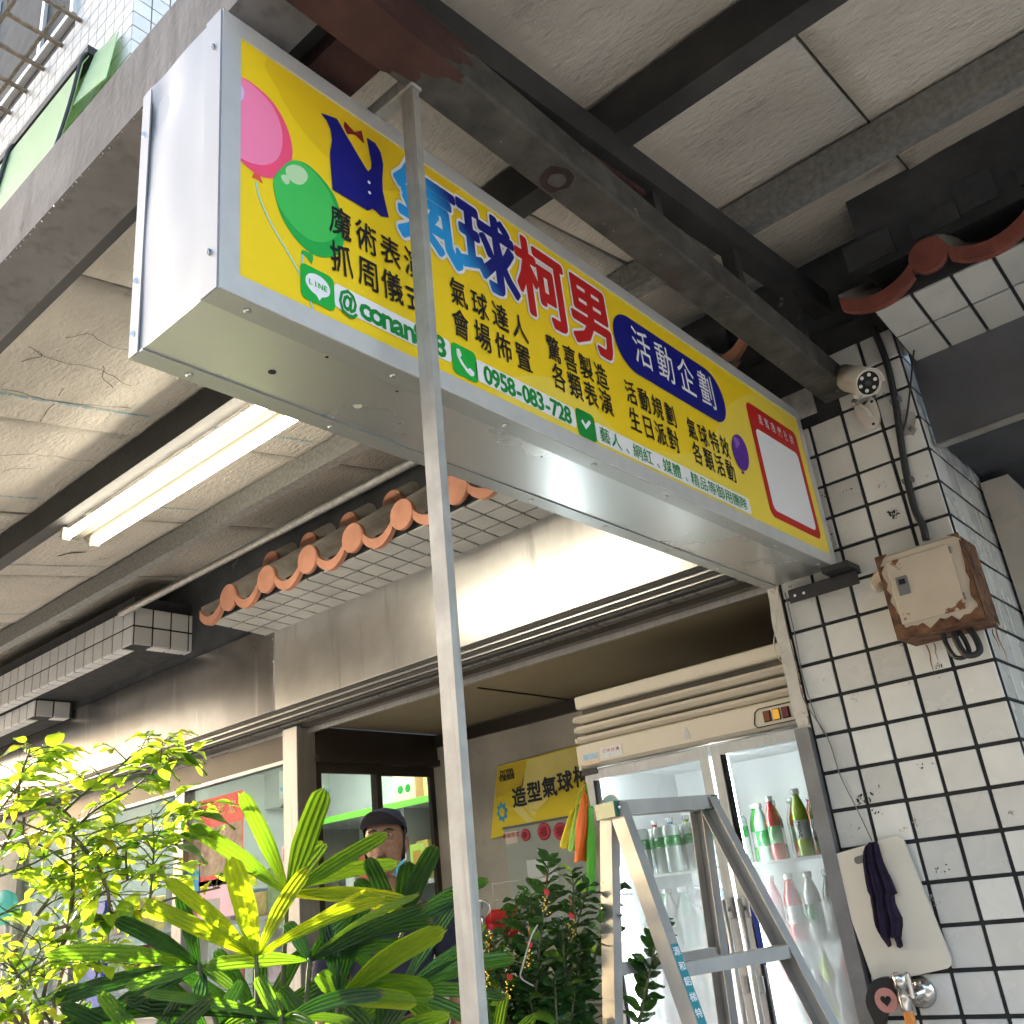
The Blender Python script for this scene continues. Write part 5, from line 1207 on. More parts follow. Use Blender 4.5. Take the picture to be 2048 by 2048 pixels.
# label sits on the outer flange facing the viewer
nf = dd.cross(cdir).normalized(); nf = nf if nf.dot(CAM - B2[0]) > 0 else -nf
outer = B2[0] + nf * .0292; side_v = cdir
rr_ = -side_v if (RX.dot(side_v) < 0) else side_v
s0_, s1_ = .40, .62
def lp(t, a): return outer + dd * t + rr_ * a + nf * .0008
MB().add([lp(s0_, -.012), lp(s0_, .012), lp(s1_, .012), lp(s1_, -.012)], [(0, 1, 2, 3)]).obj('label', 'teal', lad)
MB().add([lp(s0_ - .03, -.012), lp(s0_ - .03, .012), lp(s0_ - .002, .012), lp(s0_ - .002, -.012)], [(0, 1, 2, 3)]).obj('label', 'label_white', lad)
write('源和鋁梯特級', (outer + nf * .0012, rr_, -dd), 'print_white', lad, .021, .019, start=(0, -s0_ - .018), end=(0, -s1_ + .018), bold=.02)
# ================================================================ back wall of the alcove
MT['banner'] = mat('banner', (.78, .62, .02), .5, var=.06, vs=2); MT['banner_gold'] = mat('banner_gold', (.66, .47, .02), .5); MT['banner_pale'] = mat('banner_pale', (.82, .70, .22), .5)
by_ = BW - .012
bq = [px(900 + x * .3106, 1448 + y * .3106, 'y', by_) for x, y in ((305, 275), (262, 740), (880, 585), (850, 130))]
ban = thing('yellow_banner', 'yellow balloon-shop banner on the wall beside the fridge', 'banner', tuple((bq[0] + bq[1]) / 2))
MB().prism([(p.x, by_, p.z) for p in (bq[0], bq[1], bq[2], bq[3])], (0, .004, 0)).obj('sheet', 'banner', ban)
def bp(x, y): p = px(900 + x * .3106, 1448 + y * .3106, 'y', by_); return p
def bflat(name, pts, m, lev=1): return MB().prism([(bp(*q).x, by_ - .0006 * lev, bp(*q).z) for q in pts], (0, .0003, 0)).obj(name, m, ban)
bflat('gold_corner', ((305, 278), (490, 235), (470, 400), (292, 480)), 'banner_gold')
bflat('pale_shape', ((500, 232), (845, 140), (850, 300), (700, 400), (560, 560), (440, 480)), 'banner_pale')
bflat('stripe', ((405, 545), (450, 520), (540, 620), (500, 640)), 'banner_pale', 1); bflat('stripe', ((450, 510), (490, 495), (560, 575), (540, 590)), 'banner_pale', 2)
p0, p1_ = bp(448, 468), bp(845, 335); rdir = (p1_ - p0).normalized()
write('造型氣球柯', ((0, by_ - .003, 0), (1, 0, 0), (0, 0, 1)), 'ink', ban, .098, .092, start=(p0.x, p0.z), end=(p1_.x, p1_.z), bold=.03)
p0, p1_ = bp(335, 318), bp(400, 303); write('DIY手作', ((0, by_ - .003, 0), (1, 0, 0), (0, 0, 1)), 'ink', ban, .030, .024, start=(p0.x, p0.z), end=(p1_.x, p1_.z), bold=.03)
p0, p1_ = bp(330, 355), bp(405, 335); write('可愛氣球', ((0, by_ - .003, 0), (1, 0, 0), (0, 0, 1)), 'ink', ban, .030, .027, start=(p0.x, p0.z), end=(p1_.x, p1_.z), bold=.03)
gc = bp(337, 567); gr = .052
pl = []
for k in range(48):
    a = 2 * math.pi * k / 48; r = gr * (1 if (k // 3) % 2 == 0 else .76); pl.append((gc.x + r * .75 * math.cos(a), by_ - .0012, gc.z + r * math.sin(a)))
MT['gear_blue'] = mat('gear_blue', (.05, .36, .65), .5)
MB().prism(pl, (0, .0004, 0)).obj('gear_print', 'gear_blue', ban)
MB().prism([(gc.x + .02 * math.cos(a * .6), by_ - .0020, gc.z + .024 * math.sin(a * .6)) for a in range(10)], (0, .0004, 0)).obj('gear_print', 'banner', ban)
nq = [px(900 + x * .3106, 1448 + y * .3106, 'y', BW - .02) for x, y in ((342, 690), (800, 585))]
MT['notice'] = mat('notice', (.36, .40, .36), .5, var=.06)
nb_ = thing('notice_board', 'grey green notice board with red magnets below the yellow banner', 'notice board', (-3.1, BW - .01, .9))
nx0, nx1, nz1 = nq[0].x, -2.25, (nq[0].z + nq[1].z) / 2 - .0
MB().bbox((nx0, BW - .018, .75), (nx1, BW - .001, nz1), .003).obj('panel', 'notice', nb_)
MB().box((nx0 - .004, BW - .02, nz1), (nx1, BW, nz1 + .01)).obj('rim', 'cable_grey', nb_)
def npx(x, y): return px(900 + x * .3106, 1448 + y * .3106, 'y', BW - .02)
for x, y, r, m in ((487, 715, .030, 'pouch_pink'), (607, 692, .042, 'pouch_pink'), (712, 690, .042, 'red')):
    q = npx(x, y); MB().lathe((q.x, BW - .019, q.z), (0, -1, 0), [(0, r), (.006, r), (.009, r * .8)], 20).obj('magnet', mat('magnet', (.55, .05, .08), .4), nb_)
    write('春' if x < 500 else '福', ((q.x, BW - .0295, q.z), (1, 0, 0), (0, 0, 1)), 'maroon', nb_, r * 1.1, start=(0, 0), end=(0, 0), bold=.02)
for (x0, y0, x1, y1), m in (((355, 700, 440, 765), (.72, .66, .58)), ((492, 880, 700, 1010), (.66, .70, .72))):
    a, c = npx(x0, y0), npx(x1, y1); MB().box((a.x, BW - .0215, c.z), (c.x, BW - .0185, a.z)).obj('paper', mat('paper', m, .7), nb_)
p0 = npx(395, 715); write('春節限定', ((p0.x, BW - .0222, p0.z), (1, 0, 0), (0, 0, 1)), 'red', nb_, .024, .026, start=(-.045, 0), end=(.045, 0), bold=.01)
# hanging mesh bags at the fridge corner
def bag(u0, v0, u1, v1, wpx, y, c, lab, seed):
    rr = random.Random(seed); a = px(u0, v0, 'y', y); e = px(u1, v1, 'y', y); w = wpx * .00155
    MT['bag%d' % seed] = mat('bag%d' % seed, c, .55, var=.12, vs=25, bump=.5, bs=220, trans=(c, .25))
    t = thing('mesh_bag', lab, 'bag', tuple(e), 'bags hung beside the fridge'); b = MB(); n = 16; rows = 14
    for i in range(rows + 1):
        s = i / rows; ce = a.lerp(e, s); ww = w * (.35 + .65 * min(1, s * 3.2)) * (1 + .08 * math.sin(s * 9 + seed))
        for k in range(n):
            an = 2 * math.pi * k / n; f = 1 + .25 * math.sin(an * 3 + seed + s * 2)
            b.v.append((ce.x + math.cos(an) * ww / 2 * f, ce.y + math.sin(an) * .016 * f, ce.z + .006 * math.sin(an * 2 + seed)))
    for i in range(rows):
        for k in range(n): b.f.append([i * n + k, (i + 1) * n + k, (i + 1) * n + (k + 1) % n, i * n + (k + 1) % n]); b.mi.append(0); b.sm.append(True)
    b.f.append([rows * n + k for k in range(n)]); b.mi.append(0); b.sm.append(False)
    b.obj('pouch', 'bag%d' % seed, t)
    MB().tube(bez([a + Vector((0, 0, -.01)), a + Vector((.006, -.01, .03)), px(1172, 1566, 'y', y)], 5), .0025, 6).obj('loop', 'bag%d' % seed, t)
bag(1150, 1620, 1130, 1695, 24, 2.975, (.75, .62, .01), 'yellow mesh bag hanging leftmost at the fridge corner', 1)
bag(1160, 1610, 1146, 1700, 22, 2.965, (.30, .62, .08), 'pale green mesh bag between yellow and orange ones', 2)
bag(1170, 1590, 1160, 1722, 30, 2.935, (.80, .16, .01), 'orange mesh bag hanging in front of the others', 3)
bag(1180, 1615, 1180, 1782, 20, 2.95, (.16, .62, .05), 'long bright green mesh bag next to the ladder', 4)
# small things by the wall
dial = thing('round_gauge', 'small round white dial gauge behind the post', 'gauge', tuple(px(965, 1817, 'y', 3.0)))
q = px(965, 1817, 'y', 3.0)
MB().lathe(q, (.5, -.85, 0), [(-.02, .030), (.0, .034), (.006, .034), (.006, .028)], 22).obj('case', 'chrome', dial)
MB().lathe(q + Vector((.5, -.85, 0)) * .0055, (.5, -.85, 0), [(0, .028), (.0008, .028)], 22).obj('face', 'label_white', dial)
MB().bar(q + Vector((.5, -.85, 0)) * .008, q + Vector((.5, -.85, 0)) * .008 + Vector((.004, 0, .022)), .002, .002).obj('needle', 'ink', dial)
MB().tube([q + Vector((0, 0, -.03)), (q.x, q.y + .02, 0)], .008, 8).obj('stem', 'chrome', dial)
rk = thing('wire_rack', 'white wire rack standing behind the plants', 'rack', tuple(px(990, 1830, 'y', 3.3)))
r0_ = px(985, 1768, 'y', 3.3); r1_ = px(1012, 1840, 'y', 3.3)
for t in (0, .5, 1): MB().tube([(lerp(r0_.x, r1_.x + .25, t), 3.3, r0_.z), (lerp(r0_.x, r1_.x + .25, t), 3.3, 0)], .003, 6).obj('upright', 'cap_white', rk)
for k in range(4): MB().tube([(r0_.x, 3.3, r0_.z - k * .07), (r1_.x + .25, 3.3, r0_.z - k * .07)], .0025, 6).obj('wire', 'cap_white', rk)
rb = px(985, 1830, 'y', 3.25)
tag(MB().lathe((rb.x, 3.25, rb.z - .12), (0, 0, 1), [(0, .11), (.10, .13), (.13, .135), (.14, .12)], 24).obj('red_basin', 'red'), 'red plastic basin behind the wire rack', 'basin')
MB().box((rb.x - .2, 3.1, 0), (rb.x + .3, 3.4, rb.z - .121))
tag(MB().box((rb.x - .2, 3.1, .0), (rb.x + .35, 3.42, rb.z - .16)).box((rb.x - .22, 3.08, rb.z - .159), (rb.x + .37, 3.44, rb.z - .1205)).obj('low_counter', 'plaster'), 'low plain counter under the red basin', 'counter')
# ================================================================ things in the glazed room
rx0 = room_x0 + .002
acz1 = px(690, 1536, 'x', rx0 + .2).z; acz0 = px(690, 1612, 'x', rx0 + .2).z; acy1 = px(765, 1570, 'x', rx0 + .2).y; acy0 = acy1 - 1.15
ac = thing('air_conditioner', 'white wall air conditioner inside the glazed room', 'air conditioner', (rx0, acy0 + .5, acz0))
MT['ac_white'] = mat('ac_white', (.70, .72, .64), .35, var=.04)
MB().prism([(rx0 + a, acy0, z) for a, z in ((0, acz0), (.14, acz0), (.20, acz0 + .06), (.21, acz1 - .04), (.16, acz1), (0, acz1))], (0, acy1 - acy0, 0)).obj('body', 'ac_white', ac)
MB().box((rx0 + .10, acy0 + .06, acz0 - .002), (rx0 + .19, acy1 - .06, acz0 + .03)).obj('outlet', mat('ac_dark', (.10, .12, .13), .5), ac)
MB().box((rx0 + .205, acy0 + .01, acz0 + .12), (rx0 + .213, acy1 - .01, acz0 + .15)).obj('blue_stripe', mat('ac_stripe', (.35, .62, .70), .4), ac)
for k in range(5): MB().box((rx0 + .185, acy0 + .12 + k * .22, acz0 + .004), (rx0 + .203, acy0 + .14 + k * .22, acz0 + .034)).obj('vane', 'ac_white', ac)
fr0 = [px(540 + x * .207, 1480 + y * .207, 'x', rx0) for x, y in ((500, 765), (705, 1110))]
pf = thing('framed_picture', 'gold-framed calligraphy picture on the room wall', 'picture', (rx0, (fr0[0].y + fr0[1].y) / 2, fr0[1].z))
ya, yb, za, zb = fr0[0].y, fr0[1].y, fr0[1].z, fr0[0].z
MB().box((rx0, ya, za), (rx0 + .02, yb, zb)).obj('frame', mat('gold_frame', (.42, .30, .08), .4, .3), pf)
MB().box((rx0 + .02, ya + .03, za + .03), (rx0 + .022, yb - .03, zb - .03)).obj('mount', mat('mount', (.55, .58, .64), .6), pf)
MB().box((rx0 + .022, ya + .09, za + .09), (rx0 + .024, yb - .09, zb - .09)).obj('print', 'label_white', pf)
write('五心', ((rx0 + .0255, 0, 0), (0, 1, 0), (0, 0, 1)), 'ink', pf, .09, .09, start=((ya + yb) / 2, (za + zb) / 2 + .07), end=((ya + yb) / 2, (za + zb) / 2 - .07), bold=.01)
# boxes and goods on a shelf behind the second sash
sh = thing('goods_shelf', 'white shelf with a bright green edge inside the room', 'shelf', (-5.0, 5.0, 0))
sz_ = px(840, 1606, 'y', 4.9).z
MB().box((-6.3, 4.7, sz_ - .03), (-3.95, 5.38, sz_)).obj('board', 'cap_white', sh); MB().box((-6.3, 4.69, sz_ - .035), (-3.95, 4.699, sz_ + .01)).obj('edge', mat('lime_edge', (.20, .62, .06), .4), sh)
MB().box((-6.3, 4.72, sz_ - .55), (-3.95, 5.38, sz_ - .52)).obj('board', 'cap_white', sh)
for x in (-6.3, -5.1, -3.97): MB().box((x, 4.75, 0), (x + .03, 5.36, sz_ - .031)).obj('leg', 'cap_white', sh)
MT['carton'] = mat('carton', (.58, .42, .22), .8, var=.1); MT['carton_y'] = mat('carton_y', (.72, .50, .12), .7, var=.1)
ca, cb_ = px(785, 1540, 'y', 4.85), px(832, 1606, 'y', 4.85)
o = tag(MB().bbox((ca.x, 4.85, sz_ + .001), (cb_.x, 5.3, ca.z), .004).obj('cardboard_box', 'carton'), 'brown cardboard box with two round marks on the room shelf', 'box')
for dx in (-.04, .04): MB().lathe(((ca.x + cb_.x) / 2 + dx, 4.849, (ca.z + sz_) / 2 - .02), (0, -1, 0), [(0, .03), (.001, .03)], 16).obj('mark', 'label_green', o)
ca2, cb2 = px(843, 1522, 'y', 4.8), px(885, 1606, 'y', 4.8)
tag(MB().bbox((ca2.x, 4.8, sz_ + .001), (cb2.x + .05, 5.2, ca2.z), .004).obj('cardboard_box', 'carton_y'), 'taller yellow carton next to the cardboard box on the room shelf', 'box')
for k in range(9):
    x = -5.9 + k * .2; c = ((.75, .75, .72), (.55, .10, .08), (.70, .72, .70), (.10, .35, .55), (.75, .60, .15))[k % 5]
    nm = 'snack_pack'
    tag(MB().bbox((x, 4.85, sz_ - .519), (x + .15, 5.0, sz_ - .519 + .2 + .06 * (k % 3)), .006).obj(nm, mat('pack%d' % k, c, .4, var=.3, vs=18)), '%s snack pack, %s from the left on the lower room shelf' % (('white', 'red', 'silver', 'blue', 'amber')[k % 5], ORD[k]), 'snack pack', 'snack packs on the room shelf')
rk2 = thing('display_rack', 'white display rack just inside the front window', 'rack', (-5.0, 3.25, 0))
for z in (.62, .98, 1.30):
    MB().box((-6.6, 3.12, z - .02), (-4.15, 3.45, z)).obj('board', 'cap_white', rk2)
for x in (-6.6, -5.4, -4.18): MB().box((x, 3.13, 0), (x + .03, 3.44, 1.6)).obj('upright', 'cap_white', rk2)
gcol = [(.75, .10, .12), (.78, .74, .68), (.80, .50, .60), (.10, .30, .60), (.80, .62, .12), (.30, .55, .20), (.72, .72, .74)]
gnm = ['red', 'cream', 'pink', 'blue', 'yellow', 'green', 'grey']
ORD2 = ORD + ['fifteenth', 'sixteenth', 'seventeenth', 'eighteenth', 'nineteenth', 'twentieth', 'next', 'last']
for lv, z in enumerate((.62, .98, 1.30)):
    x = -6.5; k = lv * 3
    while x < -4.3:
        w_ = R.uniform(.10, .22); h_ = R.uniform(.12, .26); c = k % 7
        if not (-5.42 < x + w_ and x < -5.36):
            tag(MB().bbox((x, 3.16, z + .001), (x + w_ - .015, 3.16 + R.uniform(.1, .2), z + h_), .006).obj('goods_box', MT.setdefault('goods%d' % c, mat('goods%d' % c, gcol[c], .45, var=.35, vs=25))), '%s goods box, %s from the left on the %s board of the window rack' % (gnm[c], ORD2[k - lv * 3], ('lowest', 'middle', 'top')[lv]), 'box', 'goods on the window rack')
        x += w_; k += 1
# posters on the front glazing
def poster(name, lab, cat, u0, v0, u1, v1, parts):
    a, c = px(u0, v0, 'y', FY + .048), px(u1, v1, 'y', FY + .048)
    t = thing(name, lab, cat, ((a.x + c.x) / 2, FY + .052, c.z))
    for q, (x0, z0, x1, z1, m) in enumerate(parts):
        MB().box((lerp(a.x, c.x, x0), FY + .052 - .0006 * q, lerp(c.z, a.z, z0)), (lerp(a.x, c.x, x1), FY + .0524 - .0006 * q, lerp(c.z, a.z, z1))).obj('print' if q else 'sheet', m, t)
    return t, a, c
MT['poster_red'] = mat('poster_red', (.75, .02, .02), .5); MT['poster_photo'] = mat('poster_photo', (.16, .08, .05), .5, var=.8, vs=18, col2=(.42, .30, .20), spots=(.7, .62, .5), spot_s=12, spot_t=.60)
MT['poster_pink'] = mat('poster_pink', (.75, .45, .58), .5, var=.1)
t, a, c = poster('red_calendar', 'red topped wall calendar with a food picture in the window', 'calendar', 400, 1602, 485, 1762, ((0, 0, 1, 1, 'poster_red'), (.02, .12, .98, .66, 'poster_photo')))
zt_ = lerp(c.z, a.z, .84)
write('陳武宏', ((0, FY + .0505, 0), (1, 0, 0), (0, 0, 1)), mat('gold_ink', (.60, .38, .06), .4), t, .07, .065, start=(lerp(a.x, c.x, .25), zt_), end=(lerp(a.x, c.x, .75), zt_), bold=.01)
poster('pink_poster', 'pink poster low in the window below the calendar', 'poster', 395, 1765, 470, 1830, ((0, 0, 1, 1, 'poster_pink'), (.1, .1, .6, .5, 'label_white')))
poster('food_poster', 'pale food leaflet beside the calendar in the window', 'poster', 365, 1640, 398, 1790, ((0, 0, 1, 1, 'label_white'), (.05, .35, .95, .75, 'poster_photo'), (.05, .05, .95, .30, 'gear_blue')))
poster('small_card', 'small blue card stuck high on the window glass', 'card', 378, 1530, 400, 1572, ((0, 0, 1, 1, 'navy'), (.1, .1, .9, .3, 'label_white')))
poster('small_card', 'small dark red card hanging high in the window', 'card', 420, 1515, 455, 1562, ((0, 0, 1, 1, 'maroon'), (.1, .3, .9, .9, 'poster_photo')))
poster('green_packet', 'lime green packet hanging in the alcove window', 'packet', 818, 1690, 850, 1740, ((0, 0, 1, 1, mat('lime_pack', (.35, .70, .08), .4)), (.2, .25, .75, .75, 'yellow_drink')))
poster('pink_badge', 'pink round badge poster on the window post', 'poster', 562, 1692, 582, 1760, ((0, 0, 1, 1, 'poster_pink'), (.15, .55, .85, .9, 'pouch_pink')))
# blue upright thing and fan behind the shrub
bq_ = px(200, 1870, 'y', 2.86)
bl = thing('blue_board', 'tall blue board leaning at the glazing behind the shrub', 'board', (bq_.x, 2.86, 0))
w_ = .085
MB().bbox((bq_.x - w_, 2.84, .2), (bq_.x + w_, 2.875, bq_.z + .18), .01).obj('panel', mat('blue_paint', (.01, .06, .42), .4, var=.1), bl)
MB().bbox((bq_.x - .10, 2.83, .0), (bq_.x + .10, 2.89, .199), .01).obj('foot', 'rubber_black', bl)
tq = px(15, 1815, 'y', 2.8)
fan = thing('teal_fan', 'teal round fan head at the far left behind the shrub', 'fan', (tq.x, 2.8, 0))
MB().lathe((tq.x - .05, 2.80, tq.z), (.3, -1, .1), [(-.05, .03), (-.02, .10), (.02, .11), (.03, .10), (.035, .02)], 24).obj('head', mat('teal_pl', (.10, .60, .48), .4), fan)
MB().tube([(tq.x - .05, 2.83, tq.z), (tq.x - .05, 2.85, .03)], .014, 8).lathe((tq.x - .05, 2.85, 0), (0, 0, 1), [(0.004, .16), (.03, .15), (.04, .03)], 20).obj('stand', 'cap_white', fan)
# ================================================================ person behind the plants
MT['skin'] = mat('skin', (.36, .19, .118), .5, var=.32, vs=55, bump=.12, bs=120, spec=.4); MT['navy_cloth'] = mat('navy_cloth', (.018, .018, .045), .9, var=.3, vs=30, bump=.3, bs=200)
MT['cap_cloth'] = mat('cap_cloth', (.050, .054, .105), .9, var=.25, vs=40, bump=.35, bs=300); MT['hair'] = mat('hair', (.04, .038, .036), .8, var=.4, vs=80)
MT['eye_white'] = mat('eye_white', (.55, .50, .46), .2, var=.02); MT['trouser'] = mat('trouser', (.05, .05, .055), .9); MT['mouth'] = mat('mouth', (.07, .02, .018), .5); MT['lip'] = mat('lip', (.27, .11, .08), .5)
HC = px(770, 1688, 'y', 2.62); FT = Vector((HC.x, HC.y, 0))
fwd = (CAM - HC); fwd.z = 0; fwd.normalize(); fwd = Matrix.Rotation(math.radians(-10), 3, 'Z') @ fwd
sd = Vector((-fwd.y, fwd.x, 0))      # image-right is +sd's opposite or same, fixed below
if sd.dot(RX) < 0: sd = -sd          # sd points to the right of the picture
per = thing('person', 'person in a dark blue cap and navy shirt standing behind the palm', 'person', tuple(FT))
pitch = math.radians(9)
def HL(x, y, z):
    """head-local (right, forward, up) to world, chin slightly raised"""
    x, y, z = x * 1.03, y * 1.03, z * 1.03
    y2 = y * math.cos(pitch) - z * math.sin(pitch) * 1; z2 = y * math.sin(pitch) + z * math.cos(pitch)
    p = HC + sd * x + fwd * y2 + Vector((0, 0, z2)); return p
def gs(x, s): return math.exp(-(x / s) ** 2)
hb = MB(); NT, NP = 44, 56
for i in range(NT + 1):
    th = math.pi * i / NT
    for k in range(NP):
        ph = 2 * math.pi * k / NP
        x = math.sin(th) * math.sin(ph); y = math.sin(th) * math.cos(ph); z = math.cos(th)
        X = x * .076; Y = y * .094; Z = z * .120
        if Z < -.02:                     # jaw narrows
            t = min(1, (-.02 - Z) / .10); X *= 1 - .30 * t; 
            if Y < 0: Y *= 1 - .55 * t
        if y > .1:
            f = min(1, (y - .1) / .4)
            Y -= f * .006 * gs(X, .05)
            Y += f * (.026 * gs(X, .011 + .010 * max(0, (.02 - Z)) / .05) * gs(Z + .016, .022) * (1.0 if Z > -.045 else .4))       # nose
            Y += f * .010 * gs(X, .020) * gs(Z + .034, .010)                                                              # nostril wings
            Y += f * .006 * gs(abs(X) - .030, .024) * gs(Z - .036, .010)                                                  # brow
            Y -= f * .013 * gs(abs(X) - .031, .016) * gs(Z - .016, .012)                                                  # sockets
            Y += f * .006 * gs(abs(X) - .045, .018) * gs(Z + .016, .020)                                                  # cheek bones
            Y -= f * .004 * gs(abs(X) - .036, .012) * gs(Z + .055, .022)                                                  # hollow cheeks
            Y += f * .007 * gs(X, .024) * (gs(Z + .054, .006) + .9 * gs(Z + .077, .007)) - f * .007 * gs(X, .020) * gs(Z + .065, .005)
            Y += f * .009 * gs(X, .022) * gs(Z + .104, .013)                                                              # chin
            Y -= f * .003 * gs(abs(X) - .030 - (.02 + Z) * -.25, .004) * gs(Z + .045, .022)                               # folds beside the mouth
        hb.v.append(tuple(HL(X, Y, Z)))
for i in range(NT):
    for k in range(NP):
        hb.f.append([i * NP + k, i * NP + (k + 1) % NP, (i + 1) * NP + (k + 1) % NP, (i + 1) * NP + k]); hb.mi.append(0); hb.sm.append(True)
for s in (-1, 1):                        # ears
    e = HL(.078 * s, -.008, -.004)
    hb.sphere(e, .030, 12, 8, (.35, .55, 1.0)); hb.sphere(e + Vector((0, 0, -.022)), .013, 8, 6, (.5, .6, 1))
def W(x, y, z): return FT + sd * x + fwd * y + Vector((0, 0, z))
nz_ = HC.z
S = nz_ - .255                            # shoulder height
def skin_body(nodes, edges, lev=2):
    me = bpy.data.meshes.new('s'); me.from_pydata([p for p, r in nodes], edges, []); o = bpy.data.objects.new('s', me); COL.objects.link(o)
    o.modifiers.new('k', 'SKIN'); sv = me.skin_vertices[0].data
    for i, (p, r) in enumerate(nodes): sv[i].radius = r if isinstance(r, tuple) else (r, r)
    sv[0].use_root = True
    m = o.modifiers.new('b', 'SUBSURF'); m.levels = lev; m.render_levels = lev
    dg = bpy.context.evaluated_depsgraph_get(); g = bpy.data.meshes.new_from_object(o.evaluated_get(dg))
    vs = [v.co.copy() for v in g.vertices]; fs = [list(p.vertices) for p in g.polygons]
    bpy.data.objects.remove(o); bpy.data.meshes.remove(me); bpy.data.meshes.remove(g); return vs, fs
armR = [(W(.20, .0, S - .03), .052), (W(.235, .01, S - .17), .046), (W(.25, .02, S - .33), .040), (W(.245, .10, S - .46), .036), (W(.235, .19, S - .55), .028), (W(.232, .23, S - .58), (.036, .020))]
armL = [(W(-.20, .0, S - .03), .052), (W(-.24, .01, S - .17), .046), (W(-.255, .01, S - .33), .040), (W(-.24, .07, S - .47), .036), (W(-.21, .16, S - .56), .028), (W(-.205, .20, S - .59), (.036, .020))]
core = [(W(0, 0, .92), (.155, .11)), (W(0, 0, 1.06), (.150, .11)), (W(0, 0, S - .14), (.165, .115)), (W(0, -.005, S - .02), (.13, .09)), (W(0, -.005, S + .06), .058), (W(0, .015, S + .15), .056)]
legs = []
for s in (-1, 1): legs.append([(W(.095 * s, 0, .82), .085), (W(.105 * s, .01, .47), .060), (W(.11 * s, -.01, .10), .040), (W(.115 * s, .06, .035), .036), (W(.12 * s, .15, .025), .028)])
nodes = list(core); edges = [(i, i + 1) for i in range(5)]
for arm in (armR, armL):
    n0 = len(nodes); nodes += arm; edges += [(3, n0)] + [(n0 + i, n0 + i + 1) for i in range(len(arm) - 1)]
    h = arm[-1][0]; d = (arm[-1][0] - arm[-2][0]).normalized(); out = sd * (1 if arm is armR else -1)
    for q, (off, ln) in enumerate(((-.030, .060), (-.010, .072), (.010, .068), (.028, .054))):
        b0 = len(nodes); p0 = h + Vector((0, 0, off)) + d * .03
        nodes += [(p0, .009), (p0 + d * ln * .5 - out * .006, .0085), (p0 + d * ln * .85 - out * .028 - Vector((0, 0, .006)), .0075)]
        edges += [(n0 + len(arm) - 1, b0), (b0, b0 + 1), (b0 + 1, b0 + 2)]
    b0 = len(nodes); nodes += [(h - out * .022 + Vector((0, 0, .02)), .011), (h - out * .034 + d * .035 + Vector((0, 0, .03)), .0095)]; edges += [(n0 + len(arm) - 2, b0), (b0, b0 + 1)]
for lg in legs:
    n0 = len(nodes); nodes += lg; edges += [(0, n0)] + [(n0 + i, n0 + i + 1) for i in range(len(lg) - 1)]
vs, fs = skin_body(nodes, edges, 1)
hb.add(vs, fs, True)
hb.obj('body', 'skin', per)
# clothes
def grow(ns, k): return [(p, (r[0] * k, r[1] * k) if isinstance(r, tuple) else r * k) for p, r in ns]
cn = [(W(0, 0, .86), (.185, .135)), (W(0, 0, 1.02), (.185, .138)), (W(0, 0, S - .14), (.195, .140)), (W(0, -.005, S - .01), (.165, .105)), (W(0, -.005, S + .045), (.080, .075))]
ce = [(i, i + 1) for i in range(4)]
for arm in (armR, armL):
    n0 = len(cn); a3 = grow(arm[:3], 1.45); a3[2] = (arm[1][0].lerp(arm[2][0], .85), .066); cn += a3; ce += [(3, n0), (n0, n0 + 1), (n0 + 1, n0 + 2)]
vs, fs = skin_body(cn, ce); MB().add(vs, fs, True).obj('shirt', 'navy_cloth', per)
tn = [(W(0, 0, .90), (.165, .125))]; te = []
for lg in legs:
    n0 = len(tn); tn += grow(lg[:3], 1.3); te += [(0, n0), (n0, n0 + 1), (n0 + 1, n0 + 2)]
vs, fs = skin_body(tn, te); MB().add(vs, fs, True).obj('trousers', 'trouser', per)
for s in (-1, 1):
    MB().sphere(W(.117 * s, .075, .035), .055, 14, 8, (1, 1, .65)).sphere(W(.122 * s, .15, .032), .05, 12, 8, (.9, 1.1, .55)).obj('shoe', 'rubber_black', per)
# cap: dome and brim
cb2 = MB(); n = 36
rows = 10
def CLc(x, y, z): return HL(x, y - .004, z + .052)
for i in range(rows + 1):
    t = i / rows * math.pi / 2
    for k in range(n):
        a = 2 * math.pi * k / n; x = math.sin(a) * .085 * math.cos(t) ** .8; y = math.cos(a) * .104 * math.cos(t) ** .8 - .004
        sag = -.020 * max(0, -math.cos(a)) * (1 - i / rows)
        cb2.v.append(tuple(CLc(x, y, .080 * math.sin(t) + sag + .0012 * math.sin(a * 6) * math.sin(t * 2))))
for i in range(rows):
    for k in range(n): cb2.f.append([i * n + k, i * n + (k + 1) % n, (i + 1) * n + (k + 1) % n, (i + 1) * n + k]); cb2.mi.append(0); cb2.sm.append(True)
cb2.sphere(CLc(0, -.004, .081), .007, 8, 6, (1, 1, .6))
capo = cb2.obj('cap', 'cap_cloth', per)
br = MB(); nb = 18
for j, rr in enumerate((0, .35, .7, 1.0)):
    for k in range(nb + 1):
        a = -1.25 + 2.5 * k / nb
        x0, y0 = math.sin(a) * .085, math.cos(a) * .104 - .004
        ext = .080 * (math.cos(a * 1.15) ** .6 if abs(a * 1.15) < 1.57 else 0)
        br.v.append(tuple(CLc(x0 * (1 + .05 * rr), y0 + ext * rr, .006 - .030 * (abs(x0) / .085) ** 2 * rr + .026 * rr)))
m0 = len(br.v); br.v += [tuple(Vector(v) + Vector((0, 0, -.004))) for v in br.v[:m0]]
for j in range(3):
    for k in range(nb):
        q = j * (nb + 1) + k; br.f.append([q, q + 1, q + nb + 2, q + nb + 1]); br.f.append([m0 + q, m0 + q + nb + 1, m0 + q + nb + 2, m0 + q + 1]); br.mi += [0, 0]; br.sm += [True, True]
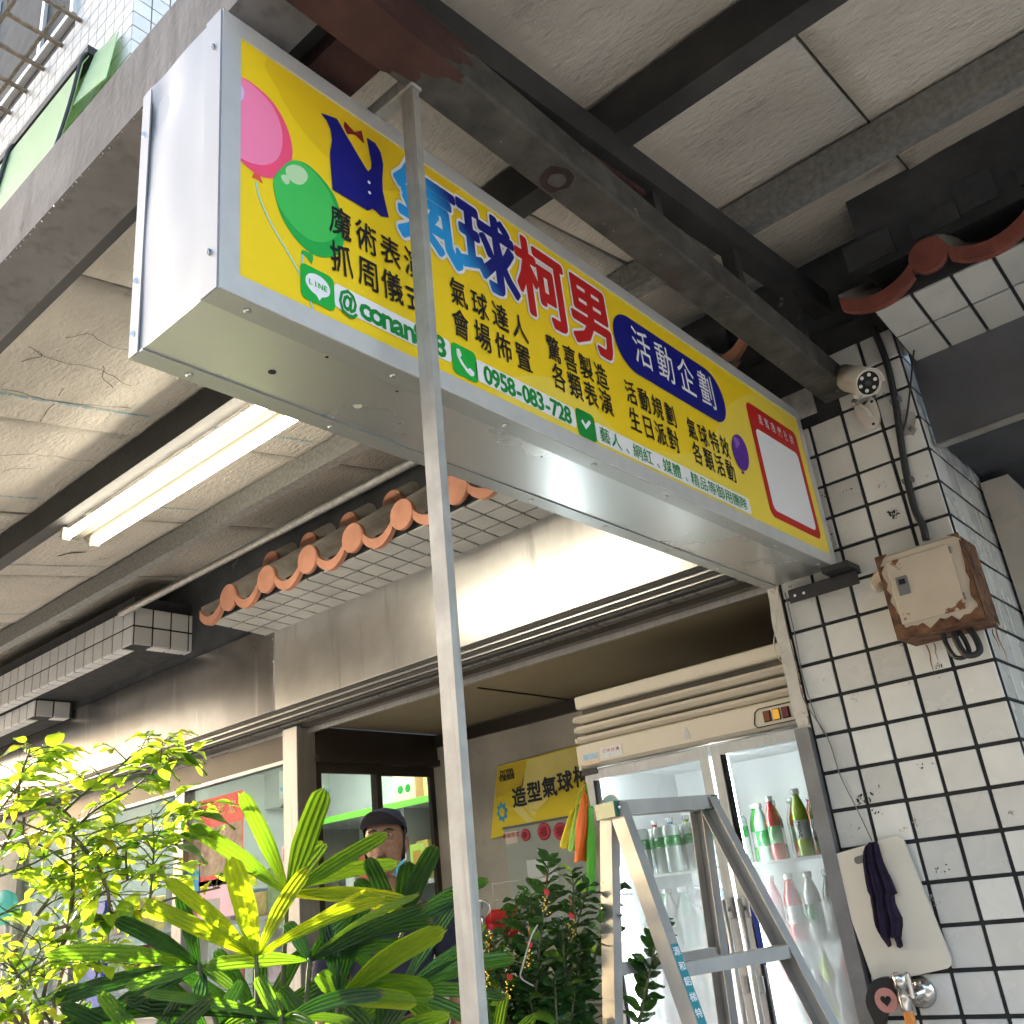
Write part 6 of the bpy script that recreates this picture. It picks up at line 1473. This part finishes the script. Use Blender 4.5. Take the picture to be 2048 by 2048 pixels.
for k in range(nb):
    q = 3 * (nb + 1) + k; br.f.append([q, q + 1, m0 + q + 1, m0 + q]); br.mi.append(0); br.sm.append(True)
MT['brim_under_shade'] = mat('brim_under_shade', (.010, .010, .014), .95)  # shade below the brim painted as a near-black underside
for q_ in range(1, 6 * nb, 2): br.mi[q_] = 1
br.obj('brim', ['cap_cloth', 'brim_under_shade'], capo)
for s in (-1, 1):
    e = MB().sphere(HL(.031 * s, .0690, .014), .0120, 14, 10); eo = e.obj('eye', 'eye_white', per)
    MB().sphere(HL(.030 * s, .0752, .0135), .0066, 10, 8).obj('iris', 'hole', eo)
    MB().tube(bez([HL(.015 * s, .0755, .016), HL(.031 * s, .0800, .0205), HL(.047 * s, .0705, .014)], 5), [.003, .004, .005, .006, .0062, .0062, .006, .006, .005, .004, .003], 8).obj('eyelid', 'skin', eo)
    MB().tube(bez([HL(.016 * s, .0755, .009), HL(.030 * s, .0785, .0055), HL(.046 * s, .0705, .010)], 5), [.002, .003, .004, .0048, .005, .005, .0048, .004, .004, .003, .002], 8).obj('eyelid', 'skin', eo)
    MB().tube(bez([HL(.013 * s, .0835, .030), HL(.030 * s, .0835, .034), HL(.050 * s, .069, .031)], 5), [.002, .003, .004, .004, .004, .004, .004, .004, .003, .003, .002], 8).obj('eyebrow', 'hair', per)
MB().tube(bez([HL(-.022, .078, -.066), HL(-.010, .0885, -.0635), HL(.0, .0905, -.0645), HL(.010, .0885, -.0635), HL(.022, .078, -.066)], 5), [.0012 + .0045 * math.sin(math.pi * k / 20) for k in range(21)], 8).obj('mouth', 'mouth', per)
for zz, r in ((-.057, .0032), (-.0735, .0040)):
    MB().tube(bez([HL(-.023, .078, -.065), HL(-.010, .0895, zz), HL(.0, .0915, zz - .001), HL(.010, .0895, zz), HL(.023, .078, -.065)], 5), [.001 + r * math.sin(math.pi * k / 20) for k in range(21)], 8).obj('lip', 'lip', per)
hr = MB()
for i in range(5):
    for k in range(25):
        a = math.pi * .42 + (2 * math.pi - math.pi * .84) * k / 24; r = 1.03
        hr.v.append(tuple(HL(math.sin(a) * .079 * r * (1 - .02 * i), math.cos(a) * .097 * r * (1 - .03 * i), .05 - i * .026)))
for i in range(4):
    for k in range(24): hr.f.append([i * 25 + k, (i + 1) * 25 + k, (i + 1) * 25 + k + 1, i * 25 + k + 1]); hr.mi.append(0); hr.sm.append(True)
hr.obj('hair', 'hair', per)
pb = px(748, 1835, 'y', 2.75)
pbo = thing('purple_balloon', 'small purple balloon half hidden among the palm leaves', 'balloon', tuple(pb))
MB().sphere(pb, .055, 20, 14, (.85, .85, 1.05)).obj('skin', mat('balloon_purple', (.07, .02, .22), .15, coat=.6, trans=((.12, .03, .35), .3)), pbo)
MB().lathe(pb - Vector((0, 0, .070)), (0, 0, 1), [(0, .008), (.006, .004), (.014, .006)], 10).obj('knot', 'balloon_purple' if 'balloon_purple' in MT else 'purple', pbo)
MB().tube(bez([pb - Vector((0, 0, .07)), pb - Vector((.02, -.05, .5)), Vector((pb.x, pb.y, .02))], 8), .0012, 5).obj('string', 'label_white', pbo)
# ================================================================ plants
def leafmat(name, c, c2, t, tf, rough=.35, rnd=.25, vs=30, stretch=(1, 1, 1), coat=.15):
    m = mat(name, c, rough, var=.2, vs=vs, col2=c2, rnd=rnd, trans=(t, tf), stretch=stretch, coat=coat, spec=.5); MT[name] = m
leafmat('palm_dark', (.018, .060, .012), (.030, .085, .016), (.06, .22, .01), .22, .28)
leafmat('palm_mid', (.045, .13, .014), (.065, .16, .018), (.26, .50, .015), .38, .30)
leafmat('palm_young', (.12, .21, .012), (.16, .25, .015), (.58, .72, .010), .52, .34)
leafmat('shrub_leaf', (.13, .26, .022), (.10, .21, .018), (.50, .70, .03), .5, .40)
leafmat('shrub_leaf_dark', (.035, .10, .016), (.05, .12, .02), (.16, .36, .02), .35, .36)
leafmat('shrub_leaf_yellow', (.30, .30, .015), (.22, .27, .015), (.70, .66, .03), .45, .4)
leafmat('zz_leaf', (.016, .048, .014), (.026, .065, .016), (.06, .2, .02), .18, .25)
leafmat('zz_leaf_light', (.06, .14, .018), (.08, .17, .02), (.25, .45, .03), .3, .3)
MT['bark'] = mat('bark', (.20, .15, .10), .85, var=.4, vs=40, bump=.4, bs=80); MT['cane'] = mat('cane', (.08, .10, .04), .6, var=.4, vs=20, stretch=(1, 1, 8)); MT['twig_green'] = mat('twig_green', (.11, .12, .05), .7, var=.4, vs=40)
MT['pot'] = mat('pot', (.22, .09, .05), .8, var=.25); MT['pot_dark'] = mat('pot_dark', (.03, .03, .035), .5); MT['soil'] = mat('soil', (.035, .025, .018), .95, bump=.8, bs=60)
VIEW = lambda p: (CAM - p).normalized()
def frond_leaf(base, tip, w, bend=.03, roll=0., pleats=4, blunt=.8, name='leaf', m='palm_mid', parent=None, seed=0, side=(0, 0, 1)):
    """long pleated palm segment: narrow foot, widest past the middle, blunt toothed tip"""
    rr = random.Random(seed); b = MB(); base, tip = Vector(base), Vector(tip); ax = tip - base; L_ = ax.length; d = ax.normalized()
    v = VIEW((base + tip) / 2); wv = d.cross(v); wv.normalize(); wv = Matrix.Rotation(roll, 3, d) @ wv; nv = wv.cross(d).normalized()
    nu, nw = 14, pleats * 2
    for i in range(nu + 1):
        t = i / nu
        c = base.lerp(tip, t) + Vector(side) * (math.sin(math.pi * t) * bend * L_)
        prof = min(1, (t / .42)) ** .62 if t < .42 else 1 - .16 * ((t - .42) / .58) ** 2.2
        if t > .90: prof *= math.sqrt(max(.02, 1 - ((t - .90) / .105) ** 2)) * blunt + (1 - blunt) * prof
        prof = max(prof, .05)
        for k in range(nw + 1):
            s = k / nw * 2 - 1
            pl = (.055 if k % 2 == 0 else -.055) * w * (prof ** .7)
            q = c + wv * s * w / 2 * prof + nv * (pl + .10 * w * (s * s) * prof)
            if i == nu: q += d * (rr.uniform(-.03, .02) * L_ * (1 if k % 2 else .5))
            b.v.append(tuple(q))
    for i in range(nu):
        for k in range(nw):
            q = i * (nw + 1) + k; b.f.append([q, q + 1, q + nw + 2, q + nw + 1]); b.mi.append(0); b.sm.append(False)
    o = b.obj(name, m, parent); me = o.data; uv = me.uv_layers.new(name='leaf_uv')
    for lp_ in me.loops: vi = lp_.vertex_index; uv.data[lp_.index].uv = ((vi % (nw + 1)) / nw, (vi // (nw + 1)) / nu)
    return o
def veins(m, dark, tip):
    '''fine lengthwise veins and a dry tip, from the leaf's own coordinates'''
    nt = MT[m].node_tree; N, L = nt.nodes, nt.links; pb_ = N['Principled BSDF']
    src = pb_.inputs['Base Color'].links[0].from_socket
    u = N.new('ShaderNodeUVMap'); u.uv_map = 'leaf_uv'; sp_ = N.new('ShaderNodeSeparateXYZ'); L.new(u.outputs[0], sp_.inputs[0])
    a = N.new('ShaderNodeMath'); a.operation = 'MULTIPLY'; a.inputs[1].default_value = 150; L.new(sp_.outputs[0], a.inputs[0])
    s_ = N.new('ShaderNodeMath'); s_.operation = 'SINE'; L.new(a.outputs[0], s_.inputs[0])
    r_ = N.new('ShaderNodeMapRange'); r_.inputs[1].default_value = -.2; r_.inputs[2].default_value = 1; r_.inputs[4].default_value = .55; L.new(s_.outputs[0], r_.inputs[0])
    x = N.new('ShaderNodeMix'); x.data_type = 'RGBA'; L.new(r_.outputs[0], x.inputs[0]); L.new(src, x.inputs[6]); x.inputs[7].default_value = (*dark, 1)
    nz_ = N.new('ShaderNodeTexNoise'); nz_.inputs['Scale'].default_value = 70
    t_ = N.new('ShaderNodeMath'); t_.operation = 'MULTIPLY_ADD'; t_.inputs[1].default_value = .10; L.new(nz_.outputs['Fac'], t_.inputs[0]); L.new(sp_.outputs[1], t_.inputs[2])
    r2 = N.new('ShaderNodeMapRange'); r2.inputs[1].default_value = 1.01; r2.inputs[2].default_value = 1.05; L.new(t_.outputs[0], r2.inputs[0])
    y = N.new('ShaderNodeMix'); y.data_type = 'RGBA'; L.new(r2.outputs[0], y.inputs[0]); L.new(x.outputs[2], y.inputs[6]); y.inputs[7].default_value = (*tip, 1)
    L.new(y.outputs[2], pb_.inputs['Base Color'])
    bp_ = N.new('ShaderNodeBump'); bp_.inputs['Strength'].default_value = .25; bp_.inputs['Distance'].default_value = .002; L.new(s_.outputs[0], bp_.inputs['Height']); L.new(bp_.outputs[0], pb_.inputs['Normal'])
    tr_ = [q for q in N if q.type == 'BSDF_TRANSLUCENT'][0]; c0_ = tuple(tr_.inputs[0].default_value[:3])
    z = N.new('ShaderNodeMix'); z.data_type = 'RGBA'; z.blend_type = 'MIX'; L.new(r_.outputs[0], z.inputs[0]); z.inputs[6].default_value = (*c0_, 1); z.inputs[7].default_value = (*[q * .62 for q in c0_], 1)
    L.new(z.outputs[2], tr_.inputs[0])
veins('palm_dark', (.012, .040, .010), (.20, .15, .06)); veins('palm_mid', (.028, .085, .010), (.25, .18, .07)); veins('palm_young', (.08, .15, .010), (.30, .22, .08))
PD = 2.15
base_p = pd(560, 1980, PD + .12); PB = Vector((base_p.x, base_p.y, 0))
palm = thing('lady_palm', 'large lady palm with broad pleated leaves, yellow green where sunlit', 'plant', tuple(PB))
MB().lathe(PB, (0, 0, 1), [(.004, .17), (.02, .18), (.30, .22), (.34, .235), (.36, .235), (.36, .21), (.33, .205)], 28).obj('pot', 'pot_dark', palm)
MB().lathe(PB + Vector((0, 0, .30)), (0, 0, 1), [(0, .20), (.02, .19)], 24).obj('soil', 'soil', palm)
def K(x, y): return (400 + x * .3106, 1348 + y * .3106)      # enlargements the leaf outlines were read from
def K4(x, y): return (500 + x * .2588, 1548 + y * .2588)
def K3(x, y): return (x * .2588, 1548 + y * .2588)
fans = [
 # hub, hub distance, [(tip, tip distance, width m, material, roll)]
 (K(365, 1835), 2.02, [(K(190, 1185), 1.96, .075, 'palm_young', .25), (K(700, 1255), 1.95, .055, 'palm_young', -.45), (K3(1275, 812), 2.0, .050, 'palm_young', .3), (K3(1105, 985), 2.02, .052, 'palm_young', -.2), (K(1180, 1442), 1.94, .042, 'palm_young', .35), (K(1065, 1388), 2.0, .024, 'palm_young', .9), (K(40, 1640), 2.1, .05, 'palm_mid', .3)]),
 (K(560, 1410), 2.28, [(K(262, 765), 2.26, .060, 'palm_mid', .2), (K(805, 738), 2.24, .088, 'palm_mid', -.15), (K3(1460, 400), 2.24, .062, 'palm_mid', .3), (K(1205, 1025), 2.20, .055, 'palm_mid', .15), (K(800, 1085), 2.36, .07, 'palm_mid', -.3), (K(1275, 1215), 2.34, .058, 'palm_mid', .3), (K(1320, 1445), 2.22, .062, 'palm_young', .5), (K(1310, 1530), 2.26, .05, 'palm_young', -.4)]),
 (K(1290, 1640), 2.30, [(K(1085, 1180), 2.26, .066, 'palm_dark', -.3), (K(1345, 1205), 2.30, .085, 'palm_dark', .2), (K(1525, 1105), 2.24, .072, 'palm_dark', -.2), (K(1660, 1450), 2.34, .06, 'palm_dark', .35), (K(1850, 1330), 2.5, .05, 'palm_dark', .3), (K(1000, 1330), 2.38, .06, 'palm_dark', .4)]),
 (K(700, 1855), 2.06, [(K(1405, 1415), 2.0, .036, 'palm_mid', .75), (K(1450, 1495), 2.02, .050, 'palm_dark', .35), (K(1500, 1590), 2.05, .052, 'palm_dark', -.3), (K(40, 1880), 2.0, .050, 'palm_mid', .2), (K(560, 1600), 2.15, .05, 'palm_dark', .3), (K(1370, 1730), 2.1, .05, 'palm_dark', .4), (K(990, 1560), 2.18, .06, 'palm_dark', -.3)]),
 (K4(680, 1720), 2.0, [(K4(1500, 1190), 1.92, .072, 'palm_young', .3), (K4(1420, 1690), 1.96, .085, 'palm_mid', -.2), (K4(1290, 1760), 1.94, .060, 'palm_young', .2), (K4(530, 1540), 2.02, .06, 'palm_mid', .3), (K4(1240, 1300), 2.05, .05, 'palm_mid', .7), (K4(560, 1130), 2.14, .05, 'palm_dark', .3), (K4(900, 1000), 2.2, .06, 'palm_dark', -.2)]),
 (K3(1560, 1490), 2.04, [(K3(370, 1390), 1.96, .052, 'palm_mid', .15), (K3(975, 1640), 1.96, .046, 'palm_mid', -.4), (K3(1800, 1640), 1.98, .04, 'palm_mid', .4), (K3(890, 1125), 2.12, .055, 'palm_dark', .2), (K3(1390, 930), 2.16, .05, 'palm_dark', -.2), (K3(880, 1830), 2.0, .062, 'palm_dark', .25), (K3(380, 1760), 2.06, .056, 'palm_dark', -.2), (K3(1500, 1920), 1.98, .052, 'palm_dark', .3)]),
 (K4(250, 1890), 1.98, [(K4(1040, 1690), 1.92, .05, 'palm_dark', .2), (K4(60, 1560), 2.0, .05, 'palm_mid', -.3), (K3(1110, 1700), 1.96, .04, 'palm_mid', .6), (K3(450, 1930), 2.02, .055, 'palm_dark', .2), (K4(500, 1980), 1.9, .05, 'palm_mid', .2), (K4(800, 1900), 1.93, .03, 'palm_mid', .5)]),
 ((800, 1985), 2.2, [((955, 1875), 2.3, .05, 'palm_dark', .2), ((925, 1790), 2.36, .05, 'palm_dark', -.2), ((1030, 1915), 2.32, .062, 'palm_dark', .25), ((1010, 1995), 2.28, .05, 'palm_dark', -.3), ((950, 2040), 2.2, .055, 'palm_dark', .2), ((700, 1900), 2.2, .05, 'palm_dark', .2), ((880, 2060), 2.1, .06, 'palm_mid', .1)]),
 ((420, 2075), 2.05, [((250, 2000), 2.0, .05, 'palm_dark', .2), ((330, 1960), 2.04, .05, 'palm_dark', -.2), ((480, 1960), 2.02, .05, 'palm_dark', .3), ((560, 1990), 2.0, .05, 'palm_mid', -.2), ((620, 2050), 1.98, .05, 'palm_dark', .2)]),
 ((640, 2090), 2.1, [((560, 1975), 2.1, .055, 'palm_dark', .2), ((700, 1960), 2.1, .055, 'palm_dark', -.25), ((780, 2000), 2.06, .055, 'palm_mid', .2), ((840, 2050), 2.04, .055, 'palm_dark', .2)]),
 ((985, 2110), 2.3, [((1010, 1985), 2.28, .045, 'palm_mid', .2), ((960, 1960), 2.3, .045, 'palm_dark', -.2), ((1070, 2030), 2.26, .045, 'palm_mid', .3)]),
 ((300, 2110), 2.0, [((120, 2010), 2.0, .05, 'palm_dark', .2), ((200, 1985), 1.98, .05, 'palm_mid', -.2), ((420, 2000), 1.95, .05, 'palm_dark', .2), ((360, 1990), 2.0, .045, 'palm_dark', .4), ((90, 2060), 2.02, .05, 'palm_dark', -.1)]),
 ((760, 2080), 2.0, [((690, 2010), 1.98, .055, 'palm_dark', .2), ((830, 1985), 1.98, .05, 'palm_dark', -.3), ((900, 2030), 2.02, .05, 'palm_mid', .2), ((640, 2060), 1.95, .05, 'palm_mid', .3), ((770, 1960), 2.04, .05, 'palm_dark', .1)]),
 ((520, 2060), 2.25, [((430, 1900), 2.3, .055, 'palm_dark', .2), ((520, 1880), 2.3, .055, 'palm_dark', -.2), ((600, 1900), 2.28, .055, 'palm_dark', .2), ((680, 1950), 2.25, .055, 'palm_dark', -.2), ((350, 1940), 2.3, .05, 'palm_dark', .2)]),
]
seed = 0
for hub, hd_, lv in fans:
    H = pd(*hub, hd_)
    top = H - Vector((0, 0, .02))
    c0 = PB + Vector((R.uniform(-.09, .09), R.uniform(-.09, .09), .31))
    b = MB(); mid = c0.lerp(top, .6) + Vector((R.uniform(-.04, .04), R.uniform(-.03, .03), .04)); b.tube(bez([c0, mid, top, H], 5), [.010] * 6 + [.0055] * 5 + [.004] * 5, 8); b.obj('cane', 'cane', palm)
    for tip, td, w, m, roll in lv:
        seed += 1
        frond_leaf(H + Vector((R.uniform(-.006, .006), R.uniform(-.006, .006), R.uniform(-.006, .006))), pd(*tip, td), w * .66, bend=R.uniform(.01, .06), roll=roll, m=m, parent=palm, seed=seed)
# ---------------------------------------------------------------- leafy shrub at left
def leaf_mesh(name, m, L_=.07, w=.042, fold=.25, droop=.25, point=True):
    b = MB(); n = 7
    for i in range(n + 1):
        t = i / n; ww = w * (math.sin(math.pi * min(1, t ** .72)) ** .85) if point else w * math.sin(math.pi * min(.97, t ** .9 + .02)) ** .6
        z = -droop * L_ * t * t
        for s in (-1, -.5, 0, .5, 1): b.v.append((t * L_, s * ww / 2, z + fold * abs(s) * ww / 2 + .003 * math.sin(t * 9 + s * 3)))
    for i in range(n):
        for k in range(4): q = i * 5 + k; b.f.append([q, q + 5, q + 6, q + 1]); b.mi.append(0); b.sm.append(True)
    b.tube([(-.018, 0, .004), (0, 0, 0)], .0009, 4)
    me = b.mesh(name); me.materials.append(MT[m]); return me
SD = 2.25
sb = pd(90, 2200, SD); SBP = Vector((sb.x, sb.y, 0))
shrub = thing('leafy_shrub', 'sunlit shrub with heart-shaped lime green leaves and bare twigs at left', 'shrub', tuple(SBP))
MB().lathe(SBP, (0, 0, 1), [(.004, .15), (.02, .16), (.26, .20), (.30, .21), (.30, .185), (.27, .18)], 26).obj('pot', 'pot', shrub)
MB().lathe(SBP + Vector((0, 0, .25)), (0, 0, 1), [(0, .175), (.015, .17)], 24).obj('soil', 'soil', shrub)
brs = [
 ([(90, 2120), (40, 1985), (130, 1880), (146, 1700), (128, 1622), (0, 1575)], 2.25, .0075),
 ([(128, 1622), (170, 1585), (225, 1545), (280, 1500), (330, 1490)], 2.22, .004),
 ([(146, 1660), (190, 1620), (260, 1580), (320, 1535), (360, 1512)], 2.25, .0035),
 ([(146, 1672), (190, 1725), (215, 1780), (232, 1830), (345, 1797), (440, 1775)], 2.18, .0055),
 ([(60, 1878), (120, 1855), (200, 1840), (232, 1833)], 2.18, .006),
 ([(90, 2110), (120, 1960), (150, 1870), (190, 1800), (255, 1760), (330, 1735)], 2.3, .006),
 ([(80, 2120), (20, 1960), (60, 1850), (150, 1730), (150, 1690)], 2.3, .006),
 ([(90, 2120), (10, 2010), (-40, 1900), (-20, 1760), (30, 1640), (40, 1560), (60, 1500)], 2.2, .006),
 ([(100, 2110), (82, 2040), (95, 1960), (130, 1880)], 2.12, .007),
 ([(255, 1760), (255, 1690), (300, 1640), (350, 1630), (400, 1620)], 2.26, .003),
 ([(190, 1725), (250, 1690), (310, 1670), (345, 1690)], 2.2, .003),
 ([(0, 1690), (80, 1690), (160, 1740), (250, 1750), (330, 1765)], 2.26, .003),
 ([(30, 1640), (100, 1665), (170, 1670), (260, 1640), (320, 1625)], 2.2, .0028),
 ([(-20, 1760), (60, 1730), (120, 1700), (190, 1690)], 2.14, .003),
 ([(60, 1850), (110, 1800), (200, 1790), (290, 1790)], 2.3, .003),
 ([(0, 1970), (70, 1930), (120, 1905), (180, 1930)], 2.1, .003),
 ([(300, 1800), (305, 1740), (308, 1690), (303, 1620)], 2.12, .003),
 ([(0, 1830), (50, 1800), (90, 1760), (130, 1760)], 2.2, .003),
 ([(80, 2100), (60, 2000), (30, 1940), (0, 1900)], 2.1, .004),
 ([(100, 2090), (150, 2020), (190, 1960), (200, 1900)], 2.15, .004),
 ([(60, 2080), (20, 2030), (-10, 2010)], 2.1, .004),
 ([(110, 2060), (60, 1960), (80, 1890), (20, 1850)], 2.05, .003),
 ([(0, 1620), (30, 1580), (60, 1540), (90, 1530)], 2.2, .003),
]
tw_pts = []
for pts, dist, r in brs:
    P = [pd(u, v, dist + R.uniform(-.08, .08)) for u, v in pts]; C_ = bez(P, 6)
    P0 = C_[0]
    MB().tube(C_, [lerp(r, r * .4, i / (len(C_) - 1)) for i in range(len(C_))], 7).obj('branch', 'bark' if r > .005 else 'twig_green', shrub)
    for i in range(len(C_)): tw_pts.append((C_[i], (C_[min(i + 1, len(C_) - 1)] - C_[max(i - 1, 0)]).normalized(), i / len(C_), r))
MB().tube(bez([SBP + Vector((0, 0, .26)), SBP.lerp(pd(90, 2120, 2.25), .5) + Vector((.02, 0, .3)), pd(90, 2120, 2.25)], 6), .010, 8).obj('trunk', 'bark', shrub)
lm = [leaf_mesh('leaf', 'shrub_leaf', .062, .040), leaf_mesh('leaf', 'shrub_leaf', .078, .046, .3, .4), leaf_mesh('leaf', 'shrub_leaf_dark', .07, .042, .2, .3), leaf_mesh('leaf', 'shrub_leaf_yellow', .055, .034, .3, .5)]
cand = [q for q in tw_pts if q[2] > .18 or q[3] < .005]
count = 0; extra = MB()
twigs = MB()
def place_leaf(p, dirv, size, k):
    global count
    fw_ = dirv; upv = Vector((R.uniform(-.5, .3), R.uniform(-.5, .25), 1)).normalized()
    fw_ = (fw_ - upv * fw_.dot(upv) * .6).normalized(); y_ = upv.cross(fw_).normalized(); z_ = fw_.cross(y_)
    mx = Matrix((fw_, y_, z_)).transposed()
    if count < 296:
        put('leaf', lm[k], shrub, loc=p, rot=mx.to_euler(), scale=(size,) * 3)
    else:
        me = lm[k]; extra.cur = k
        extra.add([p + mx @ (v.co * size) for v in me.vertices], [list(f.vertices) for f in me.polygons], True)
    count += 1
for j in range(320):
    p, t, s, r = R.choice(cand)
    az = R.uniform(0, 2 * math.pi); d = (t * .5 + Vector((math.cos(az), math.sin(az), R.uniform(-.25, .55)))).normalized(); ln = R.uniform(.03, .11)
    e = p + d * ln; twigs.tube([p, p.lerp(e, .5) + Vector((0, 0, .006)), e], [.0016, .0013, .001], 5)
    for q in range(R.choice((1, 2, 2, 3))):
        a2 = R.uniform(0, 6.28); dd2 = (d * .8 + Vector((math.cos(a2), math.sin(a2), R.uniform(-.6, .2))) * .8).normalized()
        place_leaf(p.lerp(e, R.uniform(.5, 1)), dd2, R.uniform(.5, 1.0), R.choices((0, 1, 2, 3), (5, 4, 1.0, 1.1))[0])
twigs.obj('twig', 'twig_green', shrub)['kind'] = 'stuff'
for u, v, dist, sz, k in ((345, 1505, 2.2, 1.35, 2), (262, 1560, 2.15, 1.25, 2), (235, 1545, 2.2, 1.1, 0), (285, 1520, 2.2, 1.2, 1), (320, 1510, 2.22, 1.3, 1), (340, 1530, 2.2, 1.15, 0), (60, 1560, 2.2, 1.3, 0), (30, 1600, 2.2, 1.35, 1), (75, 1620, 2.2, 1.25, 1), (190, 1560, 2.2, 1.1, 0), (160, 1580, 2.2, 1.15, 1), (400, 1630, 2.2, 1.25, 2), (375, 1640, 2.2, 1.2, 0), (350, 1690, 2.15, 1.2, 2), (50, 1545, 2.15, 1.2, 1), (15, 1560, 2.2, 1.4, 0)):
    a = R.uniform(-.6, .6); dv = (RX * math.cos(a) - UP * R.uniform(-.2, .7)).normalized()
    me = lm[k]; p = pd(u, v, dist); cnt_s = count; count = 0; place_leaf(p, dv, sz, k); count = cnt_s
if extra.f:
    o = extra.obj('far_leaf', ['shrub_leaf', 'shrub_leaf', 'shrub_leaf_dark', 'shrub_leaf_yellow'], shrub); o['kind'] = 'stuff'
# ---------------------------------------------------------------- glossy money plant with red charms
ZD = 2.55
zb = pd(1085, 2230, ZD); ZBP = Vector((zb.x, zb.y, 0))
zz = thing('money_plant', 'dark glossy money plant with upright stems beside the ladder', 'plant', tuple(ZBP))
MB().lathe(ZBP, (0, 0, 1), [(.004, .14), (.02, .15), (.32, .19), (.35, .20), (.35, .175), (.32, .17)], 26).obj('pot', 'pot', zz)
MB().lathe(ZBP + Vector((0, 0, .31)), (0, 0, 1), [(0, .165), (.012, .16)], 24).obj('soil', 'soil', zz)
zl = [leaf_mesh('leaf', 'zz_leaf', .068, .036, .18, .10, False), leaf_mesh('leaf', 'zz_leaf', .060, .034, .25, .2, False), leaf_mesh('leaf', 'zz_leaf_light', .060, .032, .2, .1, False)]
tops = [((1098, 1722), 2.5), ((1145, 1745), 2.55), ((1030, 1800), 2.5), ((1062, 1790), 2.58), ((1175, 1775), 2.6), ((985, 1880), 2.45), ((1010, 1850), 2.55), ((1125, 1850), 2.45), ((1080, 1870), 2.4), ((1160, 1880), 2.5), ((1040, 1930), 2.42), ((1235, 1770), 2.62), ((1320, 1845), 2.62), ((975, 1945), 2.5), ((1110, 1960), 2.38), ((1150, 1980), 2.42), ((1000, 1990), 2.45), ((1060, 2000), 2.4), ((950, 1860), 2.55)]
nl = 0; zextra = MB()
for (u, v), dist in tops:
    T = pd(u, v, dist); b0 = ZBP + Vector((R.uniform(-.08, .08), R.uniform(-.08, .08), .31)); mid = b0.lerp(T, .55) + (b0 - T).cross(Vector((R.uniform(-1, 1), R.uniform(-1, 1), 0))).normalized() * .03 + Vector((0, 0, .05))
    C_ = bez([b0, mid, T], 14); MB().tube(C_, [lerp(.0065, .0022, i / (len(C_) - 1)) for i in range(len(C_))], 7).obj('stem', 'twig_green', zz)
    n = len(C_)
    for i in range(int(n * .38), n):
        t = (C_[min(i + 1, n - 1)] - C_[i - 1]).normalized()
        for s in (-1, 1):
            sv = t.cross(VIEW(C_[i])).normalized() * s; sv = Matrix.Rotation(R.uniform(-1.1, 1.1), 3, t) @ sv
            d = (sv + t * R.uniform(.3, .9)).normalized(); nrm = (VIEW(C_[i]) * R.uniform(.1, .9) + Vector((R.uniform(-.4, .4), R.uniform(-.4, .4), .8))).normalized()
            z_ = (nrm - d * nrm.dot(d)).normalized(); y_ = z_.cross(d)
            mx = Matrix((d, y_, z_)).transposed(); k = R.choices((0, 1, 2), (5, 4, .9))[0]; sc = R.uniform(.8, 1.15) * (.6 + .4 * min(1, (n - i) / 6))
            if nl < 296: put('leaf', zl[k], zz, loc=C_[i], rot=mx.to_euler(), scale=(sc,) * 3)
            else:
                zextra.cur = k; zextra.add([C_[i] + mx @ (vv.co * sc) for vv in zl[k].vertices], [list(f.vertices) for f in zl[k].polygons], True)
            nl += 1
if zextra.f:
    o = zextra.obj('far_leaf', ['zz_leaf', 'zz_leaf', 'zz_leaf_light'], zz); o['kind'] = 'stuff'
MT['charm_red'] = mat('charm_red', (.55, .015, .015), .35); MT['gold_bead'] = mat('gold_bead', (.60, .40, .08), .25, .9)
labs = ['topmost red charm with gold beads on the money plant', 'red charm with white tag at the middle of the money plant', 'red charm hanging nearest the ladder', 'red charm just right of the steel post, low down', 'small red charm with gold dots near the picture bottom', 'small red charm high beside the steel post']
for q, ((u, v), dist) in enumerate((((1092, 1785), 2.42), ((1058, 1890), 2.36), ((1142, 1832), 2.42), ((978, 1935), 2.38), ((1018, 1955), 2.36), ((981, 1855), 2.44))):
    p = pd(u, v, dist); t = thing('red_charm', labs[q], 'charm', tuple(p), 'red charms on the money plant')
    b = MB()
    for a in range(3): b.prism([tuple(p + RX * x + UP * z + FW * (.004 * a)) for x, z in ((-.006 + a * .005, .007 - a * .003), (-.001 + a * .005, .009 - a * .004), (.002 + a * .003, -.001 - a * .004), (-.003 + a * .003, -.008 - a * .002))], FW * .003)
    b.obj('knot', 'charm_red', t)
    g = MB()
    for k in range(11): g.sphere(p + RX * R.uniform(-.010, .012) + UP * (-.010 - .0045 * k) - FW * .004, .0026, 6, 5)
    g.obj('bead', 'gold_bead', t)['kind'] = 'stuff'
    MB().tube([p + UP * .018, p + UP * .05], .0008, 4).obj('thread', 'charm_red', t)
p = pd(1050, 1905, 2.34)
b = MB().tube(bez([pd(1075, 1850, 2.36), pd(1062, 1875, 2.34), pd(1046, 1930, 2.34), pd(1042, 1955, 2.34), pd(1068, 1972, 2.36)], 5), .0022, 5)
tag(b.obj('white_ribbon', 'label_white'), 'thin white ribbon looped through the money plant', 'ribbon')
